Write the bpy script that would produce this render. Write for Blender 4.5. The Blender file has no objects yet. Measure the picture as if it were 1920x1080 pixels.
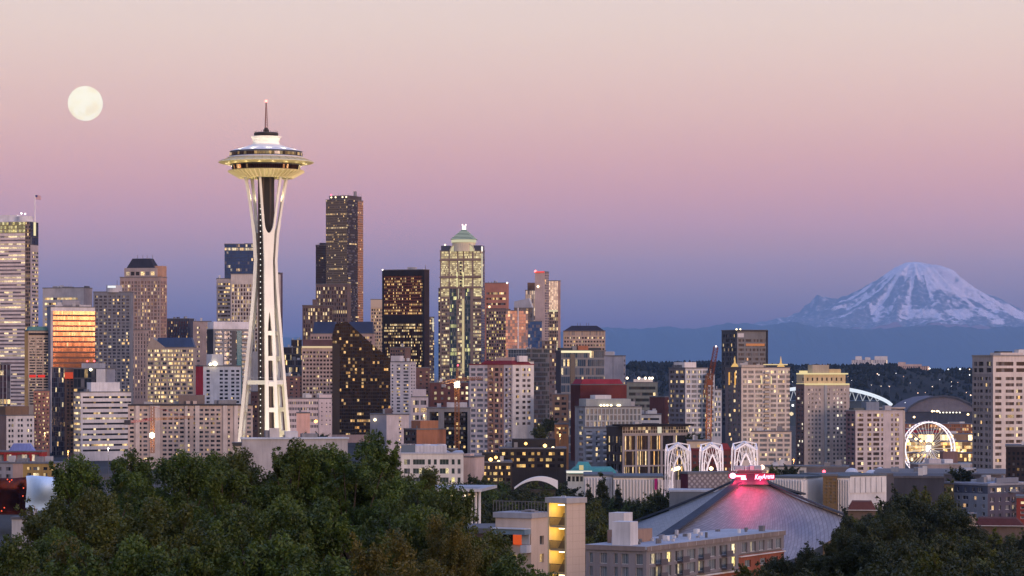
import bpy, math, random
import numpy as np
from mathutils import Vector, noise, Matrix
random.seed(7); rng = np.random.default_rng(7)
scene = bpy.context.scene
COL = scene.collection
R = math.radians

# ------------------------------------------------------------------ camera
F = 5300.0          # focal length in photo pixels (1920 wide)
HY = 696.0          # photo row of the horizon
HC = 62.0           # camera height over the ground at the foot of the tower
cd = bpy.data.cameras.new('camera'); cam = bpy.data.objects.new('camera', cd); COL.objects.link(cam)
cam.location = (0, 0, HC); cam.rotation_euler = (R(90), 0, 0)
cd.sensor_width = 36.0; cd.lens = F / 1920 * 36.0; cd.shift_y = (HY - 540) / 1920
cd.clip_start = 0.5; cd.clip_end = 1.0e6
scene.camera = cam
scene.view_settings.view_transform = 'Standard'; scene.view_settings.look = 'None'
scene.view_settings.exposure = 0.0; scene.view_settings.gamma = 1.0
scene.view_settings.use_curve_mapping = False
cy = scene.cycles
cy.max_bounces = 5; cy.diffuse_bounces = 2; cy.glossy_bounces = 3; cy.transmission_bounces = 2
cy.transparent_max_bounces = 8; cy.volume_bounces = 1; cy.use_denoising = True
cy.sample_clamp_indirect = 4.0; cy.use_adaptive_sampling = True; cy.adaptive_threshold = 0.015
cy.caustics_reflective = False; cy.caustics_refractive = False

def s2l(c):
    return tuple(((v / 255) / 12.92 if v / 255 <= .04045 else ((v / 255 + .055) / 1.055) ** 2.4) for v in c)

# ------------------------------------------------------------------ node helper
class NT:
    def __init__(s, nt): s.nt = nt; s.nt.nodes.clear()
    def n(s, t, **k):
        x = s.nt.nodes.new(t)
        for a, b in k.items(): setattr(x, a, b)
        return x
    def l(s, a, b): s.nt.links.new(a, b)
    def put(s, sock, v):
        if v is None: return
        if hasattr(v, 'is_output'): s.l(v, sock)
        else: sock.default_value = v
    def m(s, op, a, b=None, c=None, clamp=False):
        x = s.n('ShaderNodeMath', operation=op, use_clamp=clamp)
        for i, v in enumerate((a, b, c)): s.put(x.inputs[i], v)
        return x.outputs[0]
    def v(s, op, a, b=None):
        x = s.n('ShaderNodeVectorMath', operation=op); s.put(x.inputs[0], a); s.put(x.inputs[1], b)
        return x.outputs['Value' if op in ('DOT_PRODUCT', 'LENGTH') else 'Vector']
    def scale(s, a, f):
        x = s.n('ShaderNodeVectorMath', operation='SCALE'); s.put(x.inputs[0], a); s.put(x.inputs['Scale'], f); return x.outputs[0]
    def mix(s, f, a, b):
        x = s.n('ShaderNodeMix', data_type='RGBA'); s.put(x.inputs[0], f)
        for k, val in ((6, a), (7, b)):
            if isinstance(val, tuple): val = (*val[:3], 1)
            s.put(x.inputs[k], val)
        return x.outputs[2]
    def rng(s, v, a, b, c=0., d=1., smooth=False):
        x = s.n('ShaderNodeMapRange'); x.interpolation_type = 'SMOOTHSTEP' if smooth else 'LINEAR'
        s.put(x.inputs[0], v)
        for i, k in enumerate((a, b, c, d)): s.put(x.inputs[i + 1], k)
        return x.outputs[0]
    def xyz(s, x, y, z):
        c = s.n('ShaderNodeCombineXYZ')
        for i, k in enumerate((x, y, z)): s.put(c.inputs[i], k)
        return c.outputs[0]
    def ramp(s, f, stops):
        r = s.n('ShaderNodeValToRGB'); e = r.color_ramp.elements
        while len(e) > 1: e.remove(e[0])
        e[0].position = stops[0][0]; e[0].color = (*stops[0][1], 1)
        for p, c in stops[1:]:
            q = e.new(p); q.color = (*c, 1)
        s.put(r.inputs[0], f); return r.outputs[0]

# ------------------------------------------------------------------ sky
SUN_DIR = Vector((0.66, -0.75, 0.12)).normalized()      # towards the set sun, behind the viewer
w = bpy.data.worlds.new('World'); scene.world = w; w.use_nodes = True
g = NT(w.node_tree)
tc = g.n('ShaderNodeTexCoord'); d = tc.outputs['Generated']
sp = g.n('ShaderNodeSeparateXYZ'); g.l(d, sp.inputs[0]); z = sp.outputs[2]
def el(y): return max(0.0, (HY - y) / F)
E = [(700, (84, 106, 162)), (650, (92, 112, 166)), (610, (110, 120, 170)), (560, (126, 130, 174)), (480, (155, 143, 178)), (420, (176, 150, 180)),
     (360, (192, 157, 179)), (300, (203, 166, 180)), (220, (213, 180, 185)), (130, (220, 193, 193)), (60, (223, 201, 199)), (0, (224, 205, 204))]
HAZE_D, HAZE_I = 1.15e-5, (.160, .25, .545)
def through_air(y, c):      # the sky's own colour beyond the air that lies in front of it
    T = math.exp(-HAZE_D * min(109000, 4240 / max(el(y), .002)))
    return tuple(max(.01, (v - (1 - T) * i) / (T * .94)) for v, i in zip(s2l(c), HAZE_I))
stops = [(el(y) / .25, through_air(y, c)) for y, c in E] + [(1.0, (.62, .60, .60))]
east = g.ramp(g.m('DIVIDE', z, .25, clamp=True), stops)
west = g.ramp(g.m('DIVIDE', z, .5, clamp=True), [(0, (1.5, .56, .22)), (.06, (1.75, .78, .32)), (.18, (1.6, 1.02, .62)), (.45, (1.3, 1.1, 1.0)), (1, (.8, .86, 1.05))])
az = g.rng(g.v('DOT_PRODUCT', d, tuple(SUN_DIR)), -.25, .95, 0, 1, True)
low = g.mix(az, east, west)
sky = g.mix(g.rng(z, .22, .85, 0, 1, True), low, (.42, .57, 1.22))
nish = g.n('ShaderNodeTexSky', sky_type='NISHITA'); nish.sun_disc = False
nish.sun_elevation = R(2.0); nish.sun_rotation = math.atan2(SUN_DIR.x, SUN_DIR.y)
b1 = g.n('ShaderNodeBackground'); g.l(sky, b1.inputs[0]); b1.inputs[1].default_value = SKY_K = 0.94
b2 = g.n('ShaderNodeBackground'); g.l(nish.outputs[0], b2.inputs[0]); b2.inputs[1].default_value = 0.02
ad = g.n('ShaderNodeAddShader'); g.l(b1.outputs[0], ad.inputs[0]); g.l(b2.outputs[0], ad.inputs[1])
o = g.n('ShaderNodeOutputWorld'); g.l(ad.outputs[0], o.inputs[0])
# afterglow: one very soft, warm, low sun
sl = bpy.data.lights.new('sun', 'SUN'); sl.energy = 1.55; sl.angle = R(14); sl.color = (1.0, .66, .54)
so = bpy.data.objects.new('sun', sl); COL.objects.link(so)
so.rotation_euler = (-SUN_DIR).to_track_quat('-Z', 'Y').to_euler()

# ------------------------------------------------------------------ mesh helper
def P(px, py, D): return Vector(((px - 960) / F * D, D, HC + (HY - py) / F * D))
def tag(o, label=None, cat=None, group=None, kind=None):
    if label: o['label'] = label
    if cat: o['category'] = cat
    if group: o['group'] = group
    if kind: o['kind'] = kind
    return o
def empty(name, loc=(0, 0, 0), rz=0.0):
    o = bpy.data.objects.new(name, None); COL.objects.link(o); o.location = loc; o.rotation_euler = (0, 0, rz); return o
def inst(name, me, parent=None, loc=(0, 0, 0)):
    o = bpy.data.objects.new(name, me); COL.objects.link(o); o.location = loc; o.parent = parent; return o
class MB:
    def __init__(s): s.v = []; s.f = []; s.uv = {}
    def quad(s, a, b, c, d, uv=None):
        i = len(s.v); s.v += [tuple(a), tuple(b), tuple(c), tuple(d)]
        if uv: s.uv[len(s.f)] = uv
        s.f.append((i, i + 1, i + 2, i + 3)); return s
    def hexa(s, p):      # 8 points: bottom 4 ccw, top 4 ccw
        i = len(s.v); s.v += [tuple(q) for q in p]
        for f in ((3, 2, 1, 0), (4, 5, 6, 7), (0, 1, 5, 4), (1, 2, 6, 5), (2, 3, 7, 6), (3, 0, 4, 7)):
            s.f.append(tuple(i + k for k in f))
        return s
    def box(s, x0, x1, y0, y1, z0, z1):
        return s.hexa([(x0, y0, z0), (x1, y0, z0), (x1, y1, z0), (x0, y1, z0), (x0, y0, z1), (x1, y0, z1), (x1, y1, z1), (x0, y1, z1)])
    def frustum(s, r0, r1, z0, z1):  # rects (x0,x1,y0,y1)
        a, b = r0, r1
        return s.hexa([(a[0], a[2], z0), (a[1], a[2], z0), (a[1], a[3], z0), (a[0], a[3], z0), (b[0], b[2], z1), (b[1], b[2], z1), (b[1], b[3], z1), (b[0], b[3], z1)])
    def beam(s, p, q, w, h=None):
        p, q = Vector(p), Vector(q); h = h or w; d = (q - p).normalized()
        u = d.cross(Vector((0, 0, 1))); u = u.normalized() if u.length > 1e-4 else Vector((1, 0, 0))
        n = u.cross(d); u *= w / 2; n *= h / 2
        return s.hexa([p - u - n, p + u - n, p + u + n, p - u + n, q - u - n, q + u - n, q + u + n, q - u + n])
    def lathe(s, prof, n=48, c=(0, 0), cap=True):
        i0 = len(s.v)
        for r, zz in prof:
            for k in range(n):
                a = 2 * math.pi * k / n; s.v.append((c[0] + r * math.cos(a), c[1] + r * math.sin(a), zz))
        for j in range(len(prof) - 1):
            for k in range(n):
                k2 = (k + 1) % n; a = i0 + j * n; b = a + n
                s.f.append((a + k, a + k2, b + k2, b + k))
        if cap:
            s.f.append(tuple(i0 + k for k in range(n))[::-1]); e = i0 + (len(prof) - 1) * n; s.f.append(tuple(e + k for k in range(n)))
        return s
    def tube(s, pts, r, n=6):
        pts = [Vector(p) for p in pts]; i0 = len(s.v); rr = r if isinstance(r, (list, tuple)) else [r] * len(pts)
        for j, p in enumerate(pts):
            d = (pts[min(j + 1, len(pts) - 1)] - pts[max(j - 1, 0)]).normalized()
            u = d.cross(Vector((0, 0, 1))); u = u.normalized() if u.length > 1e-3 else Vector((1, 0, 0)); q = u.cross(d)
            for k in range(n):
                a = 2 * math.pi * k / n; s.v.append(tuple(p + (u * math.cos(a) + q * math.sin(a)) * rr[j]))
        for j in range(len(pts) - 1):
            for k in range(n):
                a = i0 + j * n; b = a + n; k2 = (k + 1) % n; s.f.append((a + k, a + k2, b + k2, b + k))
        s.f.append(tuple(i0 + k for k in range(n))[::-1]); e = i0 + (len(pts) - 1) * n; s.f.append(tuple(e + k for k in range(n)))
        return s
    def mesh(s, name, mat=None, smooth=False):
        me = bpy.data.meshes.new(name); me.from_pydata(s.v, [], s.f)
        if s.uv:
            u = me.uv_layers.new(name='UVMap')
            for fi, uvs in s.uv.items():
                for li, c in zip(me.polygons[fi].loop_indices, uvs): u.data[li].uv = c
        if mat: me.materials.append(mat)
        if smooth: me.shade_smooth()
        return me
    def build(s, name, mat=None, parent=None, loc=(0, 0, 0), smooth=False):
        return inst(name, s.mesh(name, mat, smooth), parent, loc)

# ------------------------------------------------------------------ materials
MATS = {}
def wall(c, rough=.85, var=.18, metal=0.0, scale=.12, streak=True):
    """painted / stone / concrete surface with weathering"""
    key = ('w', c, rough, var, metal, scale)
    if key in MATS: return MATS[key]
    m = bpy.data.materials.new('surface_%d' % len(MATS)); m.use_nodes = True; g = NT(m.node_tree)
    tc = g.n('ShaderNodeTexCoord'); ob = tc.outputs['Object']
    n1 = g.n('ShaderNodeTexNoise'); n1.inputs['Scale'].default_value = scale; n1.inputs['Detail'].default_value = 5; g.l(ob, n1.inputs['Vector'])
    n2 = g.n('ShaderNodeTexNoise'); n2.inputs['Scale'].default_value = 1.1; n2.inputs['Detail'].default_value = 3
    g.l(g.v('MULTIPLY', ob, (1, 1, .12)), n2.inputs['Vector'])
    k = g.m('ADD', g.m('MULTIPLY', n1.outputs[0], .6), g.m('MULTIPLY', n2.outputs[0], .4))
    col = g.mix(g.rng(k, .35, .65), tuple(x * (1 - var) for x in c), tuple(min(.95, x * (1 + var)) for x in c))
    b = g.n('ShaderNodeBsdfPrincipled'); g.l(col, b.inputs['Base Color']); b.inputs['Roughness'].default_value = rough; b.inputs['Metallic'].default_value = metal; b.inputs['Specular IOR Level'].default_value = .08 if rough > .7 else .4
    o = g.n('ShaderNodeOutputMaterial'); g.l(b.outputs[0], o.inputs[0]); MATS[key] = m; return m
def glow(c, s, name='lamp'):  # emission for lamps; also stands in for floodlight on parts that are no lamps
    key = ('g', c, s)
    if key in MATS: return MATS[key]
    m = bpy.data.materials.new(name); m.use_nodes = True; g = NT(m.node_tree)
    e = g.n('ShaderNodeEmission'); e.inputs[0].default_value = (*c, 1); e.inputs[1].default_value = s
    o = g.n('ShaderNodeOutputMaterial'); g.l(e.outputs[0], o.inputs[0]); m.cycles.emission_sampling = 'NONE'; MATS[key] = m; return m
WARM, PALE, COOL = (1.0, .58, .20), (1.0, .80, .46), (.95, .95, .85)
def win(tint=(.02, .025, .035), p=.18, prow=.0, S=1.0, mu=0., mv=0., mcol=(.06, .06, .07), refl=.0, blind=.25, c0=WARM, c1=PALE, rough=.1, wob=.03, nsub=1):
    """window glass: panes are UV cells; some have the lamps on behind them, some blinds drawn"""
    key = ('win', tint, p, prow, S, mu, mv, mcol, refl, blind, c0, c1, rough, wob, nsub)
    if key in MATS: return MATS[key]
    m = bpy.data.materials.new('window_glass_%d' % len(MATS)); m.use_nodes = True; g = NT(m.node_tree)
    uv = g.n('ShaderNodeUVMap').outputs[0]; cell = g.v('FLOOR', uv); fr = g.v('FRACTION', uv)
    oi = g.n('ShaderNodeObjectInfo'); seed = g.m('MULTIPLY_ADD', oi.outputs['Random'], 913.7, len(MATS) * 3.17)
    cs = g.n('ShaderNodeSeparateXYZ'); g.l(cell, cs.inputs[0]); fs = g.n('ShaderNodeSeparateXYZ'); g.l(fr, fs.inputs[0])
    wn = g.n('ShaderNodeTexWhiteNoise', noise_dimensions='3D'); g.l(g.xyz(cs.outputs[0], cs.outputs[1], seed), wn.inputs[0])
    wr = g.n('ShaderNodeTexWhiteNoise', noise_dimensions='3D'); g.l(g.xyz(77.3, cs.outputs[1], seed), wr.inputs[0])
    wc = g.n('ShaderNodeSeparateColor'); g.l(wn.outputs['Color'], wc.inputs[0])
    p = p if p > .9 else p * .72
    thr = g.m('MULTIPLY_ADD', g.m('LESS_THAN', wr.outputs[0], prow), max(.8, p) - p, p)
    if p < .9:      # lamps come in runs along a floor
        cl = g.n('ShaderNodeTexNoise'); cl.inputs['Scale'].default_value = 1.0; cl.inputs['Detail'].default_value = 1; g.l(g.xyz(g.m('MULTIPLY', cs.outputs[0], .23), g.m('MULTIPLY', cs.outputs[1], 1.9), seed), cl.inputs['Vector'])
        thr = g.m('MULTIPLY', thr, g.rng(cl.outputs[0], .36, .62, .12, 2.1))
    lit = g.m('LESS_THAN', wn.outputs[0], thr)
    nz = g.n('ShaderNodeTexNoise'); nz.inputs['Scale'].default_value = 1.0; nz.inputs['Detail'].default_value = 2
    g.l(g.v('ADD', g.v('MULTIPLY', uv, (4.1, 3.3, 1)), g.xyz(seed, 0., 0.)), nz.inputs['Vector'])
    room = g.rng(nz.outputs[0], .3, .7, .15, 1.35)
    st = g.m('MULTIPLY', g.m('MULTIPLY', lit, g.m('MULTIPLY_ADD', g.m('POWER', wc.outputs[1], 1.6), 1.5, .28)), g.m('MULTIPLY', room, S))
    ec = g.mix(wc.outputs[2], c0, c1)
    blv = g.m('GREATER_THAN', wc.outputs[0], 1 - blind)
    base = g.mix(g.m('MULTIPLY', blv, .75), tint, (.17, .18, .205))  # blinds are tinted bluish to stand in for sky reflected in the panes
    base = g.mix(g.rng(wc.outputs[1], 0, 1, 0, .3), base, (.0, .0, .0))
    mull = g.m('MAXIMUM', g.m('LESS_THAN', fs.outputs[0], mu), g.m('LESS_THAN', fs.outputs[1], mv))
    if nsub > 1:
        mull = g.m('MAXIMUM', mull, g.m('LESS_THAN', g.m('FRACT', g.m('MULTIPLY', fs.outputs[0], float(nsub))), mu * nsub * .6))
    base = g.mix(mull, base, mcol)
    geo = g.n('ShaderNodeNewGeometry')
    nrm = g.v('NORMALIZE', g.v('ADD', geo.outputs['Normal'], g.scale(g.v('SUBTRACT', wn.outputs['Color'], (.5, .5, .5)), wob)))
    b = g.n('ShaderNodeBsdfPrincipled'); g.l(base, b.inputs['Base Color']); g.l(nrm, b.inputs['Normal'])
    g.l(g.rng(mull, 0, 1, rough, .6), b.inputs['Roughness'])
    g.l(g.m('MULTIPLY', g.m('SUBTRACT', 1., mull), g.m('MULTIPLY', g.m('SUBTRACT', 1., g.m('MULTIPLY', blv, .6)), refl)), b.inputs['Metallic'])
    b.inputs['Specular IOR Level'].default_value = .3
    g.l(ec, b.inputs['Emission Color']); g.l(g.m('MULTIPLY', st, g.m('SUBTRACT', 1., mull)), b.inputs['Emission Strength'])
    o = g.n('ShaderNodeOutputMaterial'); g.l(b.outputs[0], o.inputs[0]); m.cycles.emission_sampling = 'NONE'; MATS[key] = m; return m

# ------------------------------------------------------------------ ground
def ss(a, b, x): t = min(1, max(0, (x - a) / (b - a))); return t * t * (3 - 2 * t)
GP = [(-3000, 40), (-60, 60), (6, 60), (40, 47), (120, 39), (360, 26), (590, 5), (935, -9), (1150, -5), (1280, 0), (3300, 0), (3900, -38), (1e6, -38)]
def ground(X, D):
    for (a, za), (b, zb) in zip(GP, GP[1:]):
        if a <= D <= b: zz = za + (zb - za) * (D - a) / (b - a); break
    else: zz = 40
    if D > 1300:
        px = 960 + F * X / D; k = ss(1480, 1660, px) * ss(1400, 2400, D); zz = zz * (1 - k) - 38 * k
    return zz
def make_ground():
    ys = [-2900, -1500, -500, -60, 0, 6, 20, 40, 80, 120, 240, 360, 480, 590, 760, 935, 1150, 1280, 1400, 1550, 1700, 1900, 2150, 2400, 2700, 3000, 3300, 3600, 3900, 4800, 8000, 15000, 30000, 60000, 108000]
    m = MB(); nx = 41
    for D in ys:
        half = max(700, abs(D) * .24)
        for i in range(nx):
            X = (i / (nx - 1) * 2 - 1) * half; m.v.append((X, D, ground(X, D)))
    for j in range(len(ys) - 1):
        for i in range(nx - 1):
            a = j * nx + i; m.f.append((a, a + 1, a + nx + 1, a + nx))
    o = m.build('ground', wall((.045, .046, .048), scale=.02, var=.35), smooth=True); tag(o, kind='structure')
make_ground()

# ------------------------------------------------------------------ generic building
class Bldg:
    def __init__(s, name, label, x0, x1, yt, D, side=0, wallc=(.3, .28, .27), alpha=24, depth=30., cat='building', group=None, base=None, roofc=(.13, .13, .14), roof=True, abs_a=None, maxw=100, body=True):
        xc = x1 - side if side > 0 else x0 - side if side < 0 else x0
        s.sd = 1 if side > 0 else -1
        ray = math.atan((xc - 960) / F); a = R(alpha if side else 0) * 1.0
        C = Vector(((xc - 960) / F * D, D))
        if side > 0:
            al = (a + ray) if abs_a is None else R(abs_a); ux = Vector((math.cos(al), -math.sin(al))); e1 = -ux
        else:
            al = (a - ray) if abs_a is None else R(abs_a); ux = Vector((math.cos(al), math.sin(al))); e1 = ux
        uy = Vector((-ux.y, ux.x))
        def solve(e, px):
            k = (px - 960) / F; return (k * C.y - C.x) / (e.x - k * e.y)
        s.w = solve(e1, x0 if side > 0 else x1)
        s.d = solve(uy, x1 if side > 0 else x0) if side else depth
        P0 = C + e1 * s.w if side > 0 else C
        s.ux, s.uy, s.P0, s.D = ux, uy, P0, D
        gz = ground(C.x, D) - 1 if base is None else base
        s.gz = gz; s.h = P(xc, yt, D).z - gz
        ctr = P0 + ux * s.w / 2 + uy * s.d / 2
        s.o = empty(name, (ctr.x, ctr.y, gz), math.atan2(ux.y, ux.x)); tag(s.o, label, cat, group)
        s.off = Vector((-s.w / 2, -s.d / 2, 0))
        s.wall = wallc if not isinstance(wallc, tuple) else wall(wallc)
        s.nw = 0; s.nb = 0; s.maxw = maxw; s.rest = MB(); s.rest_mat = None; s.cache = {}; s.ins = .5; s.faces = set(); s.body_on = body; s.roofm = wall(roofc); s.roof_on = roof; s.seed = 0
    def x(s, px):     # local x on the front face
        k = (px - 960) / F; return (k * s.P0.y - s.P0.x) / (s.ux.x - k * s.ux.y)
    def y(s, px):     # local y on the visible side face
        Q = s.P0 + s.ux * s.w if s.sd > 0 else s.P0
        k = (px - 960) / F; return (k * Q.y - Q.x) / (s.uy.x - k * s.uy.y)
    def z(s, py): return HC + (HY - py) / F * s.D - s.gz
    def pt(s, face, u, zz, out=0.):
        if face == 'f': v = (u, -out, zz)
        elif face == 'r': v = (s.w + out, u, zz)
        else: v = (-out, s.d - u, zz)
        return (v[0] + s.off.x, v[1] + s.off.y, v[2])
    def L(s, face): return s.w if face == 'f' else s.d
    def u(s, face, px): return s.x(px) if face == 'f' else s.y(px) if face == 'r' else s.d - s.y(px)
    def sheet(s, face, pat, ya, yb, n, vf=.55, wm=None, mat=None, u0=None, u1=None, z0=None, z1=None, rec=.35, out=0., name='facade', wname='window', ucell=None, balm=None, vo=.5, skip=None):
        """wall sheet with real openings.  pat: one char per unit, o=opening, b=opening with balcony, anything else=wall"""
        s.faces.add(face); L = s.L(face); s.ins = max(s.ins, rec - out + .15)
        u0 = 0. if u0 is None else u0; u1 = L if u1 is None else u1
        z0 = 0. if z0 is None else z0; z1 = s.h if z1 is None else z1
        za, zb = s.z(ya), s.z(yb); un = (u1 - u0) / len(pat); cols = []; i = 0
        while i < len(pat):
            if pat[i] in 'ob':
                j = i
                while j < len(pat) and pat[j] == pat[i]: j += 1
                cols.append((u0 + un * i, u0 + un * j, pat[i], max(1, round((j - i) * (1 if ucell is None else ucell)))));  i = j
            else: i += 1
        pitch = (za - zb) / n
        rows = [(za - pitch * (k + 1) + pitch * (1 - vf) * vo, za - pitch * (k + 1) + pitch * (1 - vf) * vo + pitch * vf) for k in range(n)]
        rows = [(max(a, z0 + .1), min(b, z1 - .1)) for a, b in rows]
        rows = [r for r in rows if r[1] - r[0] > .3]
        us = sorted({round(v, 4) for c in cols for v in c[:2]} | {round(u0, 4), round(u1, 4)})
        zs = sorted({round(v, 4) for r in rows for v in r} | {round(z0, 4), round(z1, 4)})
        cu = {(round(c[0], 4)): c for c in cols}; rz = {(round(r[0], 4)): (r, k) for k, r in enumerate(rows)}
        m = MB(); ids = {}
        def vid(i, j):
            if (i, j) not in ids: ids[(i, j)] = len(m.v); m.v.append(s.pt(face, us[i], zs[j], out))
            return ids[(i, j)]
        bal = []
        for i in range(len(us) - 1):
            for j in range(len(zs) - 1):
                if us[i] in cu and zs[j] in rz and not (skip and skip(cols.index(cu[us[i]]), rz[zs[j]][1])):
                    a, b, ch, npan = cu[us[i]]; (c, d_), k = rz[zs[j]]
                    q = [vid(i, j), vid(i + 1, j), vid(i + 1, j + 1), vid(i, j + 1)]; i0 = len(m.v)
                    for (uu, zz) in ((a, c), (b, c), (b, d_), (a, d_)): m.v.append(s.pt(face, uu, zz, out - rec))
                    for t in range(4): m.f.append((q[t], q[(t + 1) % 4], i0 + (t + 1) % 4, i0 + t))
                    s.window(face, a, b, c, d_, out - rec + .002, wm, npan, wname, (cols.index(cu[us[i]]) * 7, k))
                    if ch == 'b': bal.append((a, b, c))
                else: m.f.append((vid(i, j), vid(i + 1, j), vid(i + 1, j + 1), vid(i, j + 1)))
        m.build(name, mat or s.wall, s.o)
        for a, b, c in bal: s.balcony(face, a, b, c, balm)
        return s
    def window(s, face, a, b, c, d_, out, wm, npan=1, wname='window', cell=(0, 0)):
        s.nw += 1
        if s.nw > s.maxw:
            s.rest.quad(s.pt(face, a, c, out), s.pt(face, b, c, out), s.pt(face, b, d_, out), s.pt(face, a, d_, out),
                        [(cell[0], cell[1]), (cell[0] + npan - .002, cell[1]), (cell[0] + npan - .002, cell[1] + .998), (cell[0], cell[1] + .998)])
            s.rest_mat = s.rest_mat or wm; return
        key = (face, round(b - a, 2), round(d_ - c, 2), npan, wm.name)
        if key not in s.cache:
            o0 = Vector(s.pt(face, 0, 0)); q = [Vector(s.pt(face, uu, zz)) - o0 for uu, zz in ((0, 0), (b - a, 0), (b - a, d_ - c), (0, d_ - c))]
            s.cache[key] = MB().quad(*q, [(0, 0), (npan - .002, 0), (npan - .002, .998), (0, .998)]).mesh(wname, wm)
        inst(wname, s.cache[key], s.o, s.pt(face, a, c, out))
    def balcony(s, face, a, b, c, mat=None, dep=1.4):
        s.nb += 1
        if s.nb > 60: return
        key = ('bal', face, round(b - a, 2))
        if key not in s.cache:
            m = MB(); o0 = Vector(s.pt(face, 0, 0))
            def bx(u0, u1, z0, z1, q0, q1):
                p = [Vector(s.pt(face, u, zz, q)) - o0 for zz in (z0, z1) for u, q in ((u0, q1), (u1, q1), (u1, q0), (u0, q0))]; m.hexa(p)
            e = .15; bx(-e, b - a + e, -.25, 0, 0.02, dep); bx(-e, b - a + e, .003, 1.0, dep - .08, dep - .004)
            s.cache[key] = m.mesh('balcony', mat or s.wall)
        inst('balcony', s.cache[key], s.o, s.pt(face, a, c, 0))
    def curtain(s, face, nx, ny, wm, ya=None, yb=None, u0=None, u1=None, out=0., name='glass_wall'):
        s.faces.add(face); L = s.L(face); u0 = 0. if u0 is None else u0; u1 = L if u1 is None else u1; s.ins = max(s.ins, .15 - out)
        za = s.h if ya is None else s.z(ya); zb = 0. if yb is None else s.z(yb); s.seed += 17
        MB().quad(s.pt(face, u0, zb, out), s.pt(face, u1, zb, out), s.pt(face, u1, za, out), s.pt(face, u0, za, out),
                  [(s.seed, 0), (s.seed + nx, 0), (s.seed + nx, ny), (s.seed, ny)]).build(name, wm, s.o)
        return s
    def plain(s, face, mat=None, ya=None, yb=None, u0=None, u1=None, out=0., name='facade'):
        s.faces.add(face); L = s.L(face); u0 = 0. if u0 is None else u0; u1 = L if u1 is None else u1
        za = s.h if ya is None else s.z(ya); zb = 0. if yb is None else s.z(yb)
        MB().quad(s.pt(face, u0, zb, out), s.pt(face, u1, zb, out), s.pt(face, u1, za, out), s.pt(face, u0, za, out)).build(name, mat or s.wall, s.o); return s
    def slab(s, face, u0, u1, ya, yb, o0, o1, mat, name):
        """box standing proud of a face"""
        za, zb = s.z(ya), s.z(yb)
        p = [s.pt(face, u, zz, q) for zz in (zb, za) for u, q in ((u0, o1), (u1, o1), (u1, o0), (u0, o0))]
        MB().hexa(p).build(name, mat, s.o); return s
    def block(s, px0, px1, yt, yb=None, f0=.15, f1=.7, mat=None, name='penthouse', top=None, clamp=True):
        """a box on the roof; f0,f1 = front and back as fractions of the depth; top=(inset) makes a hipped form"""
        zt = s.z(yt); zb = s.h if yb is None else s.z(yb); a, b = s.x(px0), s.x(px1)
        if clamp: a = min(max(a, .0), s.w - 1); b = max(min(b, s.w), a + 1)
        r = (a + s.off.x, b + s.off.x, f0 * s.d + s.off.y, f1 * s.d + s.off.y)
        m = MB()
        if top: m.frustum(r, (r[0] + top * (b - a), r[1] - top * (b - a), r[2] + top * (r[3] - r[2]), r[3] - top * (r[3] - r[2])), zb, zt)
        else: m.box(*r, zb, zt)
        m.build(name, mat or s.wall, s.o); return s
    def cyl(s, px, py_t, py_b, rpx, fy=.4, mat=None, name='tank', n=20):
        c = (s.x(px) + s.off.x, fy * s.d + s.off.y); r = rpx / F * s.D
        MB().lathe([(r, s.z(py_b)), (r, s.z(py_t))], n, c).build(name, mat or s.wall, s.o, smooth=False); return s
    def mast(s, px, yt, fy=.4, r=.25, mat=None, name='antenna'):
        c = Vector((s.x(px) + s.off.x, fy * s.d + s.off.y, 0)); MB().tube([c + Vector((0, 0, s.h)), c + Vector((0, 0, s.z(yt)))], [r, r * .5], 6).build(name, mat or wall((.12, .11, .12)), s.o); return s
    def lamp(s, px, py, fy=0., r=.6, c=(1, .2, .2), S=4, name='lamp'):
        MB().lathe([(.01, -r), (r * .8, -r * .5), (r, 0), (r * .8, r * .5), (.01, r)], 10).build(name, glow(c, S), s.o, (s.x(px) + s.off.x, fy * s.d + s.off.y, s.z(py))); return s
    def done(s, clutter=0):
        i = s.ins; x0 = i if 'l' in s.faces else .0; x1 = s.w - (i if 'r' in s.faces else 0.); y0 = i if 'f' in s.faces else 0.
        if s.body_on: MB().box(x0 + s.off.x, x1 + s.off.x, y0 + s.off.y, s.d + s.off.y, -4, s.h - .06).build('body', s.wall, s.o)
        if s.roof_on: MB().box(-.25 + s.off.x, s.w + .25 + s.off.x, -.25 + s.off.y, s.d + .1 + s.off.y, s.h + .003, s.h + .7).build('roof', s.roofm, s.o)
        for k in range(clutter):
            a = random.uniform(.08, .8) * s.w; b = random.uniform(.1, .7) * s.d; q = random.uniform(.05, .16) * s.w; hh = random.uniform(1.2, 3.2)
            MB().box(a + s.off.x, a + q + s.off.x, b + s.off.y, b + q + s.off.y, s.h + .7, s.h + .7 + hh).build('roof_unit', wall(random.choice(((.35, .35, .36), (.2, .2, .21), (.5, .5, .5)))), s.o)
        if s.rest.f: tag(s.rest.build('window', s.rest_mat, s.o), kind='stuff')
        return s
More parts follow.
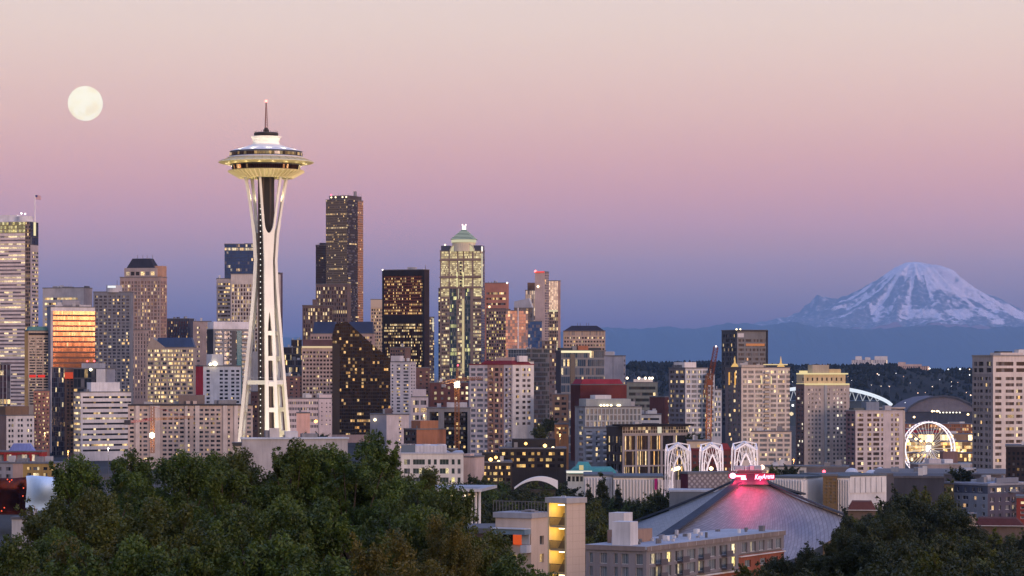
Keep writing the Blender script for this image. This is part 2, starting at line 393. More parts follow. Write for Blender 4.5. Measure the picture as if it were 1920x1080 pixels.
# ------------------------------------------------------------------ palette (albedos)
CREAM, WHITE, BEIGE = (.52, .47, .42), (.62, .60, .60), (.42, .36, .31)
GREY, DGREY, LGREY = (.24, .24, .26), (.09, .09, .105), (.40, .40, .42)
BROWN, DBROWN, BRICK = (.17, .11, .085), (.055, .038, .035), (.24, .10, .065)
PINK = (.44, .34, .31)
W_APT = win(p=.19, S=1.0, blind=.35)
W_APT2 = win(p=.24, S=1.1, blind=.3)
W_OFF = win(tint=(.05, .06, .085), p=.42, prow=.25, S=1.1, blind=.15, refl=.15)
W_LIT = win(tint=(.05, .06, .08), p=.68, prow=.45, S=1.25, blind=.1, refl=.15)
W_DIM = win(p=.07, prow=.03, S=.9, blind=.2)
W_BLUE = win(tint=(.03, .05, .085), p=.10, prow=.05, S=.9, refl=.25, blind=.1)
W_TEAL = win(tint=(.05, .09, .10), p=.2, S=.9, refl=.15, blind=.3)
G_DARK = win(tint=(.015, .018, .03), p=.16, prow=.07, S=1.0, mu=.16, mv=.22, mcol=(.05, .05, .055), blind=.05, refl=.1)
G_BLUE = win(tint=(.015, .055, .17), p=.12, prow=.08, S=.85, mu=.1, mv=.25, mcol=(.02, .04, .09), refl=.2, blind=.05)
G_GREY = win(tint=(.08, .09, .11), p=.14, prow=.05, S=.9, mu=.18, mv=.3, mcol=(.17, .17, .18), refl=.2, blind=.2)
G_TEAL = win(tint=(.05, .10, .12), p=.16, prow=.03, S=.95, mu=.1, mv=.2, mcol=(.20, .21, .21), refl=.2, blind=.25)
M_GLASSRAIL = wall((.22, .25, .28), rough=.25, var=.1)
S = '#'
def strip(n, a=1, b=1): return '#' * a + 'o' * n + '#' * b
def rep(u, n): return u * n

# ---- tall banded tower at the edge of the frame
b = Bldg('office_tower', 'tall pale banded tower with glassy corner and sloped white roof below the flagpole', -70, 72, 416, 2900, 15, (.66, .58, .55), roof=True, roofc=(.5, .5, .5))
xl = b.x(47); xg = b.x(55)
b.sheet('f', strip(14, 1, 0), 440, 768, 47, .46, win(p=.14, prow=.42, S=.95, refl=.4, tint=(.20, .20, .25), blind=.3, c0=(1, .7, .35)), u1=xl, z1=b.z(437), wname='window_strip')
b.curtain('f', 30, 3, win(p=.95, S=.7, mu=.12, mv=.25, mcol=(.25, .22, .10), c0=(.9, .72, .25), c1=(1, .88, .42)), ya=416, yb=437, u1=xl)
b.curtain('f', 3, 56, win(p=.18, S=.9, mu=.25, mv=.35, mcol=(.23, .17, .13), refl=.3), u0=xl, u1=xg + 1)
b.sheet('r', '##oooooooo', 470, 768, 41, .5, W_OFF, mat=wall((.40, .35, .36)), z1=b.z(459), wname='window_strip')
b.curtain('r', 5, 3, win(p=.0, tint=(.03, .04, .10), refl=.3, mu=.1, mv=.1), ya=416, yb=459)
b.block(-70, 28, 402, mat=wall((.66, .65, .66)), name='sloped_roof', f0=.25, f1=.8); b.cyl(42, 405, 416, 15, .35, wall((.6, .6, .62)), 'roof_drum', 28)
b.slab('r', b.u('r', 63), b.u('r', 66.5), 416, 441, .02, .5, glow((1, .85, .5), 1.0), 'light_strip')
b.lamp(34, 399, .4, 1.0, (1, .85, .8), 4); b.lamp(41, 400, .4, 1.0, (1, .85, .8), 4); b.done()
fp = P(65.5, 410, 2908); fo = empty('flagpole', fp); tag(fo, 'thin flagpole flying a striped flag on the tall banded tower', 'flagpole')
MB().tube([(0, 0, -3), (0, 0, 25)], [.65, .45], 8).build('pole', wall((.78, .76, .76)), fo)
m = MB(); NS = 14
def flag_pt(u, v): return (u * 6.2, .5 * math.sin(u * 5) * u, 24.6 - v * 4.2 - u * 1.2)
def flag_part(name, mat, cells):
    m = MB()
    for (u0, u1, v0, v1) in cells:
        for k in range(6):
            a = u0 + (u1 - u0) * k / 6; c = u0 + (u1 - u0) * (k + 1) / 6
            m.quad(flag_pt(a, v1), flag_pt(c, v1), flag_pt(c, v0), flag_pt(a, v0))
    return m.build(name, mat, FL)
FL = empty('flag', (0, 0, 0)); FL.parent = fo
flag_part('red_field', wall((.45, .03, .04), var=.05), [((.42 if k < 7 else 0), 1, k / 13, (k + 1) / 13) for k in range(0, 13, 2)])
flag_part('white_field', wall((.75, .75, .75), var=.05), [((.42 if k < 7 else 0), 1, k / 13, (k + 1) / 13) for k in range(1, 13, 2)])
flag_part('canton', wall((.03, .04, .18), var=.05), [(0, .42, 0, 7 / 13)])

# ---- the cluster behind and beside it
b = Bldg('office_building', 'broad pale building with blank top band beside the tall banded tower', 80, 173, 540, 2700, 16, (.45, .43, .43))
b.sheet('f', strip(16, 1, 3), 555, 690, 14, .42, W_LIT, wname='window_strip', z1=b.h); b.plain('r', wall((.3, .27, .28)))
b.block(108, 128, 536.5, mat=wall(GREY)); b.block(158, 171, 536, mat=wall(DGREY), name='chiller'); b.done(3)
b = Bldg('office_tower', 'copper mirrored tower glowing orange with a white cap', 88, 178, 576, 2150, -7, (.42, .40, .41), alpha=14)
co = win(tint=(.26, .108, .05), p=.02, prow=.04, S=.8, mu=.16, mv=.32, mcol=(.13, .065, .05), refl=.9, blind=0, wob=.010, rough=.12)  # the copper tint also carries orange of the reflected sunset
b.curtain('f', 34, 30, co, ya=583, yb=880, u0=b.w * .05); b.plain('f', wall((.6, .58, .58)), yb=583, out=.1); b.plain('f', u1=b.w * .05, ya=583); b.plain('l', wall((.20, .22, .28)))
b.block(104, 172, 571, mat=wall((.45, .44, .46))); b.block(118, 150, 563, mat=wall((.3, .3, .33)), name='cooling_tower'); b.done(5)
b = Bldg('apartment_tower', 'dark slate tower with drum on its roof next to the orange tower', 175, 250, 548, 2300, 5, (.17, .18, .21), alpha=12)
b.sheet('f', rep('#oo', 8) + '#', 553, 741, 30, .6, win(tint=(.05, .06, .09), p=.14, S=1.2, blind=.3, refl=.2))
b.plain('r'); b.cyl(212, 535, 548, 15, .4, wall((.42, .42, .45)), 'roof_drum'); b.slab('f', b.x(205), b.x(220), 536, 540, -b.d * .4 + 10, -b.d * .4 + 10.6, glow((.95, .97, 1), 1.0), 'roof_sign')
b.mast(218, 525, .3, .3); b.done()
b = Bldg('office_tower', 'pinkish stone tower with dark mansard roof and stepped shoulders', 225, 313, 520, 2600, 12, (.33, .26, .24), alpha=20, roof=True)
b.sheet('f', rep('#oo#o', 6) + '#', 526, 660, 20, .7, win(p=.26, prow=.12, S=1.0, tint=(.22, .17, .16), blind=.3, refl=.35)); b.sheet('r', rep('#oo', 4) + '#', 526, 660, 20, .7, W_APT, mat=wall((.38, .25, .21)))
zt = b.z(502)
b.block(232, 292, 502, mat=wall((.34, .29, .28)), name='upper_tier', f0=.08, f1=.9); b.block(277, 304, 498, mat=wall((.42, .25, .17)), name='side_bay', f0=.3, f1=.95)
ux0, ux1 = b.x(234), b.x(290)
for k in range(6):
    a = ux0 + (ux1 - ux0) * (k + .12) / 6; c = ux0 + (ux1 - ux0) * (k + .85) / 6
    MB().quad(b.pt('f', a, b.z(516), -b.d * .08 + .05), b.pt('f', c, b.z(516), -b.d * .08 + .05), b.pt('f', c, b.z(509), -b.d * .08 + .05), b.pt('f', a, b.z(509), -b.d * .08 + .05), [(k, 3), (k + .99, 3), (k + .99, 3.99), (k, 3.99)]).build('window', win(p=.8, S=1.2, blind=.2), b.o)
b.block(236, 288, 484, yb=502, mat=wall((.035, .035, .05)), name='mansard_roof', f0=.1, f1=.9, top=.18)
for q in (253, 263, 271, 281): b.mast(q, 477, .4, .3)
b.done()
b = Bldg('office_tower', 'stone podium wing with slim dark windows below the mansard tower', 247, 279, 619, 2450, 0, (.28, .23, .22), depth=20)
b.sheet('f', rep('#o#', 6), 624, 748, 17, .72, win(p=.16, S=1.2)); b.done()
b = Bldg('office_tower', 'beige louvred tower with green roof and gold lit edge', 46, 95, 621, 2150, -7, (.47, .38, .30), alpha=18)
b.sheet('f', '#' + 'ooooo#' * 3, 632, 760, 25, .52, win(p=.07, S=1.1, blind=.1)); b.plain('l', wall((.60, .36, .14)))  # warm uplight on the left face is put into its gold wall colour
b.block(47, 94, 612, mat=wall((.10, .22, .20)), name='green_roof', f0=.05, f1=.9, top=.15); b.slab('f', b.x(54), b.x(94), 624, 628, .02, .6, wall((.03, .025, .03)), 'louvre')
b.slab('f', b.x(55), b.x(67), 703, 707.5, .05, .6, glow((1, .05, .04), .8), 'red_sign'); b.slab('f', b.x(71), b.x(84), 703, 707.5, .05, .6, glow((1, .05, .04), .8), 'red_sign'); b.done()
b = Bldg('office_building', 'dark glass block with white piers at the frame edge by the banded tower', -60, 20, 684, 2400, 0, (.07, .06, .08), depth=20)
b.curtain('f', 12, 14, win(p=.2, prow=.1, S=1.1, mu=.1, mv=.2, tint=(.05, .03, .05))); [b.slab('f', b.x(q), b.x(q + 1.0), 684, 770, .02, .5, wall((.5, .48, .5)), 'pier') for q in (-30, -14, 5, 12, 19)]; b.done()
b = Bldg('brick_building', 'pinkish brick block with square windows and lit lower floors', 63, 93, 733, 2050, 0, (.34, .17, .13), depth=20)
b.sheet('f', rep('#oo#', 4), 735, 843, 15, .42, win(p=.3, S=1.2)); b.done()
b = Bldg('building', 'white gridded block with paired square windows under a brown top floor', -22, 64, 780, 1800, -34, (.50, .49, .50), alpha=30)
b.sheet('f', rep('##oo#oo##', 3), 783, 853, 7, .5, win(p=.12, S=1.1)); b.plain('l', wall((.20, .14, .13)))
b.block(-20, 56, 762, mat=wall((.15, .10, .07)), f0=.05, name='brown_penthouse'); b.done()
for x0, x1, yt, D, c, lb in ((97, 122, 655, 2080, (.03, .03, .045), 'narrow black glass shaft in front of the orange tower'),):
    b = Bldg('building', lb, x0, x1, 690, 2090, 0, c, depth=14); b.curtain('f', 8, 18, win(tint=(.02, .025, .06), p=.1, S=1.1, mu=.22, mv=.1, mcol=(.10, .11, .14), refl=.3)); b.done()
b = Bldg('building', 'brown pier building with a red neon glow at its top', 121, 139, 692, 2060, 0, (.19, .12, .09), depth=16)
b.sheet('f', '##oo#oo#', 700, 850, 22, .7, W_DIM); b.slab('f', b.x(121), b.x(137), 698, 710, .05, 1.0, glow((1, .12, .06), .55), 'neon_sign'); b.done()
b = Bldg('building', 'dark glass building with white rooftop boxes behind the white ribbon block', 138, 216, 692, 2040, 18, (.10, .11, .14))
b.curtain('f', 9, 9, win(tint=(.015, .03, .05), p=.16, S=1.1, mu=.1, mv=.15, refl=.3)); b.plain('r', wall((.3, .3, .34)))
b.block(150, 185, 681, mat=wall((.33, .34, .38))); b.block(186, 213, 692, yb=718, f0=-.3, f1=.1, mat=wall((.6, .58, .57)), name='white_stair_box'); b.lamp(171, 693, -.05, 1.1, (1, .9, .6), 5); b.lamp(160, 677, .2, .7, (1, .1, .1), 5); b.lamp(173, 677, .2, .7, (1, .1, .1), 5); b.done()
b = Bldg('office_building', 'white ribbon window block with a plain rooftop box', 138, 246, 736, 1950, -13, (.56, .54, .55), alpha=22)
b.sheet('f', strip(22, 1, 0), 740, 850, 11, .36, win(p=.16, prow=.12, S=1.1, blind=.08), wname='window_strip'); b.sheet('l', strip(5, 0, 0), 740, 850, 11, .4, W_LIT, wname='window_strip', mat=wall((.5, .42, .36)))
b.block(172, 226, 717, mat=wall((.60, .60, .62)), f0=.1); b.done(6)
# ---- low things by the frame edge
b = Bldg('building', 'low red framed building with tall white windows and blue roof', -12, 88, 848, 1500, 10, (.26, .035, .03), alpha=14)
b.sheet('f', '#ooo#oo##ooooo#ooo#', 851, 871, 1, .86, win(tint=(.5, .46, .42), p=.75, S=.55, blind=1, c0=(1, .8, .6)), rec=1.2); b.plain('r'); b.block(12, 62, 832, f0=.2, mat=wall((.16, .20, .42)), name='blue_roof', top=.2); b.done()
b = Bldg('apartment_building', 'low mustard and grey flats below the red framed building', -10, 128, 870, 1350, 24, (.24, .24, .27), alpha=20)
xs = [b.x(q) for q in (-10, 24, 43, 102)]
b.sheet('f', '#oo##oo#', 873, 900, 2, .5, W_APT2, u1=xs[1]); b.sheet('f', '#####', 873, 900, 1, .5, W_APT2, u0=xs[1], u1=xs[2], mat=wall((.34, .25, .22)))
b.sheet('f', '##oo#ooo##oo##o#', 873, 896, 2, .5, win(p=.5, S=1), u0=xs[2], u1=b.w, mat=wall((.32, .22, .08))); b.sheet('r', '#oo#oo##o#', 873, 900, 2, .55, W_APT2); b.done(5)
# ---- gabled office block
b = Bldg('office_building', 'lit office block with a blue hipped roof and small front gable', 275, 368, 652, 2350, 4, (.37, .31, .26), alpha=10)
b.sheet('f', '#' + rep('oooo#', 7), 654, 756, 13, .58, win(tint=(.05, .06, .08), p=.66, prow=.45, S=1.2, blind=.1, refl=.15), wname='window_strip', ucell=1); b.plain('r', wall((.3, .26, .24)))
b.block(290, 368, 633, mat=wall((.02, .05, .14), rough=.5), name='hipped_roof', f0=.1, f1=.95, top=.08)
xa, xb = b.x(275), b.x(297); y0 = -.5
m = MB(); zz = b.h
i = len(m.v); m.v += [b.pt('f', xa, zz, .3), b.pt('f', xb + 6, zz, .3), b.pt('f', (xa + xb) / 2, b.z(633), .3), b.pt('f', xa, zz, -14), b.pt('f', xb + 6, zz, -14), b.pt('f', (xa + xb) / 2, b.z(633), -14)]
m.f += [(0, 1, 2), (0, 2, 5, 3), (1, 4, 5, 2), (3, 5, 4)]; m.build('gable', b.wall, b.o); b.done()
b = Bldg('building', 'dark tower with reddish window columns behind the blue roofed office', 313, 364, 598, 2850, 10, (.06, .06, .085))
b.sheet('f', rep('#oo', 8) + '#', 602, 650, 9, .75, win(tint=(.10, .05, .06), p=.12, S=1.1)); b.plain('r'); b.cyl(330, 594, 598, 3, mat=wall(DGREY)); b.done(3)
b = Bldg('building', 'plain tan block behind the blue roofed office', 362, 397, 603, 2800, 0, (.34, .27, .25), depth=25)
b.sheet('f', '###oo#####oo##', 610, 690, 9, .4, W_OFF); b.done(2)
b = Bldg('apartment_tower', 'balcony flats with white crown and teal and orange panels', 388, 474, 617, 2050, -12, (.20, .21, .23), alpha=16, roofc=(.5, .5, .5))
xa = b.w
b.sheet('f', '#bbb#oob##oo#bbbb#', 620, 740, 15, .72, win(tint=(.10, .10, .11), p=.25, S=.95, blind=.5), balm=wall((.30, .31, .33)))
b.slab('f', b.x(432), b.x(442), 620, 740, .03, .5, win(tint=(.40, .16, .06), p=.1, mv=.03, mu=.0), 'orange_panel'); b.slab('f', b.x(444), b.x(453), 620, 740, .03, .5, win(tint=(.06, .22, .26), p=.05), 'teal_panel')
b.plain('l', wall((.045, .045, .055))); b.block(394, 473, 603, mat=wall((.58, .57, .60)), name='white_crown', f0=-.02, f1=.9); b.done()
b = Bldg('apartment_tower', 'plain white flats with a rooftop box and red side strip', 367, 452, 687, 1980, -14, (.62, .62, .64), alpha=20)
b.sheet('f', '##oo######oo#oo##oo#oo#', 692, 765, 10, .52, win(p=.04, S=1)); b.plain('l', wall((.40, .035, .05)), ya=683 + 4)
b.block(397, 418, 664, mat=wall((.6, .6, .62)), f0=.0, f1=.7, name='lift_housing'); b.lamp(402, 682, -.1, 1.6, (1, .85, .55), 5); b.lamp(393, 683, -.1, 1.1, (1, .85, .55), 5); b.done()
b = Bldg('apartment_building', 'long beige slab of flats with rows of paired windows', 240, 474, 761, 1780, 0, (.46, .38, .34), depth=18)
b.sheet('f', '#oo##oo#oo####oo##oo#oo#oo#oo##o##o##oo#oo#oo#oo##o#o###oo#oo#oo#', 765, 873, 13, .5, win(p=.2, S=1.0, blind=.35))
for q0, q1 in ((254, 262), (281, 300), (347, 352), (366, 374), (418, 426), (439, 446)): b.slab('f', b.x(q0), b.x(q1), 761, 880, .02, 1.0, wall((.55, .48, .44)), 'pilaster')
b.slab('f', 0, b.w, 757.5, 760.7, .0, .8, wall((.05, .05, .055)), 'cornice')
b.block(335, 384, 741, mat=wall((.16, .13, .12)), f0=.1, f1=.9, name='brown_penthouse'); b.block(349, 356, 752, f0=-.02, f1=.2, name='vent_stack'); b.block(362, 369, 752, f0=-.02, f1=.2, name='vent_stack'); b.done(4)
# ---- behind the observation tower
b = Bldg('office_tower', 'dark blue glass tower right behind the observation tower', 421, 478, 458, 2950, 0, (.02, .035, .07), depth=30)
b.curtain('f', 16, 28, G_BLUE, yb=640); b.mast(472, 455, .2, .6); b.slab('f', b.x(458), b.x(477), 455.4, 456.8, -10, -9, wall(DGREY), 'roof_rail'); b.done()
b = Bldg('office_tower', 'dark tower edge seen beyond the observation tower legs', 500, 530, 512, 3000, 6, (.10, .07, .09))
b.curtain('f', 8, 24, G_DARK, yb=680); b.plain('r'); b.done()
b = Bldg('office_tower', 'cream pier tower with blank white top behind the observation tower', 433, 526, 514, 2550, 4, (.50, .45, .41), alpha=10)
b.sheet('f', rep('#oo', 16) + '#', 532, 660, 17, .74, win(tint=(.06, .035, .035), p=.28, prow=.15, S=1.1)); b.plain('r'); b.done()
b = Bldg('office_building', 'lower ribbon window wing joined to the cream pier tower', 406, 434, 523, 2600, 0, (.40, .35, .33), depth=25)
b.sheet('f', strip(8), 529, 640, 15, .5, win(p=.5, prow=.4, S=1.1), wname='window_strip'); b.done(2)
for i, (x0, x1, yt, D, c, lb, wm) in enumerate((
    (520, 552, 652, 2900, (.035, .05, .09), 'dark blue low block beyond the observation tower legs', G_DARK),
    (546, 566, 638, 2950, (.03, .045, .085), 'dark blue slab with rooftop railing near the stepped pier tower', G_DARK),
    (532, 570, 676, 2500, (.05, .055, .08), 'dim low office with a few lit floors beside the punched beige block', win(p=.3, S=1.2, mu=.2, mv=.35, mcol=(.06, .06, .08))),
    (522, 568, 706, 2300, (.17, .10, .09), 'brown hotel block with a lit stair column behind the tower legs', None))):
    b = Bldg('building', lb, x0, x1, yt, D, 0, c, depth=20)
    if wm: b.curtain('f', 12, 12, wm)
    else: b.sheet('f', '#o##oo##oo##o##o#', 708, 760, 8, .45, win(p=.25, S=1.2))
    b.done(3)
b = Bldg('building', 'brown brick block between the observation tower legs', 470, 484, 735, 2000, 0, (.12, .07, .065), depth=15); b.sheet('f', '#o#o#', 740, 812, 8, .4, W_APT2); b.done()
b = Bldg('building', 'long pale pink block with rows of windows beyond the tower foot', 536, 622, 748, 1680, -1, (.50, .43, .44), alpha=3)
b.sheet('f', '#' + rep('oo#', 20), 750, 805, 5, .48, win(p=.12, S=1), u1=b.x(597)); b.plain('f', u0=b.x(597) + .01); b.block(598, 622, 740, yb=749, f0=0, f1=.8, name='stair_tower'); b.sheet('f', '##o###o##o#', 752, 800, 6, .25, W_DIM, u0=b.x(598), u1=b.w, out=.5, z1=b.h - .1); b.done(4)
b = Bldg('building', 'small salmon lit box in front of the pale pink block', 556, 581, 775, 1600, 0, (.60, .38, .32), depth=12); b.plain('f'); b.lamp(592, 790, -.2, 1.0, (1, .4, .1), 6); b.done(2)

# ---- tall dark towers
b = Bldg('office_tower', 'tallest dark tower with curved profile and lit floors', 611, 681, 374, 3250, 30, (.10, .085, .075), alpha=30)
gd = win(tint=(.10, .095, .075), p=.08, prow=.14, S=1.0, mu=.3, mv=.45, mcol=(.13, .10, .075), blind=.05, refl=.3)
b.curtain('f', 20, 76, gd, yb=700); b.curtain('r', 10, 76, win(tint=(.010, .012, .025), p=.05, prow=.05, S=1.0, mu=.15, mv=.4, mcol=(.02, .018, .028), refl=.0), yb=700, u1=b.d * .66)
b.curtain('r', 5, 76, win(tint=(.40, .22, .12), p=.05, S=1., mv=.45, mcol=(.28, .16, .10), refl=.6), yb=700, u0=b.d * .66)  # sunset glow on the far edge is put into this orange tint
b.block(616, 672, 366, mat=wall((.09, .075, .08)), f0=.05, f1=.9, name='crown'); b.cyl(657, 358, 367, 3.2, .3, wall(GREY), 'dish'); 
for q in (620, 628, 641, 648): b.lamp(q, 369, .04, 1.0, PALE, 3)
b.lamp(618, 364, .1, .9, (1, .1, .2), 4); [b.mast(q, 362, .3, .25) for q in (626, 634, 645, 664, 668)]; b.done()
b = Bldg('office_tower', 'slim black tower tucked against the tallest dark tower', 592, 614, 460, 3350, 0, (.025, .028, .045), depth=30)
b.curtain('f', 8, 40, win(tint=(.008, .010, .022), p=.04, prow=.05, S=1.1, mu=.2, mv=.4, mcol=(.012, .013, .024), blind=.05), yb=640); b.block(599, 612, 455); b.done(1)
b = Bldg('office_tower', 'stepped brown pier tower below the tallest dark tower', 592, 658, 533, 2800, 6, (.13, .095, .09), alpha=12)
wl = win(tint=(.02, .015, .02), p=.12, prow=.4, S=1.25, c0=(1, .66, .3))
b.sheet('f', rep('#o', 14) + '#', 537, 640, 14, .74, wl); b.plain('r'); b.block(598, 624, 531.5, mat=wall((.5, .5, .5))); b.done()
b = Bldg('office_tower', 'lower shoulder wing of the stepped brown pier tower', 567, 624, 573, 2750, 0, (.12, .088, .082), depth=30)
b.sheet('f', rep('#o', 12) + '#', 577, 645, 9, .74, wl); b.block(586, 596, 561); b.done()
b = Bldg('office_building', 'long tan block with two blue glazed roof slopes', 582, 703, 626, 2450, 4, (.33, .25, .23), alpha=10)
b.sheet('f', rep('#oo', 22) + '#', 629, 645, 2, .5, win(p=.12, S=1.1)); b.plain('r')
for q0, q1 in ((586, 630), (652, 701)): b.block(q0, q1, 603, mat=wall((.01, .03, .10), rough=.4), name='glazed_roof', f0=.05, f1=.9, top=.06)
b.done()
b = Bldg('office_building', 'beige punched window block with a lit cornice line', 566, 632, 651, 2300, 0, (.36, .28, .25), depth=30)
b.sheet('f', rep('#oo', 10) + '#', 657, 762, 14, .52, win(tint=(.03, .022, .02), p=.14, prow=.1, S=1.1, blind=.05)); b.block(567, 631, 637, f0=.03, mat=wall((.10, .06, .065)), name='brown_penthouse')
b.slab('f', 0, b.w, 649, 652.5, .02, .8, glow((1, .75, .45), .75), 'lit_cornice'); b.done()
# ---- wedge of black glass
b = Bldg('office_tower', 'black glass wedge building with a slanting roof', 623, 732, 607, 1850, 0, (.022, .018, .02), depth=40, roof=False, body=False)
wg = win(tint=(.012, .009, .010), p=.13, prow=.08, S=.85, mu=.14, mv=.3, mcol=(.014, .010, .010), refl=.0, blind=.0, c0=(1, .48, .13), c1=(1, .68, .32))
prof = [(623, 815), (623, 628), (629, 607), (651, 603), (703, 650), (732, 672), (732, 815)]
pts = [(b.x(q), b.z(r)) for q, r in prof]
m = MB(); n = len(pts); kx, kz = 26 / b.w, 42 / b.h
for (u, v) in pts: m.v.append(b.pt('f', u, v, 0))
for (u, v) in pts: m.v.append(b.pt('f', u, v, -40))
m2 = MB(); m2.v = list(m.v); m.v = m.v[:n]
m.f.append(tuple(range(n))[::-1]); m.uv[0] = [(pts[k][0] * kx, pts[k][1] * kz) for k in range(n)][::-1]
m.build('front_glass', wg, b.o)
for k in range(n): m2.f.append((k, (k + 1) % n, n + (k + 1) % n, n + k))
m2.f.append(tuple(range(n, 2 * n))); m2.build('body', wall((.03, .022, .022), rough=.4), b.o)
x0 = b.x(637); b.slab('f', b.x(623), x0, 645, 815, .03, .5, wall((.02, .016, .018), rough=.3), 'corner_pier'); b.done()
b = Bldg('office_tower', 'cream floodlit tower top beside the broad black office slab', 695, 720, 562, 2900, 0, (.50, .38, .27), depth=25)
b.sheet('f', rep('#oo', 5) + '#', 578, 660, 13, .6, win(p=.35, S=1.1)); b.slab('f', 0, b.w, 562, 577, .02, .5, win(tint=(.5, .36, .24), p=1, S=1.1, mu=.25, mv=.1, mcol=(.5, .4, .3)), 'lit_crown'); b.done()  # floodlit crown is drawn as a glowing surface
b = Bldg('office_tower', 'broad black office slab with glowing amber floors', 717, 805, 506, 2500, 9, (.035, .025, .028), alpha=22)
wb = win(tint=(.12, .045, .028), p=.38, prow=.4, S=1.1, blind=0, c0=(1, .52, .16), c1=(1, .72, .34), refl=.3)
zb1 = b.z(591)
b.sheet('f', '#' + 'o' * 26 + '#', 519, 590, 13, .55, wb, u1=b.w, z0=zb1, wname='window_strip', mat=wall((.30, .10, .06)))
b.sheet('f', '#' + 'o' * 26 + '#', 606, 706, 18, .6, win(tint=(.06, .025, .02), p=.3, prow=.5, S=1.15, blind=0, c0=(1, .6, .22)), z1=zb1, wname='window_strip', out=.0)
m = MB()
for k in range(1, 27): u = b.w * (k + 1) / 28; m.box(u - .22 + b.off.x, u + .22 + b.off.x, -.45 + b.off.y, -.02 + b.off.y, b.z(706), b.z(517))
m.build('fin', wall((.05, .03, .03)), b.o)['kind'] = 'stuff'
b.slab('f', 0, b.w, 506, 517, .02, .6, wall((.022, .02, .024)), 'top_band'); b.slab('f', 0, b.w, 590, 605, .02, .6, wall((.022, .018, .02)), 'plant_floor'); b.plain('r'); b.slab('f', 0, b.w * .045, 506, 720, .03, .7, wall((.022, .02, .024)), 'edge_pier'); b.slab('f', b.w * .95, b.w, 506, 720, .03, .7, wall((.022, .02, .024)), 'edge_pier')
b.mast(794, 496, .4, .3); b.lamp(717.5, 505, 0, .7, (1, .8, .7), 4); b.lamp(794, 505.5, .1, .7, (1, .8, .7), 4); b.done(2)
b = Bldg('office_building', 'narrow lit slab peeking out behind the broad black office slab', 802, 814, 595, 2700, 0, (.10, .09, .08), depth=20); b.curtain('f', 4, 26, win(p=.4, S=1.0, mu=.3, mv=.4, mcol=(.07, .06, .07)), yb=720); b.slab('f', b.x(811), b.x(813), 597, 620, .02, .5, glow((1, .9, .7), .8), 'light_strip'); b.done()
b = Bldg('building', 'brown low tower standing before the broad black office slab', 731, 770, 652, 2350, 10, (.15, .10, .09)); b.sheet('f', rep('#oo', 6) + '#', 655, 720, 10, .5, W_DIM); b.plain('r'); b.done(1)
b = Bldg('apartment_tower', 'white flats with dark window columns before the broad black slab', 731, 780, 679, 2100, 11, (.50, .48, .50), alpha=24)
b.sheet('f', '#o##oo##ooo#', 682, 793, 18, .5, win(p=.13, S=1.05, blind=.45)); b.sheet('r', '#o#o#', 682, 793, 18, .45, W_APT, mat=wall((.42, .40, .43))); b.block(733, 750, 667, f0=0, f1=.6, name='lift_housing'); b.done(2)
b = Bldg('building', 'brown brick tower tucked behind the white flats', 772, 806, 690, 2200, 0, (.15, .085, .075), depth=20); b.sheet('f', '#o##o##o#', 694, 760, 9, .4, win(p=.15, S=1.2)); b.done()
b = Bldg('building', 'pale stepped building with one brightly lit floor', 771, 803, 745, 1950, 0, (.48, .44, .46), depth=16); b.sheet('f', '#ooo#ooo#', 748, 790, 3, .6, win(p=.75, S=1.1, c0=(1, .6, .3))); b.block(774, 799, 730, f0=.05, f1=.9, name='upper_tier'); b.done(2)
b = Bldg('building', 'grey plain block beside the wedge foot', 694, 736, 778, 1750, 0, (.26, .26, .30), depth=20); b.plain('f'); b.block(722, 744, 766, f0=.2, mat=wall((.14, .10, .10))); b.lamp(703, 787, -.02, .9, PALE, 5); b.done(1)
b = Bldg('building', 'pale pink slab with a single column of stair windows', 724, 767, 778, 1680, -1, (.52, .46, .46), alpha=4); b.sheet('f', '###########oo#######', 780, 842, 9, .45, win(p=.6, S=1.1)); b.done()
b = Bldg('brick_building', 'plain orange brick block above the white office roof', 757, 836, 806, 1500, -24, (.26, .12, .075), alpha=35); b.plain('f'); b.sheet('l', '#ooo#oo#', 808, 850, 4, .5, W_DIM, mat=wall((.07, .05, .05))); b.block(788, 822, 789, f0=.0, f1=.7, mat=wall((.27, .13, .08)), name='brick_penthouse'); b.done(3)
b = Bldg('brick_building', 'red brick hotel with small glowing square windows', 806, 886, 718, 2150, 0, (.12, .055, .05), depth=24); b.sheet('f', '##o##o##o##o##o#o##', 722, 782, 6, .5, win(p=.62, S=1.2, c0=(1, .8, .5), blind=.05)); b.done(4)
b = Bldg('building', 'black glazed building inside a grey concrete frame', 800, 882, 766, 1700, 0, (.20, .20, .21), depth=20)
b.sheet('f', '#ooo##oooooooo#', 771, 862, 1, .97, win(tint=(.008, .008, .01), p=.0, mu=.02), rec=2.0); b.curtain('f', 14, 10, win(tint=(.008, .008, .01), p=.15, S=1.2, mu=.15, mv=.5, mcol=(.01, .01, .012)), ya=775, yb=862, out=-1.2, u0=3, u1=b.w - 3); b.block(838, 876, 755, f0=.1, f1=.6, mat=wall((.4, .4, .43))); b.done(3)
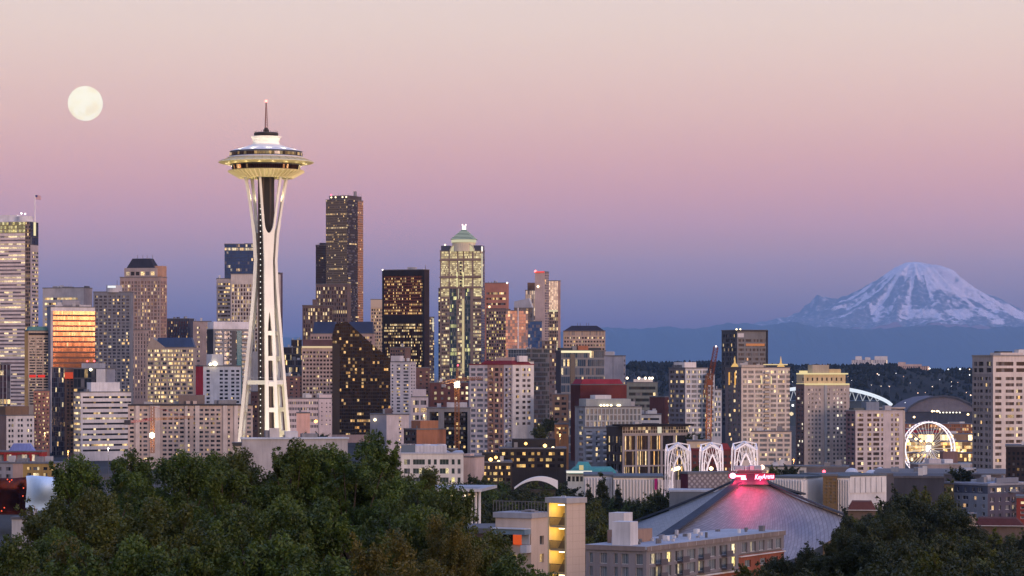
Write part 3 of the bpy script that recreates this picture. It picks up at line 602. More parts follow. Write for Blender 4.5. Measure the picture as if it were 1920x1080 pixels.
# ---- postmodern tower with pyramid crown
b = Bldg('office_tower', 'floodlit postmodern tower with arched gable and green pyramid crown', 825, 909, 470, 2950, 7, (.24, .185, .155), alpha=14)
fl = win(tint=(.30, .26, .16), p=.95, prow=0, S=.72, mu=.06, mv=.22, mcol=(.34, .29, .19), c0=(.95, .80, .36), c1=(1, .88, .50), blind=0)  # floodlight on the upper bays is drawn as glow from the panes
fl2 = win(tint=(.10, .08, .07), p=.42, prow=.35, S=1.05, mu=.1, mv=.4, mcol=(.22, .17, .14), c0=(1, .68, .3), c1=(1, .9, .55), blind=.1)
tl = win(tint=(.04, .08, .10), p=.12, prow=.08, S=.9, mu=.06, mv=.2, mcol=(.06, .09, .10), refl=.3, c0=(.9, .9, .3))
u = lambda q: b.x(q)
cols = ((827, 841), (843.5, 857), (859.5, 868), (870.5, 884.5), (888, 902))
for i, (q0, q1) in enumerate(cols):
    for j, (ya, yb_, ny) in enumerate(((471, 485, 3), (489, 517, 8), (522, 537, 5))):
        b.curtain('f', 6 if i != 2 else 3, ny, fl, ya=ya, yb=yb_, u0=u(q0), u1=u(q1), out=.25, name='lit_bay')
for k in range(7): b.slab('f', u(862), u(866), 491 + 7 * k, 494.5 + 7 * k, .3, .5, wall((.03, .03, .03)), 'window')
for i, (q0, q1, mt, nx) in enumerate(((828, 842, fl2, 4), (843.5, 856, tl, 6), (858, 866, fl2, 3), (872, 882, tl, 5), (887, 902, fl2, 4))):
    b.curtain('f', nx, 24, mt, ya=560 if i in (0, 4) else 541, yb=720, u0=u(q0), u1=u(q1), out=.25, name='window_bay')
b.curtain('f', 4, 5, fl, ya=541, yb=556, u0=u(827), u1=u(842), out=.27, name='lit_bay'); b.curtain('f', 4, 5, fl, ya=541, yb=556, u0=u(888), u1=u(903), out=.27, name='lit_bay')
b.slab('f', u(866.5), u(870.5), 560, 700, .02, .6, glow((1, .80, .45), .62), 'lit_pier'); b.slab('f', u(859), u(860.5), 541, 560, .02, .6, glow((1, .9, .6), .5), 'lit_pier')  # piers glow in place of being floodlit
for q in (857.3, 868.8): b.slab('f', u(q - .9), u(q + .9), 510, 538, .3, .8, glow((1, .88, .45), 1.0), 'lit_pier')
b.plain('f'); b.curtain('r', 3, 50, win(tint=(.05, .06, .10), p=.08, S=1, mu=.1, mv=.3, refl=.2, mcol=(.12, .10, .10)), yb=720)
for ya in (486.5, 518.5, 538.5): b.slab('f', -.5, b.w + .5, ya, ya + 2, .02, 1.0, wall((.22, .17, .14)), 'cornice')
b.block(827, 843, 460, f0=0, f1=.9, mat=wall((.04, .05, .09), rough=.3), name='corner_roof'); b.block(888, 908, 460, f0=0, f1=.9, mat=wall((.04, .05, .09), rough=.3), name='corner_roof')
# drum with arched gable
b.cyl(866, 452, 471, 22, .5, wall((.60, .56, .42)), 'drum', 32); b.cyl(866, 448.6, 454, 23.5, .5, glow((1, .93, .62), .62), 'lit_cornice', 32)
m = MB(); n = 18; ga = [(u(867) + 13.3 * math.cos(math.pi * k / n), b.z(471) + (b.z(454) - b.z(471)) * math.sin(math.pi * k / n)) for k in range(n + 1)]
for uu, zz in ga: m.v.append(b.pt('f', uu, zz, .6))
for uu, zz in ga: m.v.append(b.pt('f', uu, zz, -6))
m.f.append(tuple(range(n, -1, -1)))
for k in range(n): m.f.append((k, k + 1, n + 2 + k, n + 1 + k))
m.build('arched_gable', glow((1, .87, .52), .62), b.o)  # gable and drum cornice glow to imitate floodlight
m = MB(); m.tube([b.pt('f', uu, zz, .8) for uu, zz in ga], .55, 6); m.build('arch_rib', wall((.5, .46, .36)), b.o)
MB().lathe([(2.6, -.4), (2.6, .4)], 16).build('clock_lamp', glow((1, .97, .85), 1.6), b.o, b.pt('f', u(867), b.z(466), 1.0))
b.slab('f', u(861), u(874), 467.5, 471, .65, 1.2, wall((.06, .05, .06)), 'base_block')
# stepped pyramid
m1 = MB(); m2 = MB(); c = (u(866.5) + b.off.x, b.d * .5 + b.off.y)
for k in range(7):
    r = (21.5 - k * 2.75) / F * b.D; za = b.z(448.5 - k * 2.7); h = 2.7 / F * b.D
    (m1).frustum((c[0] - r, c[0] + r, c[1] - r, c[1] + r), (c[0] - r * .93, c[0] + r * .93, c[1] - r * .93, c[1] + r * .93), za, za + h * .55)
    r *= .93; (m2).frustum((c[0] - r, c[0] + r, c[1] - r, c[1] + r), (c[0] - r + .3, c[0] + r - .3, c[1] - r + .3, c[1] + r - .3), za + h * .56, za + h * .99)
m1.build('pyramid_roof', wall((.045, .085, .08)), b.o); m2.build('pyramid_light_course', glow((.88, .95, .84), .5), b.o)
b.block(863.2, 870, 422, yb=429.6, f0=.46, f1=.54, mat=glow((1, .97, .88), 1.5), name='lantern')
for q in (863.5, 869.7): b.lamp(q, 420.5, .5, .8, (1, .75, .65), 3)
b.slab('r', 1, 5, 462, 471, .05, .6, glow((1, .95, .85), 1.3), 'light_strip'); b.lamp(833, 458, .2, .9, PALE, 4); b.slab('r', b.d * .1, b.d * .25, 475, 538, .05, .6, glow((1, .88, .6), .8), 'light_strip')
b.done()
b = Bldg('office_tower', 'lower shoulder wing wrapped round the postmodern tower', 822, 913, 541, 2975, 8, (.20, .16, .15), alpha=14); b.curtain('f', 24, 34, fl2, yb=720); b.curtain('r', 4, 34, win(tint=(.04, .05, .09), p=.08, mu=.1, mv=.3, refl=.2), yb=720); b.done()
b = Bldg('office_tower', 'salmon banded tower behind the dark grid block', 909, 954, 531, 2800, 3, (.34, .16, .12), alpha=10)
b.sheet('f', strip(12), 545, 585, 4, .4, win(tint=(.06, .025, .03), p=.3, S=1.1), wname='window_strip'); b.plain('r'); [b.mast(q, 527, .3, .25) for q in (915, 921, 930)]; b.lamp(951, 530.5, 0, .9, (1, .85, .7), 4); b.done(2)
b = Bldg('office_tower', 'dark gridded block with yellow lit windows below the salmon tower', 911, 957, 580, 2650, 7, (.20, .14, .13), alpha=16)
b.sheet('f', rep('#oo', 8) + '#', 583, 680, 16, .62, win(tint=(.015, .015, .02), p=.28, prow=.2, S=1.1, c0=(1, .7, .15))); b.plain('r', wall((.25, .12, .09))); b.lamp(918, 575, -.05, 1.2, (1, .5, .25), 4); b.done()
b = Bldg('glass_tower', 'rosy glass tower with a white vertical seam', 948, 990, 583, 2450, 0, (.34, .24, .22), depth=25)
b.curtain('f', 10, 18, win(tint=(.62, .44, .40), p=.07, S=.8, mu=.05, mv=.14, mcol=(.30, .22, .20), refl=.6, wob=.015), yb=690)  # reflected sunset is partly put into the rosy tint
b.slab('f', b.x(970.5), b.x(972.5), 577, 690, .02, .6, wall((.6, .58, .6)), 'seam'); b.done()
b = Bldg('glass_tower', 'slant topped grey glass tower above the rosy glass', 964, 1001, 578, 2520, 3, (.14, .15, .17), alpha=12); b.curtain('f', 9, 12, win(tint=(.16, .17, .2), p=.02, mu=.06, mv=.16, mcol=(.10, .10, .11), refl=.5), yb=690); b.plain('r')
m = MB(); d = b.d; i0 = [b.pt('f', 0, b.h, 0), b.pt('f', b.w, b.h, 0), b.pt('f', b.w, b.h, -d), b.pt('f', 0, b.h, -d)]
m.hexa(i0 + [b.pt('f', 0, b.z(565), 0), b.pt('f', b.w * .8, b.z(559), 0), b.pt('f', b.w * .8, b.z(559), -d), b.pt('f', 0, b.z(565), -d)]); m.build('slanted_roof', wall((.30, .32, .38), rough=.3), b.o); b.done()
b = Bldg('glass_tower', 'small bright blue glass block between the rosy and cream towers', 990, 1016, 650 - 47, 2350, 0, (.03, .08, .22), depth=20); b.curtain('f', 7, 16, win(tint=(.03, .10, .30), p=.07, S=.9, mu=.1, mv=.18, mcol=(.03, .06, .14), refl=.4), yb=700); b.done()
b = Bldg('office_tower', 'cream striped tower with red beacon light on its highest fin', 1020, 1051, 527, 2650, 5, (.62, .47, .36), alpha=18)
zs = b.z(585)
b.curtain('f', 9, 14, win(tint=(.62, .45, .34), p=.96, S=.85, mu=.3, mv=.06, mcol=(.66, .52, .42), refl=.1, blind=0, c0=(1, .66, .42), c1=(1, .74, .52)), ya=527, yb=583); b.curtain('f', 8, 22, win(tint=(.05, .05, .06), p=.32, prow=.12, S=1.1, mu=.28, mv=.2, mcol=(.34, .26, .21)), ya=583, yb=720); b.plain('r', wall((.30, .22, .20)))  # upper cream stripes glow to imitate reflected sunset
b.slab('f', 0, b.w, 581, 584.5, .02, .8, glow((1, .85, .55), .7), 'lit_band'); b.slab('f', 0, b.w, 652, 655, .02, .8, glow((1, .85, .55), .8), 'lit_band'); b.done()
b = Bldg('office_tower', 'slim stone fin with a red lit top edge', 1003, 1029, 510, 2630, 8, (.52, .40, .36), alpha=26); b.plain('f'); b.curtain('r', 3, 40, win(tint=(.1, .1, .12), p=.05, mu=.3, mv=.3, mcol=(.3, .25, .25)), yb=700); b.slab('f', 0, b.w, 508.5, 511, .02, .8, glow((1, .10, .08), 1.0), 'red_light_band'); b.lamp(1004, 508.5, 0, 1.3, (1, .15, .15), 5); b.lamp(1009, 537, -.03, 1.2, PALE, 4); b.done()
b = Bldg('office_building', 'cream shoulder block stepping down from the stone fin', 985, 1007, 545, 2680, 0, (.55, .42, .32), depth=20); b.curtain('f', 6, 12, win(tint=(.5, .36, .26), p=.95, S=.75, mu=.35, mv=.1, mcol=(.6, .46, .36), c0=(1, .66, .40), c1=(1, .76, .52)), yb=640); b.block(989, 1004, 530, f0=.02, f1=.8, mat=wall((.16, .10, .07)), name='brown_tier'); b.done()  # sunset brightness of the shoulder front is put in as glow
b = Bldg('office_tower', 'beige tower with dark hipped roof', 1056, 1135, 621, 2850, 0, (.40, .31, .25), depth=40)
b.sheet('f', rep('#oo', 14) + '#', 630, 672, 6, .5, win(p=.2, S=1.1, tint=(.03, .025, .02)), z1=b.z(629)); b.curtain('f', 26, 1, win(tint=(.42, .34, .27), p=0, mu=.35, mcol=(.3, .24, .2)), ya=621, yb=629)
b.block(1055, 1136, 610.5, mat=wall((.035, .032, .045)), name='hipped_roof', f0=-.02, f1=1.0, top=.2); [b.mast(q, 605, .4, .3) for q in (1083, 1088, 1100, 1104)]; b.done()
# ---- middle rank
b = Bldg('glass_tower', 'dark teal glass flats behind the red roofed tower', 953, 1030, 655, 2200, 43, (.10, .12, .14), alpha=38)
b.curtain('f', 7, 2, win(tint=(.13, .16, .19), p=.0, mu=.12, mv=.08, mcol=(.35, .36, .38), refl=.3), yb=672, out=.1); b.curtain('f', 8, 18, G_TEAL, ya=672); b.curtain('r', 12, 22, win(tint=(.03, .055, .07), p=.03, S=.9, mu=.08, mv=.3, mcol=(.09, .11, .13), refl=.2))
b.slab('f', -.5, b.w + .5, 653.5, 655.5, .02, .8, wall((.5, .5, .5)), 'white_cornice'); b.done(2)
b = Bldg('apartment_tower', 'warm lit slim flats beside the dark teal glass', 1012, 1043, 640, 2350, 0, (.14, .11, .10), depth=18); b.curtain('f', 7, 24, win(tint=(.05, .04, .04), p=.33, S=1.2, mu=.3, mv=.4, mcol=(.13, .10, .10))); b.done()
b = Bldg('apartment_tower', 'pink and white flats with a shallow red roof', 880, 1001, 684, 1800, 40, (.50, .45, .46), alpha=30, roofc=(.20, .035, .04))
b = b
xs = [b.x(q) for q in (896, 921, 939)]
pk = wall((.34, .21, .17))
b.sheet('f', '#ooo#oooo#oo', 688, 862, 18, .52, win(tint=(.16, .18, .21), p=.2, S=1.15, blind=.5), u1=b.w * .42)  # sky reflection is put into the pale bluish glass tint
b.sheet('f', '#bb#oo#o#', 688, 862, 18, .6, win(tint=(.05, .045, .045), p=.22, S=1.2, blind=.3), u0=b.w * .42, u1=b.w * .80, mat=pk, balm=wall((.36, .24, .20)))
b.sheet('f', '#oo#bb#', 688, 862, 18, .55, win(tint=(.16, .18, .21), p=.25, S=1.15, blind=.5), u0=b.w * .80, out=0)
b.sheet('r', '##oo##oo#oo##', 688, 800, 11, .5, W_APT, mat=wall((.60, .57, .54)))
b.block(898, 990, 676, mat=wall((.17, .025, .03)), name='red_roof', f0=.0, f1=.95, top=.12); b.block(921, 952, 669.5, yb=678, f0=.2, f1=.6, mat=wall((.42, .32, .29)), name='roof_box'); b.block(957, 971, 667, yb=678, f0=.3, f1=.7, mat=wall((.6, .58, .58)), name='roof_box'); b.done()
b = Bldg('apartment_tower', 'white punched window flats joined behind the red roofed tower', 976, 1001, 678, 1900, 0, (.62, .58, .54), depth=16); b.sheet('f', '#oo#oo#oo#', 683, 800, 12, .5, win(p=.03, tint=(.02, .018, .02))); b.done()
b = Bldg('glass_tower', 'dusky blue flats flanking the red roofed tower', 878, 902, 716, 1850, 0, (.16, .18, .24), depth=14); b.sheet('f', '#oo#oo#', 720, 862, 15, .7, win(tint=(.08, .10, .16), p=.14, S=1, blind=.3)); b.done()
b = Bldg('glass_tower', 'blue glass tower with a bright horizontal light line', 1042, 1136, 658, 2150, -10, (.06, .07, .09), alpha=16)
b.curtain('f', 22, 12, win(tint=(.05, .09, .15), p=.13, prow=.04, S=1.1, mu=.1, mv=.22, mcol=(.15, .16, .18), refl=.35, blind=.2)); b.plain('l', wall((.07, .06, .07))); b.slab('f', b.x(1052), b.x(1107), 657.5, 661.5, .02, .9, glow((1, .85, .55), 1.1), 'light_line'); b.slab('f', b.x(1069), b.x(1078), 664, 720, .03, .4, wall((.015, .015, .02), rough=.3), 'dark_bay')
b.block(1085, 1104, 648, f0=.1, mat=wall((.34, .14, .08)), name='brown_box'); b.block(1050, 1128, 652, f0=.25, mat=wall((.05, .055, .06))); b.done(2)
b = Bldg('building', 'blank grey concrete tower beside the blue glass tower', 1133, 1173, 668, 2050, 4, (.32, .32, .36), alpha=14); b.plain('f'); b.sheet('r', '#oo#', 672, 740, 8, .5, W_APT2); b.block(1135, 1150, 659, f0=0, f1=.6, mat=wall((.42, .42, .45)), name='stair_box'); m = b.slab('f', b.w * .45, b.w * .47, 668, 740, .01, .15, wall((.2, .2, .22)), 'joint'); b.done()
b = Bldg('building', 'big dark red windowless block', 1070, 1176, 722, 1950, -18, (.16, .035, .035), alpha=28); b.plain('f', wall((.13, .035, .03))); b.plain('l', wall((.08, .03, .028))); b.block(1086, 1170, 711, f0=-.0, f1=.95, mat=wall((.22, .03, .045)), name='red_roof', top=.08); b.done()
b = Bldg('building', 'brown stepped flats under the blue glass tower', 1036, 1066, 740, 1800, 0, (.16, .11, .09), depth=16); b.sheet('f', '#oo#oo#', 742, 830, 9, .5, win(p=.25, S=1.2)); b.done(1)
b = Bldg('building', 'small amber lit timber house among the flats', 1040, 1066, 796, 1600, 0, (.36, .17, .08), depth=10); b.sheet('f', '#oo#oo#', 799, 815, 2, .5, win(p=.6, S=1.1)); b.done()
b = Bldg('apartment_building', 'grey gridded glass flats with a bulky penthouse', 1078, 1203, 764, 1580, -19, (.33, .36, .38), alpha=18)
b.sheet('f', '#' + rep('oo#', 14), 766, 860, 8, .78, win(tint=(.16, .21, .24), p=.16, S=1.1, blind=.35, refl=.25)); b.sheet('l', '##oo#', 768, 868, 10, .55, win(p=.5, S=1.2), mat=wall((.22, .24, .28)))  # pale blue front tint imitates sky mirrored in the glass
b.block(1101, 1185, 748, f0=.1, f1=.8, mat=wall((.26, .29, .30)), name='penthouse'); b.block(1120, 1150, 741, f0=.2, f1=.7, yb=748.2, mat=wall((.5, .5, .5)), name='roof_box')
for q in (1128, 1134, 1140, 1147, 1160, 1163): b.lamp(q, 760.5, .06, .7, PALE, 5)
b.done(4)
b = Bldg('apartment_building', 'lower balcony wing before the grey gridded flats', 1096, 1142, 803, 1520, 0, (.24, .27, .32), depth=14); b.sheet('f', '#bbb##ob##bb#', 806, 868, 6, .6, win(tint=(.06, .07, .09), p=.3, S=1.1, blind=.5), balm=wall((.36, .38, .42))); b.done(1)
b = Bldg('office_building', 'black flat roofed building with pale frame and glittering windows', 1137, 1290, 801, 1480, -30, (.26, .24, .25), alpha=26)
wk = win(tint=(.012, .010, .012), p=.10, S=1.3, mu=.03, mv=.05, mcol=(.03, .03, .03), blind=.05, c0=(1, .6, .25))
b.sheet('f', '#' + rep('ooooo#', 5), 816, 903, 3, .9, win(tint=(.012, .012, .016), p=.26, S=1.0, blind=.0, c0=(1, .5, .16), mu=.05, nsub=2), ucell=2, rec=.8); b.sheet('l', rep('#ooo', 4) + '#', 816, 903, 5, .7, win(tint=(.012, .01, .012), p=.2, S=1.2), mat=wall((.05, .045, .05)))
b.curtain('f', 26, 2, win(tint=(.05, .05, .05), p=.22, S=.7, mu=.14, mv=.12, mcol=(.42, .38, .34), blind=.1), ya=801, yb=813, out=.12); b.slab('f', -3, b.w + 2, 795.5, 799, -6, 3.0, wall((.02, .018, .022)), 'flat_roof'); b.slab('f', b.w * .53, b.w * .59, 801, 813, .15, .4, glow((1, .9, .7), .7), 'lit_panel'); b.done(1)
b = Bldg('building', 'dark tiered office with white rooftop plant', 1175, 1233, 718, 1900, 0, (.07, .08, .08), depth=24)
b.sheet('f', strip(12, 1, 1), 722, 778, 5, .5, win(tint=(.03, .04, .045), p=.08, S=1.1), wname='window_strip', mat=wall((.16, .18, .17))); b.block(1188, 1224, 711, f0=.1, mat=wall((.6, .57, .52)), name='white_plant'); [b.lamp(q, 709, .1, .9, (1, .8, .6), 4) for q in (1176, 1198, 1210, 1218, 1223)]; b.done(2)
b = Bldg('building', 'low pale sheds with rooftop plant below the tiered office', 1198, 1240, 778, 1750, 0, (.46, .47, .48), depth=14); b.sheet('f', strip(8), 781, 800, 2, .4, W_DIM); b.block(1214, 1232, 770, f0=.1); b.done(4)
b = Bldg('brick_building', 'dark red gabled block with lit edge windows', 1218, 1262, 745, 1850, 16, (.11, .05, .05)); b.plain('f'); b.sheet('r', '##oo#', 748, 800, 6, .5, win(p=.5, S=1.2)); b.done()
b = Bldg('apartment_tower', 'stepped white and blue glass flats with pale roof boxes', 1254, 1327, 691, 1800, -31, (.46, .47, .50), alpha=28)
b.sheet('f', '#ooo#oooo#ooo#oooo', 693, 820, 14, .6, win(tint=(.17, .23, .28), p=.22, prow=.06, S=1.0, blind=.4, refl=.15)); b.sheet('l', '#ooo#oo#ooo#', 693, 820, 14, .55, win(tint=(.06, .05, .05), p=.22, prow=.1, S=1.1), mat=wall((.17, .16, .18)))  # front glass tint imitates reflected sky; left wall darkened to imitate shade
b.block(1275, 1307, 679, f0=.05, f1=.7, mat=wall((.62, .60, .60)), name='roof_box'); b.block(1255, 1280, 684, f0=.2, f1=.8, mat=wall((.12, .12, .14)), name='roof_box'); b.done(2)
for x0, x1, yt, lb in ((1325, 1340, 703, 'middle step wing of the stepped white flats'), (1338, 1353, 731, 'lowest step wing of the stepped white flats')):
    b = Bldg('apartment_building', lb, x0, x1, yt, 1800, 0, (.46, .47, .50), depth=18); b.sheet('f', '#oo#oo#', yt + 3, 820, int((820 - yt) / 9), .6, win(tint=(.12, .17, .21), p=.22, S=1.0, blind=.4, refl=.15)); b.done(1)
b = Bldg('office_tower', 'unfinished looking grey tower with dark edge frame near the luffing crane', 1353, 1438, 620, 1950, -29, (.15, .155, .165), alpha=30)
b.sheet('f', '#' + rep('oooo#', 4), 634, 800, 19, .55, win(tint=(.05, .055, .065), p=.05, prow=.06, S=.9, blind=.3, c0=(1, .4, .18), c1=(1, .5, .25)), ucell=1); b.sheet('l', rep('#ooo', 4) + '#', 625, 800, 20, .62, win(tint=(.035, .04, .055), p=.05, S=.9), mat=wall((.075, .08, .095)))
b.slab('f', b.w * .01, b.w * .22, 625, 632.5, .02, .3, wall((.5, .5, .52)), 'white_panel'); b.slab('f', -.6, b.w + .6, 619, 621, .0, .7, wall((.035, .035, .045)), 'roof_edge'); b.slab('f', b.w - .5, b.w + .4, 620, 800, .02, .8, wall((.035, .035, .045)), 'edge_frame'); b.slab('f', b.w * .3, b.w * .92, 644, 648.5, -.2, .12, glow((1, .36, .15), .5), 'lit_floor'); b.lamp(1381, 617.5, 0, .6, PALE, 4); b.lamp(1388, 617.5, 0, .6, PALE, 4); b.done(0)
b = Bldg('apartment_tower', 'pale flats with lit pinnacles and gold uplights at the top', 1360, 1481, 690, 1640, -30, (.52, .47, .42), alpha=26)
b.sheet('f', '#oo#ooo#oooo#bbb#ooo#oooo#oo', 693, 865, 19, .58, win(tint=(.17, .205, .22), p=.16, S=1.15, blind=.45, refl=.1), balm=wall((.35, .34, .33)))  # blue-grey tint stands for sky reflected in the glass
b.sheet('l', '##oo#oo#o#', 693, 865, 19, .55, W_APT, mat=wall((.15, .13, .14)))  # shade on the left face is put into its dark wall colour
for q in (1379, 1467):
    fy = .25 if q < 1400 else .1
    c = Vector((b.x(max(q, 1392)) + b.off.x, 2 + b.off.y, b.h)) if q > 1400 else Vector((b.off.x + 1, b.d * .5 + b.off.y, b.h))
    MB().frustum((c.x - 1.9, c.x + 1.9, c.y - 1.4, c.y + 1.4), (c.x - .9, c.x + .9, c.y - .6, c.y + .6), b.h + .7, b.h + 2.6).frustum((c.x - .5, c.x + .5, c.y - .4, c.y + .4), (c.x - .05, c.x + .05, c.y - .05, c.y + .05), b.h + 2.5, b.h + 7).build('pinnacle', glow((1, .60, .22), .8), b.o)  # ornaments are no lamps; their lit look is put in as glow
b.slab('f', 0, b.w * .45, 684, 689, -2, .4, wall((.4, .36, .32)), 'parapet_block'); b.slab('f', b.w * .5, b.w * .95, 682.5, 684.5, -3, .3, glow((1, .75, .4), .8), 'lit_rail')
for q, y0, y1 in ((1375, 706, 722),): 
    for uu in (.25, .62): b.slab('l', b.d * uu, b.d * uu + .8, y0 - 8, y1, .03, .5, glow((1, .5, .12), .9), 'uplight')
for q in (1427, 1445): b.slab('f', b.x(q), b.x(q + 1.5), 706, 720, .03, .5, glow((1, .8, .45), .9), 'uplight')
b.done(3)
b = Bldg('apartment_building', 'lower front wing of the pale pinnacle flats', 1408, 1484, 810, 1600, 0, (.47, .44, .41), depth=8); b.sheet('f', '#ooo#oooo#oooo#ooo#ooo#', 812, 866, 6, .56, win(tint=(.17, .205, .22), p=.24, S=1.15, blind=.45)); b.done(2)
b = Bldg('apartment_tower', 'tall tan flats with floodlit tiered crown', 1492, 1593, 722, 1880, -16, (.36, .32, .30), alpha=22)
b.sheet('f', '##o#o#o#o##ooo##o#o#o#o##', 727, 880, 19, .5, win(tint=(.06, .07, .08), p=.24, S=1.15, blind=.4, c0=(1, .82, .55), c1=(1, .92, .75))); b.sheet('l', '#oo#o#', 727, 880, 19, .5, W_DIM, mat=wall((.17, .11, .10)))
cr = wall((.52, .42, .25)); 
b.block(1498, 1592, 719, f0=-.04, f1=.95, mat=glow((1, .80, .42), .8), name='lit_ledge'); b.block(1501, 1586, 702, yb=719.1, f0=.04, f1=.9, mat=cr, name='crown_tier'); b.block(1491, 1590, 699.5, yb=702.1, f0=-.02, f1=.94, mat=glow((1, .82, .45), .85), name='lit_ledge')  # ledges glow to imitate floodlight on the crown
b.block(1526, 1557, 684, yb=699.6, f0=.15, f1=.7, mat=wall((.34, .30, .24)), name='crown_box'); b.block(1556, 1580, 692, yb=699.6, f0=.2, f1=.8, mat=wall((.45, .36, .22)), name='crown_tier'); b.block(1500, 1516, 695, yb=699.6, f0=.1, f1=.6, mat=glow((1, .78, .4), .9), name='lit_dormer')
for q in range(1505, 1590, 9): b.slab('f', b.x(q), b.x(q + 2), 708, 714, -.04 * b.d + .1, -.04 * b.d + .3, wall((.03, .03, .03)), 'window')
b.slab('f', b.w * .44, b.w * .50, 722, 880, .02, .5, wall((.30, .31, .32)), 'bay')
b.done()
b = Bldg('apartment_tower', 'mauve and grey flats with rooftop lift box near the ferris wheel', 1586, 1693, 771, 1850, -18, (.47, .42, .42), alpha=22, roofc=(.3, .28, .28))
b.sheet('f', '#ooo##oo#ooo#o####o#oo##', 774, 892, 13, .6, win(tint=(.025, .02, .02), p=.13, S=1.2, blind=.1)); b.sheet('l', '#oo#oo#', 774, 892, 13, .5, W_DIM, mat=wall((.25, .16, .16)))
b.block(1628, 1652, 754, f0=.2, f1=.7, mat=wall((.17, .20, .25)), name='lift_housing'); b.block(1606, 1627, 765, f0=.3, f1=.8, mat=wall((.1, .11, .1)), name='roof_garden'); b.done(2)
b = Bldg('building', 'round topped building behind the mauve flats', 1652, 1696, 775, 2300, 0, (.35, .31, .28), depth=20, roof=False, body=False); c = (b.x(1668) + b.off.x, 6 + b.off.y)
MB().lathe([(12.5, 0), (12.5, b.z(770)), (11.6, b.z(770)), (11.6, b.z(766)), (12.8, b.z(766)), (12.8, b.z(763.5))], 40, c).build('drum', wall((.36, .32, .28)), b.o); MB().lathe([(11.7, b.z(770)), (11.7, b.z(766.3))], 40, c, False).build('window_ring', win(tint=(.02, .02, .02), p=.1), b.o); b.done()
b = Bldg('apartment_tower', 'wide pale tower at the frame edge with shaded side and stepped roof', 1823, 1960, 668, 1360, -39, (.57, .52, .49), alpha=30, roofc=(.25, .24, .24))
b.sheet('f', '#ooo##oooo#ooo##oo#o#ooo#', 704, 893, 16, .5, win(tint=(.05, .05, .055), p=.12, S=1.2, blind=.3), z1=b.z(701)); b.sheet('l', '#oo#o#oo##oo#o##', 704, 893, 16, .5, win(tint=(.03, .03, .035), p=.1, S=1.2), mat=wall((.24, .215, .215)), z1=b.z(701))  # the left side's shade is put into a darker wall colour
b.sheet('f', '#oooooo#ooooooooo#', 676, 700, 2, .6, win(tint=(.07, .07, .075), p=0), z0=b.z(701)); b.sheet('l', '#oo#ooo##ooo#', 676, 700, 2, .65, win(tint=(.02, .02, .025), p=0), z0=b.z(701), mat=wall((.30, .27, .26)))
b.block(1880, 1922, 661, f0=.1, f1=.6, name='upper_tier'); b.block(1880, 1906, 658.5, yb=661.1, f0=.2, f1=.4, mat=wall((.05, .05, .05)), name='cooling_unit'); b.done(2)
b = Bldg('building', 'dark unlit block at the frame edge before the wide pale tower', 1886, 1970, 838, 1150, 0, (.035, .03, .033), depth=24); b.sheet('f', rep('#o', 10), 845, 895, 5, .5, W_DIM); b.done(3)
# ------------------------------------------------------------------ observation tower
ND = 1280.0; nc = P(499, HY, ND); pm = F / ND
needle = empty('observation_tower', (nc.x, ND, 0)); tag(needle, 'floodlit white observation tower with a saucer top on three splayed legs', 'tower')
ztop = lambda py: HC + (HY - py) / F * ND
WHT = wall((.72, .70, .66), var=.06, rough=.6); GLD = wall((.58, .49, .25), var=.12, rough=.45); DRK = wall((.018, .013, .012), rough=.5)
def hermite(tab, x):
    xs = [a for a, _ in tab]; return float(np.interp(x, xs, [v for _, v in tab]))
zw0, zw1 = ztop(585), ztop(438)
RT = [(0, 14.0), (20, 12.6), (34, 11.4), (60, 8.9), (85, 6.4), (100, 5.0), (112, 4.4), (124, 4.9), (138, 6.4), (152, 8.5)]
OT = [(0, 4.0), (34, 3.1), (60, 2.6), (90, 2.2), (112, 2.0), (124, 2.55), (138, 4.05), (152, 5.5)]
def gap(z_):
    if z_ < zw0: return min(hermite(OT, z_) - 1.15, .85 * min(1, (zw0 - z_) / 9) ** .6 * (1 + (zw0 - z_) / 90))
    if z_ > zw1: return min(hermite(OT, z_) - 1.0, 2.3 * min(1, (z_ - zw1) / 4.5) ** .5 + max(0, (z_ - zw1 - 3)) * .1)
    return 0.0
for ph in (168, 288, 48):
    a = R(ph); er = Vector((math.cos(a), math.sin(a), 0)); et = Vector((-math.sin(a), math.cos(a), 0))
    m = MB(); zs = sorted(set([i * 2.0 for i in range(0, 77)] + [zw0 - .3, zw0, zw1, zw1 + .3, zw0 - 1, zw1 + 1, zw0 - 3, zw1 + 2.5]))
    for sgn in (-1, 1):
        i0 = len(m.v); th = .62
        for z_ in zs:
            r = hermite(RT, z_); o_ = hermite(OT, z_); gp = gap(z_); t2 = th * (1.25 if z_ < 130 else 1.0)
            for (t, q) in ((gp, -t2), (o_, -t2), (o_, t2), (gp, t2)): m.v.append(tuple(er * (r + q) + et * (sgn * t) + Vector((0, 0, z_))))
        for j in range(len(zs) - 1):
            for k in range(4):
                p, q = i0 + j * 4 + k, i0 + j * 4 + (k + 1) % 4; f = (p, q, q + 4, p + 4); m.f.append(f if sgn > 0 else f[::-1])
    leg = m.build('leg', WHT, needle)
    for py in (625, 672, 720, 768, 812):
        z_ = ztop(py); r = hermite(RT, z_); gp = gap(z_) + .05
        MB().beam(er * r + et * -gp + Vector((0, 0, z_)), er * r + et * gp + Vector((0, 0, z_)), 2.0, 2.0).build('strut', WHT, leg)
zb = ztop(717); m = MB(); ring = [(math.cos(R(p)) * hermite(RT, zb), math.sin(R(p)) * hermite(RT, zb)) for p in (168, 288, 48)]
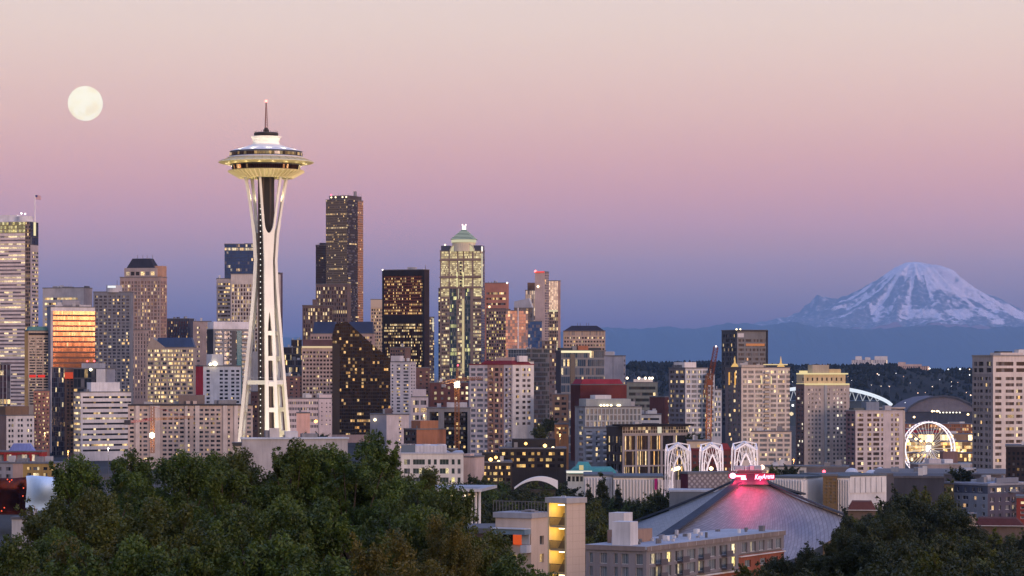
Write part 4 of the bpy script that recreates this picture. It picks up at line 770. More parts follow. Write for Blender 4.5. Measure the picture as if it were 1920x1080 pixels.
for k in range(3):
    p, q = ring[k], ring[(k + 1) % 3]; MB().beam((p[0], p[1], zb), (q[0], q[1], zb), 3.0, 1.9).build('platform_beam', WHT, needle)
    MB().beam((p[0] * 1.12, p[1] * 1.12, zb + 2.1), (q[0] * 1.12, q[1] * 1.12, zb + 2.1), .15, .15).build('railing', wall((.5, .5, .5)), needle)
MB().lathe([(3.5, 0), (3.5, 150)], 6).build('core', DRK, needle)
for k in range(6):
    a = R(k * 60 + 12); MB().beam((3.3 * math.cos(a), 3.3 * math.sin(a), 0), (3.3 * math.cos(a), 3.3 * math.sin(a), 149.5), .8, .8).build('core_rib', wall((.10, .075, .07)), needle)
for k in range(46):
    py = 340 + k * 10.5
    if ztop(py) > 3: MB().lathe([(.02, -.28), (.28, 0), (.02, .28)], 8).build('shaft_lamp', glow((1, .96, .88), 1.6), needle, (-2.2, -4.25, ztop(py)))
pxm = lambda q: q / pm
def ring_part(name, prof, mat, smooth=True, n=64): return MB().lathe([(pxm(r), ztop(py)) for r, py in prof], n, cap=False).build(name, mat, needle, smooth=False)
ring_part('soffit', [(20, 333), (50, 333), (52, 331), (66, 324), (71, 321.5), (71, 320), (60, 320), (20, 320)], GLD)
for k in range(48):
    a = R(k * 7.5 + 2); ca, sa = math.cos(a), math.sin(a); q = [(50, 334), (53, 332), (66, 325), (71.6, 321.4)]
    MB().tube([(pxm(r) * ca, pxm(r) * sa, ztop(py)) for r, py in q], .34, 4).build('soffit_fin', wall((.75, .66, .42), var=.05), needle)
ring_part('restaurant', [(62, 320), (64, 312), (66, 307)], win(tint=(.035, .015, .012), p=.0, refl=.1))
m = MB(); 
for k in range(96):
    a0, a1 = R(k * 3.75), R(k * 3.75 + 3.55); r = pxm(63.8)
    m.quad((r * math.cos(a0), r * math.sin(a0), ztop(318.6)), (r * math.cos(a1), r * math.sin(a1), ztop(318.6)), (r * 1.025 * math.cos(a1), r * 1.025 * math.sin(a1), ztop(311)), (r * 1.025 * math.cos(a0), r * 1.025 * math.sin(a0), ztop(311)), [(k, 0), (k + .99, 0), (k + .99, .99), (k, .99)])
m.build('restaurant_glass', win(tint=(.02, .008, .007), p=.26, S=.8, c0=(1, .35, .12), c1=(1, .75, .35), blind=0), needle)
ring_part('halo_ring', [(64, 309), (78, 308), (86, 306.5), (89, 305), (89, 304), (80, 300.5), (72, 297.8), (64, 297.5)], GLD)
ring_part('halo_rim', [(89, 305.2), (89.8, 304.6), (89, 303.8)], wall((.75, .7, .5), var=.05))
for k in range(32):
    a = R(k * 11.25); ca, sa = math.cos(a), math.sin(a); MB().beam((pxm(72) * ca, pxm(72) * sa, ztop(297.6)), (pxm(88) * ca, pxm(88) * sa, ztop(303.4)), .3, .3).build('halo_spoke', wall((.55, .45, .25)), needle)
ring_part('deck_rim', [(66, 298), (72.5, 297.5), (73, 296), (70, 294.6), (66, 294.4)], WHT)
ring_part('deck_glass', [(67, 295), (68.5, 288), (66, 284.3)], win(tint=(.03, .02, .015), p=0, refl=.1))
m = MB()
for k in range(80):
    a0, a1 = R(k * 4.5), R(k * 4.5 + 4.2); r = pxm(68.9)
    m.quad((r * math.cos(a0), r * math.sin(a0), ztop(293)), (r * math.cos(a1), r * math.sin(a1), ztop(293)), (r * math.cos(a1), r * math.sin(a1), ztop(287.5)), (r * math.cos(a0), r * math.sin(a0), ztop(287.5)), [(k, 0), (k + .99, 0), (k + .99, .99), (k, .99)])
m.build('deck_window', win(tint=(.03, .02, .012), p=.55, S=.5, c0=(1, .6, .22), c1=(1, .8, .45), blind=0), needle)
ring_part('roof_dome', [(68.5, 284.6), (65, 283.2), (55, 280.2), (40, 276), (30, 273), (25.5, 270.5), (24.5, 266), (26, 260), (28.8, 257), (28.8, 256.4), (23, 256.4), (.5, 256.4)], WHT)
ring_part('top_ring', [(21.5, 256.3), (23, 253), (23, 250), (20, 248.5), (.5, 248.4)], DRK)
for k in range(22):
    a = R(k * 16.4 + 3); MB().beam((pxm(21) * math.cos(a), pxm(21) * math.sin(a), ztop(249)), (pxm(21) * math.cos(a), pxm(21) * math.sin(a), ztop(245.6 + (k * 7 % 5) * .5)), .18).build('beacon_post', wall((.2, .15, .14)), needle)
MB().lathe([(pxm(5.5), ztop(249)), (pxm(5.5), ztop(243)), (pxm(3.4), ztop(242)), (pxm(3.4), ztop(240))], 16).build('mast_base', DRK, needle)
m = MB(); zA, zB = ztop(240.5), ztop(192); N = 11
for k in range(3):
    a = R(k * 120 + 20); m.beam((.8 * math.cos(a), .8 * math.sin(a), zA), (.2 * math.cos(a), .2 * math.sin(a), zB), .16)
for j in range(N):
    for k in range(3):
        t0, t1 = j / N, (j + 1) / N; a, b_ = R(k * 120 + 20), R(k * 120 + 140); r0, r1 = .8 - .6 * t0, .8 - .6 * t1; z0, z1 = zA + (zB - zA) * t0, zA + (zB - zA) * t1
        m.beam((r0 * math.cos(a), r0 * math.sin(a), z0), (r1 * math.cos(b_), r1 * math.sin(b_), z1), .11)
m.build('mast', wall((.20, .08, .07)), needle)
MB().lathe([(.05, -.6), (.6, -.3), (.6, .3), (.05, .6)], 12).build('beacon', glow((1, .25, .2), 4), needle, (0, 0, ztop(189.5)))
def spot(name, loc, tgt, power, ang, col, blend=.6, size=1.0, parent=None):
    l = bpy.data.lights.new(name, 'SPOT'); l.energy = power; l.spot_size = R(ang); l.spot_blend = blend; l.color = col; l.shadow_soft_size = size
    o = bpy.data.objects.new(name, l); COL.objects.link(o); o.location = loc; o.rotation_euler = (Vector(tgt) - Vector(loc)).to_track_quat('-Z', 'Y').to_euler(); return o
def point(name, loc, power, col, size=.5):
    l = bpy.data.lights.new(name, 'POINT'); l.energy = power; l.color = col; l.shadow_soft_size = size
    o = bpy.data.objects.new(name, l); COL.objects.link(o); o.location = loc; return o
N0 = Vector((nc.x, ND, 0)); WF = (1.0, .86, .62)
spot('floodlight', N0 + Vector((-38, -62, 6)), N0 + Vector((0, 0, 82)), 1.0e5, 90, (1, .82, .52))
spot('floodlight', N0 + Vector((52, -60, 6)), N0 + Vector((0, 0, 82)), 1.7e5, 90, WF)
spot('floodlight', N0 + Vector((-70, 8, 6)), N0 + Vector((0, 0, 70)), 2.3e5, 80, (1, .80, .42))
spot('floodlight', N0 + Vector((6, -75, 8)), N0 + Vector((0, 0, 135)), 2.2e5, 40, WF)
for k in range(18):
    a = R(k * 20 + 5); point('halo_lamp', N0 + Vector((18.0 * math.cos(a), 18.0 * math.sin(a), ztop(311))), 75, (1, .80, .42), .4)
for ph in (205, 250, 325, 10, 85, 130):
    a = R(ph); spot('soffit_lamp', N0 + Vector((4.4 * math.cos(a), 4.4 * math.sin(a), 139)), N0 + Vector((14 * math.cos(a), 14 * math.sin(a), 152)), 2.6e3, 100, (1, .82, .42))
for k in range(12):
    a = R(k * 30 + 10); spot('roof_lamp', N0 + Vector((15.2 * math.cos(a), 15.2 * math.sin(a), ztop(280.2))), N0 + Vector((5 * math.cos(a), 5 * math.sin(a), ztop(267))), 1.5e3, 130, (1, .84, .56), 1.0, .5)

# ------------------------------------------------------------------ arena with the tent roof
AD = 935.0
A = P(1405, 893, AD); C1 = P(1208, 1034, 892); C2 = P(1606, 977, 928); C3 = P(1500, 930, 985); C4 = P(1182, 984, 985)
arena = empty('arena', (A.x, AD, ground(A.x, AD))); tag(arena, 'grey tent roofed arena with red neon signs at its peak', 'arena')
off = Vector(arena.location)
def panel(name, a, b_, bot, mat, n=22, sag=2.0):
    """hyperbolic panel between two ridges a-peak, b-peak; 'bot' = lowered middle of the eave"""
    m = MB(); peak = A
    for i in range(n + 1):
        t = i / n
        for j in range(n + 1):
            u = j / n; e = a * (1 - u) + b_ * u + (bot - (a + b_) / 2) * (4 * u * (1 - u)); p = peak.lerp(e, t); p = p - Vector((0, 0, sag * math.sin(math.pi * t) * (.35 + .65 * math.sin(math.pi * u)))); m.v.append(tuple(p - off))
    for i in range(n):
        for j in range(n):
            q = i * (n + 1) + j; m.f.append((q, q + n + 1, q + n + 2, q + 1))
            m.uv[len(m.f) - 1] = [(j / n, i / n), (j / n, (i + 1) / n), ((j + 1) / n, (i + 1) / n), ((j + 1) / n, i / n)]
    return m.build(name, mat, arena, smooth=True)
mt = bpy.data.materials.new('standing_seam_roof'); mt.use_nodes = True; g = NT(mt.node_tree)
uv = g.n('ShaderNodeUVMap').outputs[0]; su = g.n('ShaderNodeSeparateXYZ'); g.l(uv, su.inputs[0])
dg = g.m('FRACT', g.m('MULTIPLY', g.m('ADD', su.outputs[0], g.m('MULTIPLY', su.outputs[1], .45)), 44.)); hz = g.m('FRACT', g.m('MULTIPLY', su.outputs[1], 30.))
ln = g.m('MAXIMUM', g.m('LESS_THAN', dg, .2), g.m('MULTIPLY', g.m('LESS_THAN', hz, .14), .5))
cell = g.xyz(g.m('FLOOR', g.m('MULTIPLY', g.m('ADD', su.outputs[0], g.m('MULTIPLY', su.outputs[1], .45)), 44.)), g.m('FLOOR', g.m('MULTIPLY', su.outputs[1], 30.)), 0.)
wn = g.n('ShaderNodeTexWhiteNoise', noise_dimensions='3D'); g.l(cell, wn.inputs[0])
tone = g.mix(wn.outputs[0], (.17, .18, .205), (.225, .235, .26)); cl = g.mix(g.m('MULTIPLY', ln, .75), tone, (.10, .105, .125))
bs = g.n('ShaderNodeBsdfPrincipled'); g.l(cl, bs.inputs['Base Color']); bs.inputs['Roughness'].default_value = .55
o = g.n('ShaderNodeOutputMaterial'); g.l(bs.outputs[0], o.inputs[0])
mid = lambda a, b_, dz, dy=0: (a + b_) / 2 + Vector((0, dy, dz))
panel('roof_panel', C1, C2, mid(C1, C2, -9, -18), mt); panel('roof_panel', C4, C1, mid(C4, C1, -2, 0), mt); panel('roof_panel', C2, C3, mid(C2, C3, -2), mt); panel('roof_panel', C3, C4, mid(C3, C4, -2), mt)
for c, w_ in ((C1, 5.0), (C2, 4.2), (C3, 4), (C4, 1.2)):
    up = Vector((0, 0, .6)); m = MB(); n = 14; dirn = (c - A); side = Vector((-dirn.y, dirn.x, 0)).normalized() * w_ / 2
    for i in range(n + 1):
        t = i / n; p = A.lerp(c, t * 1.01) - Vector((0, 0, 2.0 * math.sin(math.pi * t) * .35)) - off; k = .55 + .45 * t
        for s_, zz in ((-1, 0.15), (-1, .8), (1, .8), (1, .15)): m.v.append(tuple(p + side * s_ * k + Vector((0, 0, zz + .35))))
    for i in range(n):
        for k in range(4): q, r = i * 4 + k, i * 4 + (k + 1) % 4; m.f.append((q, r, r + 4, q + 4))
    m.f.append((0, 1, 2, 3)); m.f.append(tuple(n * 4 + k for k in (3, 2, 1, 0))); m.build('ridge_beam', wall((.055, .065, .085)), arena)
for c in (C1, C2, C3, C4):
    q = c - off; MB().frustum((q.x - 2, q.x + 2, q.y - 2, q.y + 2), (q.x - 1, q.x + 1, q.y - 1, q.y + 1), 0, q.z).build('abutment', wall(GREY), arena)
# peak platform: masts, boxes and the neon signs on frames along two eaves of the cap
pk = A - off; PK = lambda px, py, D=AD - 6: P(px, py, D) - off
for (q0, q1, q2, y0, y1, c) in ((1378, 1396, 3, 874, 882, (.34, .37, .42)), (1397, 1405, 3, 875, 882, (.46, .46, .5)), (1406, 1414, 4, 873, 882, (.38, .41, .46)), (1415, 1429, 3, 874, 882, (.34, .37, .42))):
    a, c2 = PK(q0, y1), PK(q1, y0); MB().box(a.x, c2.x, a.y - q2 + 4, a.y + 5, a.z, c2.z).build('rooftop_plant', wall(c), arena)
for (q0, q1, y) in ((1366, 1438, 883.5), (1366, 1440, 887.5)):
    MB().beam(PK(q0, y), PK(q1, y), .35).build('frame_rail', wall((.10, .09, .10)), arena)
MB().frustum((pk.x - 6, pk.x + 6, pk.y - 6, pk.y + 5), (pk.x - 3.5, pk.x + 3.5, pk.y - 4, pk.y + 4), pk.z - 2.5, PK(1405, 882.5).z).build('peak_cap', wall((.09, .10, .12)), arena)
NEON = glow((1.0, .42, .60), 3.2, 'neon'); PANELM = wall((.40, .01, .06), rough=.5)
SD = AD - 9
sl_ = empty('key_sign', P(1386, 893, SD)); tag(sl_, 'glowing neon key emblem sign on the arena peak', 'sign')
def SP(px, py, o, D=SD): return P(px, py, D) - Vector(o.location)
m = MB(); q = SP(1374, 892, sl_); n = 22
outer = [(q.x + 1.05 * math.cos(2 * math.pi * k / n), q.z + .92 * math.sin(2 * math.pi * k / n)) for k in range(n)]
i0 = 0
for (u, v) in outer: m.v.append((u, q.y - .25, v))
for (u, v) in outer: m.v.append((u, q.y + .25, v))
m.f.append(tuple(range(n))); m.f.append(tuple(range(2 * n - 1, n - 1, -1)))
for k in range(n): m.f.append((k, n + k, n + (k + 1) % n, (k + 1) % n))
m.build('key_bow', NEON, sl_)
a, c2 = SP(1378, 894.2, sl_), SP(1398, 891.4, sl_); MB().box(a.x, c2.x, a.y - .2, a.y + .2, a.z, c2.z).build('key_shaft', NEON, sl_)
a, c2 = SP(1389.5, 899.5, sl_), SP(1397.5, 894.3, sl_); MB().hexa([(a.x, a.y - .2, a.z), (c2.x + .5, a.y - .2, a.z), (c2.x + .5, a.y + .2, a.z), (a.x, a.y + .2, a.z), (a.x, a.y - .2, c2.z), (c2.x, a.y - .2, c2.z), (c2.x, a.y + .2, c2.z), (a.x, a.y + .2, c2.z)]).build('key_bit', NEON, sl_)
a, c2 = SP(1366, 897, sl_), SP(1400, 889, sl_); MB().box(a.x, c2.x, a.y + .5, a.y + .8, a.z, c2.z).build('sign_panel', PANELM, sl_)
sr = empty('neon_sign', P(1433, 894, SD)); tag(sr, 'slanted glowing neon lettering sign on the arena peak', 'sign')
fc = bpy.data.curves.new('lettering', 'FONT'); fc.body = 'KeyArena'; fc.size = 2.1; fc.shear = .25; fc.extrude = .12; fc.offset = .035; fc.align_x = 'CENTER'; fc.align_y = 'CENTER'
fo_ = bpy.data.objects.new('lettering_curve', fc); COL.objects.link(fo_); bpy.context.view_layer.update()
me = bpy.data.meshes.new_from_object(fo_.evaluated_get(bpy.context.evaluated_depsgraph_get())); bpy.data.objects.remove(fo_)
xs_ = [v.co.x for v in me.vertices]; kx = (36 / F * SD) / (max(xs_) - min(xs_))
for v in me.vertices: v.co = Vector((v.co.x * kx, -v.co.z, v.co.y * 1.05 + (v.co.x * kx) * .06))
me.materials.clear(); me.materials.append(NEON); inst('lettering', me, sr)
a, c2 = SP(1415, 900, sr), SP(1453, 888, sr); MB().box(a.x, c2.x, .4, .7, a.z, c2.z).build('sign_panel', PANELM, sr)
RED = (1, .012, .10)
point('neon_light', P(1391, 904, SD + 1.5), 1.7e3, RED, .6); point('neon_light', P(1428, 904, SD + 1.5), 1.7e3, RED, .6); point('neon_light', P(1376, 904, SD + 3), 6e2, (1, .03, .08), .8); point('neon_light', P(1412, 920, SD - 6), 2.8e3, RED, 1.0)

# ------------------------------------------------------------------ lacework arches
def arch_pavilion(px0, px1, yt, D, label):
    c = P((px0 + px1) / 2, HY, D); gz = ground(c.x, D); o = empty('lattice_arch', (c.x, D, gz)); tag(o, label, 'arch', 'white lattice arches by the arena')
    hw = (px1 - px0) / 2 / F * D; H = P(0, yt, D).z - gz
    W = wall((.80, .78, .78), var=.03)
    faces = [((-hw, -hw), (hw, -hw)), ((hw, -hw), (hw, hw)), ((hw, hw), (-hw, hw)), ((-hw, hw), (-hw, -hw))]
    rot = R(3)
    rt = lambda x, y: (x * math.cos(rot) * .82 - y * math.sin(rot) * .82, x * math.sin(rot) * .82 + y * math.cos(rot) * .82)
    top = Vector((0, 0, H))
    for fi, (p, q) in enumerate(faces):
        p, q = Vector((*rt(*p), 0)), Vector((*rt(*q), 0)); L = (q - p); ctr = (p + q) / 2; inw = -Vector((ctr.x, ctr.y, 0)).normalized()
        fp = lambda u, zz, k=0.: p + L * u + inw * k + Vector((0, 0, zz))
        sh, ga, op = H - 3.4, H - .9, H - 4.6
        rib = lambda u0, u1, z1, v0, e, t: (u0 + (u1 - u0) * max(0, (t - v0) / (1 - v0)) ** e, z1 * t)
        inner = [rib(.19, .5, op, .70, 2.2, (k / 14) ** .6) for k in range(15)]; second = [rib(.09, .24, H - 2.4, .74, 2.4, (k / 14) ** .6) for k in range(15)]; post = [rib(.0, .04, sh, .9, 2, k / 8) for k in range(9)]
        for path, r in ((post, .40), (second, .34), (inner, .52)) if fi == 0 else ((post, .40), (second, .30)) if fi == 2 else ((post, .40),):
            for mir in (0, 1):
                MB().tube([fp(1 - u if mir else u, zz) for u, zz in path], [r * (1 - .3 * k / len(path)) for k in range(len(path))], 6).build('rib', W, o)
        for mir in (0, 1):
            f = lambda u, zz: fp(1 - u if mir else u, zz)
            MB().beam(f(.03, sh), f(.5, ga), .5).build('gable_rail', W, o)
            MB().beam(f(.03, sh), top, .4).build('hip_rail', W, o)
            if fi == 0:
                m = MB()
                for k in (7, 9, 11, 13):
                    u0, z0 = inner[k]; u1, z1 = second[k]; m.beam(f(u0, z0), f(u1, z1 + .9), .15); m.beam(f(u1, z1), f(u0, z0 + 1.3), .15); t = k / 14; m.beam(f(u1, z1), f(.02, sh * min(1, t + .06)), .14)
                m.build('lattice', W, o); m = MB()
                for k in range(1, 5): t = k / 5; MB().beam(f(.03 + .47 * t, sh + (ga - sh) * t), f(*inner[10 + min(4, k)]), .14).build('lattice_bar', W, o)
        MB().beam(fp(.5, ga), top, .4).build('hip_rail', W, o)
    for k, (dx, dy) in enumerate(((-hw * 1.5, -hw * 1.8), (hw * 1.5, -hw * 1.8))):
        spot('arch_uplight', (c.x + dx, D + dy, gz + 1.5), (c.x, D, gz + H * .62), 2.2e4, 95, ((1, .74, .80) if k == 0 else (1, .86, .84)))
arch_pavilion(1245, 1297, 830, 1120, 'first white lattice arch beside the black flat roofed building')
arch_pavilion(1310, 1357, 829.5, 1130, 'middle white lattice arch standing between two others')
arch_pavilion(1370, 1422, 827.5, 1140, 'white lattice arch rising directly behind the arena peak')
for (q, y, D, S_, lb) in ((1268, 879, 1160, 9, 'warm lamp cluster seen through the first lattice arch'), (1333.5, 878.5, 1165, 7, 'round white globe lamp seen through the middle lattice arch')):
    c = P(q, y, D); o = empty('plaza_lamp', (c.x, D, ground(c.x, D))); tag(o, lb, 'lamp'); hh = c.z - o.location.z
    MB().tube([(0, 0, 0), (0, 0, hh)], .15).build('pole', wall(DGREY), o)
    for dx in ((-1.1, 0, .9) if q < 1300 else (0,)): MB().lathe([(.02, -.85), (.75, -.45), (.85, 0), (.75, .45), (.02, .85)], 14).build('globe', glow((1, .78, .42), 4.5), o, (dx, 0, hh + .3 * dx))

# ---- ribbed white halls round the arches
RIB = wall((.66, .64, .62), var=.06)
def hall(label, x0, x1, yt, D, side, yb, n=18, alpha=20, col=(.60, .58, .57), warm=False, topc=(.10, .12, .14)):
    b = Bldg('exhibition_hall', label, x0, x1, yt, D, side, col, alpha=alpha, roofc=topc)
    m = MB(); n_ = n
    for face in ('f', 'r' if side > 0 else 'l' if side < 0 else 'f')[:2 if side else 1]:
        nn = n_ if face == 'f' else max(3, int(n_ * b.d / b.w)); L = b.L(face); b.plain(face)
        for k in range(nn):
            u0, u1 = L * (k + .12) / nn, L * (k + .88) / nn; um = (u0 + u1) / 2
            p = [b.pt(face, u0, 0, .02), b.pt(face, um, 0, .9), b.pt(face, u1, 0, .02), b.pt(face, u0, b.h - 1.2, .02), b.pt(face, um, b.h - .4, .9), b.pt(face, u1, b.h - 1.2, .02)]
            mm = MB(); mm.v = p; mm.f = [(0, 1, 4, 3), (1, 2, 5, 4), (3, 4, 5)]; mm.build('wall_rib', RIB, b.o)
    b.done(); return b
hall('low ribbed white hall below the green roof', 1095, 1150, 893, 1080, 0, 925, 10, col=(.56, .56, .58))
b = hall('ribbed cream hall with a magenta banner beside the first arch', 1150, 1243, 896, 1075, 0, 930, 16, col=(.60, .55, .48))
b.slab('f', b.x(1227), b.x(1232.5), 897, 918, 1.0, 1.3, wall((.32, .02, .14)), 'banner')
hall('white ribbed hall right behind the arena roof', 1442, 1545, 897, 1045, 38, 945, 13, alpha=26)
b = Bldg('building', 'brown pierced stair block between two ribbed halls', 1543, 1570, 893, 1040, 0, (.16, .11, .06), depth=12); b.sheet('f', '#oo#oo#oo#', 896, 945, 8, .55, win(tint=(.2, .15, .07), p=.0)); b.done()
hall('short ribbed hall end beside the brown stair block', 1569, 1593, 896, 1042, 0, 945, 5)
b = Bldg('exhibition_hall', 'white hall with broad panels and a dark tooth edged roof', 1500, 1662, 894, 1150, -62, (.58, .57, .58), alpha=30, roofc=(.10, .12, .14)); b.plain('f'); b.plain('l', wall((.30, .31, .34)))
for k in range(10): b.slab('f', b.w * (k + .06) / 10, b.w * (k + .9) / 10, 896, 925, .03, .35, wall((.62, .61, .60)), 'panel')
for k in range(30): b.slab('l', b.d * k / 30, b.d * (k + .5) / 30, 893, 897, .0, 1.4, wall((.12, .14, .17)), 'roof_tooth')
b.done()
for (q, y, r, D, lb) in ((1597, 886, 13.5, 1230, 'white ribbed dome alone on the hall roof'), (1634, 889, 13, 1225, 'white dome overlapping a smaller dome'), (1650, 882.5, 11, 1260, 'small white dome peeking out behind another dome')):
    c = P(q, y + 4, D); rr = r / F * D; m = MB().lathe([(rr, -6)] + [(rr * math.cos(R(t)), rr * .95 * math.sin(R(t))) for t in range(0, 91, 10)], 20); o = m.build('dome', wall((.58, .58, .60), var=.08), None, (c.x, D, c.z)); tag(o, lb, 'dome')
b = Bldg('building', 'maroon and dotted screen wall in front of the arches', 1276, 1378, 889, 985, -14, (.13, .10, .13), alpha=18)
mt2 = bpy.data.materials.new('dotted_screen'); mt2.use_nodes = True; g = NT(mt2.node_tree); uv = g.n('ShaderNodeUVMap').outputs[0]
wv = g.v('SUBTRACT', g.v('FRACTION', uv), (.5, .5, 0.)); dd = g.v('LENGTH', wv); sp_ = g.n('ShaderNodeSeparateXYZ'); g.l(g.v('FLOOR', uv), sp_.inputs[0])
par = g.m('MODULO', g.m('ADD', sp_.outputs[0], sp_.outputs[1]), 2.); dot = g.m('MULTIPLY', g.m('LESS_THAN', dd, .48), g.m('LESS_THAN', par, .5))
bs = g.n('ShaderNodeBsdfPrincipled'); g.l(g.mix(dot, (.075, .065, .085), (.20, .19, .21)), bs.inputs[0]); o = g.n('ShaderNodeOutputMaterial'); g.l(bs.outputs[0], o.inputs[0])
b.curtain('f', 18, 6, mt2, ya=889, yb=921, name='dotted_screen'); b.plain('l', wall((.085, .02, .035))); b.done()
b = Bldg('building', 'grey canopy roof with pale edge beside the arena', 1255, 1345, 922, 975, 0, (.16, .17, .18), depth=12, roofc=(.40, .42, .45)); b.plain('f'); b.done()
b = Bldg('building', 'verdigris roofed pavilion with a white lit canopy', 1062, 1158, 888, 1180, 0, (.42, .44, .44), depth=26)
b.sheet('f', rep('#oo', 12) + '#', 890, 906, 1, .6, win(p=.1, S=1)); b.block(1066, 1160, 878, f0=-.05, f1=1, mat=wall((.07, .24, .22)), name='verdigris_roof', top=.12); b.block(1078, 1110, 868, yb=879, f0=.2, f1=.8, mat=wall((.07, .26, .24)), name='verdigris_lantern', top=.2); b.slab('f', b.x(1062), b.x(1110), 882.5, 886.5, 1, 4, glow((1, .95, .85), .9), 'lit_canopy'); b.slab('f', b.x(1086), b.x(1094), 872, 881, 1.0, 1.6, glow((1, .8, .4), .6), 'lit_window'); b.done()
# white shell roof among the park trees
c = P(1005, 905, 1010); m = MB(); n = 16
o = empty('shell_roof_hall', (c.x, 1010, ground(c.x, 1010))); tag(o, 'white curved shell roof among the park trees', 'hall')
for i in range(n + 1):
    t = i / n; x = (t - .5) * 15.5; zz = c.z - o.location.z - 1.6 + 4.0 * (1 - ((t - .62) / .62) ** 2) 
    zlo = zz - .7 - 2.4 * t * t; m.v += [(x, -3 - 2 * math.sin(t * 3), zz), (x, 9, zz - .4), (x, -3 - 2 * math.sin(t * 3), zlo), (x, 9, zlo)]
for i in range(n):
    q = i * 4; m.f += [(q, q + 4, q + 5, q + 1), (q + 2, q + 3, q + 7, q + 6), (q, q + 2, q + 6, q + 4), (q + 1, q + 5, q + 7, q + 3)]
m.f += [(0, 1, 3, 2), (n * 4, n * 4 + 2, n * 4 + 3, n * 4 + 1)]; m.build('shell_roof', wall((.72, .72, .72), var=.05), o); MB().box(-6, 7, 2, 8, 0, c.z - o.location.z - 2.6).build('hall_wall', wall((.08, .08, .085)), o)

# ------------------------------------------------------------------ ferris wheel and the lit quay
WD_ = 2900.0; wc_ = P(1741, 841, WD_); fw = empty('ferris_wheel', (wc_.x, WD_, -38)); tag(fw, 'white glowing ferris wheel before the amber lit quay', 'ferris wheel')
Rw = 49.5 / F * WD_; zc = wc_.z + 38; LW = glow((1, .88, .93), 1.5); ya_ = R(14)
cw = lambda a, r, dy: (r * math.cos(a) * math.cos(ya_) - dy * math.sin(ya_), r * math.cos(a) * math.sin(ya_) + dy * math.cos(ya_), zc + r * math.sin(a))
for dy in (-4.5, 4.5):
    MB().tube([cw(2 * math.pi * k / 64, Rw, dy) for k in range(65)], .62, 6).build('rim', LW, fw)
    for k in range(21): MB().beam(cw(2 * math.pi * k / 21, 1.5, dy * .6), cw(2 * math.pi * k / 21, Rw, dy), .26).build('spoke', glow((1, .85, .72), .9), fw)
    for a in (-1, 1): MB().beam(cw(0, 0, dy * 1.3), (a * 12, dy * 2.4, -1), 1.0).build('support_leg', wall((.7, .68, .68)), fw)
MB().lathe([(.1, -3), (2.6, -3), (2.6, 3), (.1, 3)], 20).build('hub', glow((1, .93, .8), 3.0), fw, (0, 0, zc)); 
me_ = MB().lathe([(.1, -1.2), (1.1, -.9), (1.2, 0), (.9, .9), (.1, 1.2)], 10).mesh('gondola', wall((.75, .72, .74)))
for k in range(42): inst('gondola', me_, fw, cw(2 * math.pi * (k + .5) / 42, Rw + .3, 0))
# quay sheds and lamps
QW = win(tint=(.25, .16, .08), p=.7, S=2.0, c0=(1, .48, .10), c1=(1, .80, .40), blind=0, mu=.04, mv=.12, mcol=(.3, .16, .06), nsub=1)
QL = win(tint=(.30, .2, .12), p=.9, S=2.6, c0=(1, .62, .2), c1=(1, .85, .5), blind=0)
for (x0, x1, yt, yb, D, c, lb, wm, ny) in (
    (1680, 1840, 795, 815, 3900, (.30, .13, .07), 'long brick warehouse above the quay behind the wheel', win(tint=(.2, .09, .04), p=.25, S=.8, c0=(1, .4, .1), mu=.2, mv=.3, mcol=(.28, .12, .06)), 3),
    (1690, 1760, 806, 818, 3700, (.30, .02, .03), 'red roofed shed with lit signs behind the wheel', win(tint=(.35, .02, .03), p=.2, S=1.0, c0=(1, .2, .15), mu=.4, mv=.3, mcol=(.3, .02, .03)), 1),
    (1690, 1840, 814, 826, 3500, (.4, .3, .2), 'long pale shed with a blazing lit front on the quay', QL, 1),
    (1680, 1840, 828, 848, 3300, (.35, .25, .15), 'wide amber lit terminal hall behind the wheel hub', QW, 3),
    (1680, 1840, 850, 872, 3150, (.28, .2, .12), 'amber lit waterfront hall at the foot of the wheel', QW, 3),
    (1690, 1800, 876, 890, 3000, (.2, .12, .08), 'nearest lit waterfront shed below the wheel', win(tint=(.2, .1, .05), p=.6, S=1.0, c0=(1, .35, .06), mu=.1, mv=.2), 2)):
    b = Bldg('waterfront_hall', lb, x0, x1, yt, D, 0, c, depth=40, roofc=(.12, .11, .12)); b.curtain('f', int((x1 - x0) / 4), ny, wm, ya=yt + 1, yb=yb); b.done(3)
qs = [(1700 + 9.5 * k + random.uniform(-3, 3), random.choice((820, 823, 827, 838, 848, 852))) for k in range(14)] + [(1741, 826), (1753, 800), (1714, 782), (1695, 788), (1815, 777), (1748, 771), (1757, 771)]
for (q, y) in qs:
    D = random.uniform(3050, 3400) if y > 800 else 4200; c = P(q, y, D); o = empty('quay_lamp', (c.x, D, -38)); tag(o, 'tall quay lamp glaring amber around the ferris wheel', 'street lamp', 'glaring lamps on the quay')
    MB().tube([(0, 0, 0), (0, 0, c.z + 38)], .2).build('pole', wall(DGREY), o); MB().lathe([(.05, -1.6), (1.5, -.7), (1.7, 0), (1.5, .7), (.05, 1.6)], 12).build('lamp', glow((1, .70, .32), 5), o, (0, 0, c.z + 38))
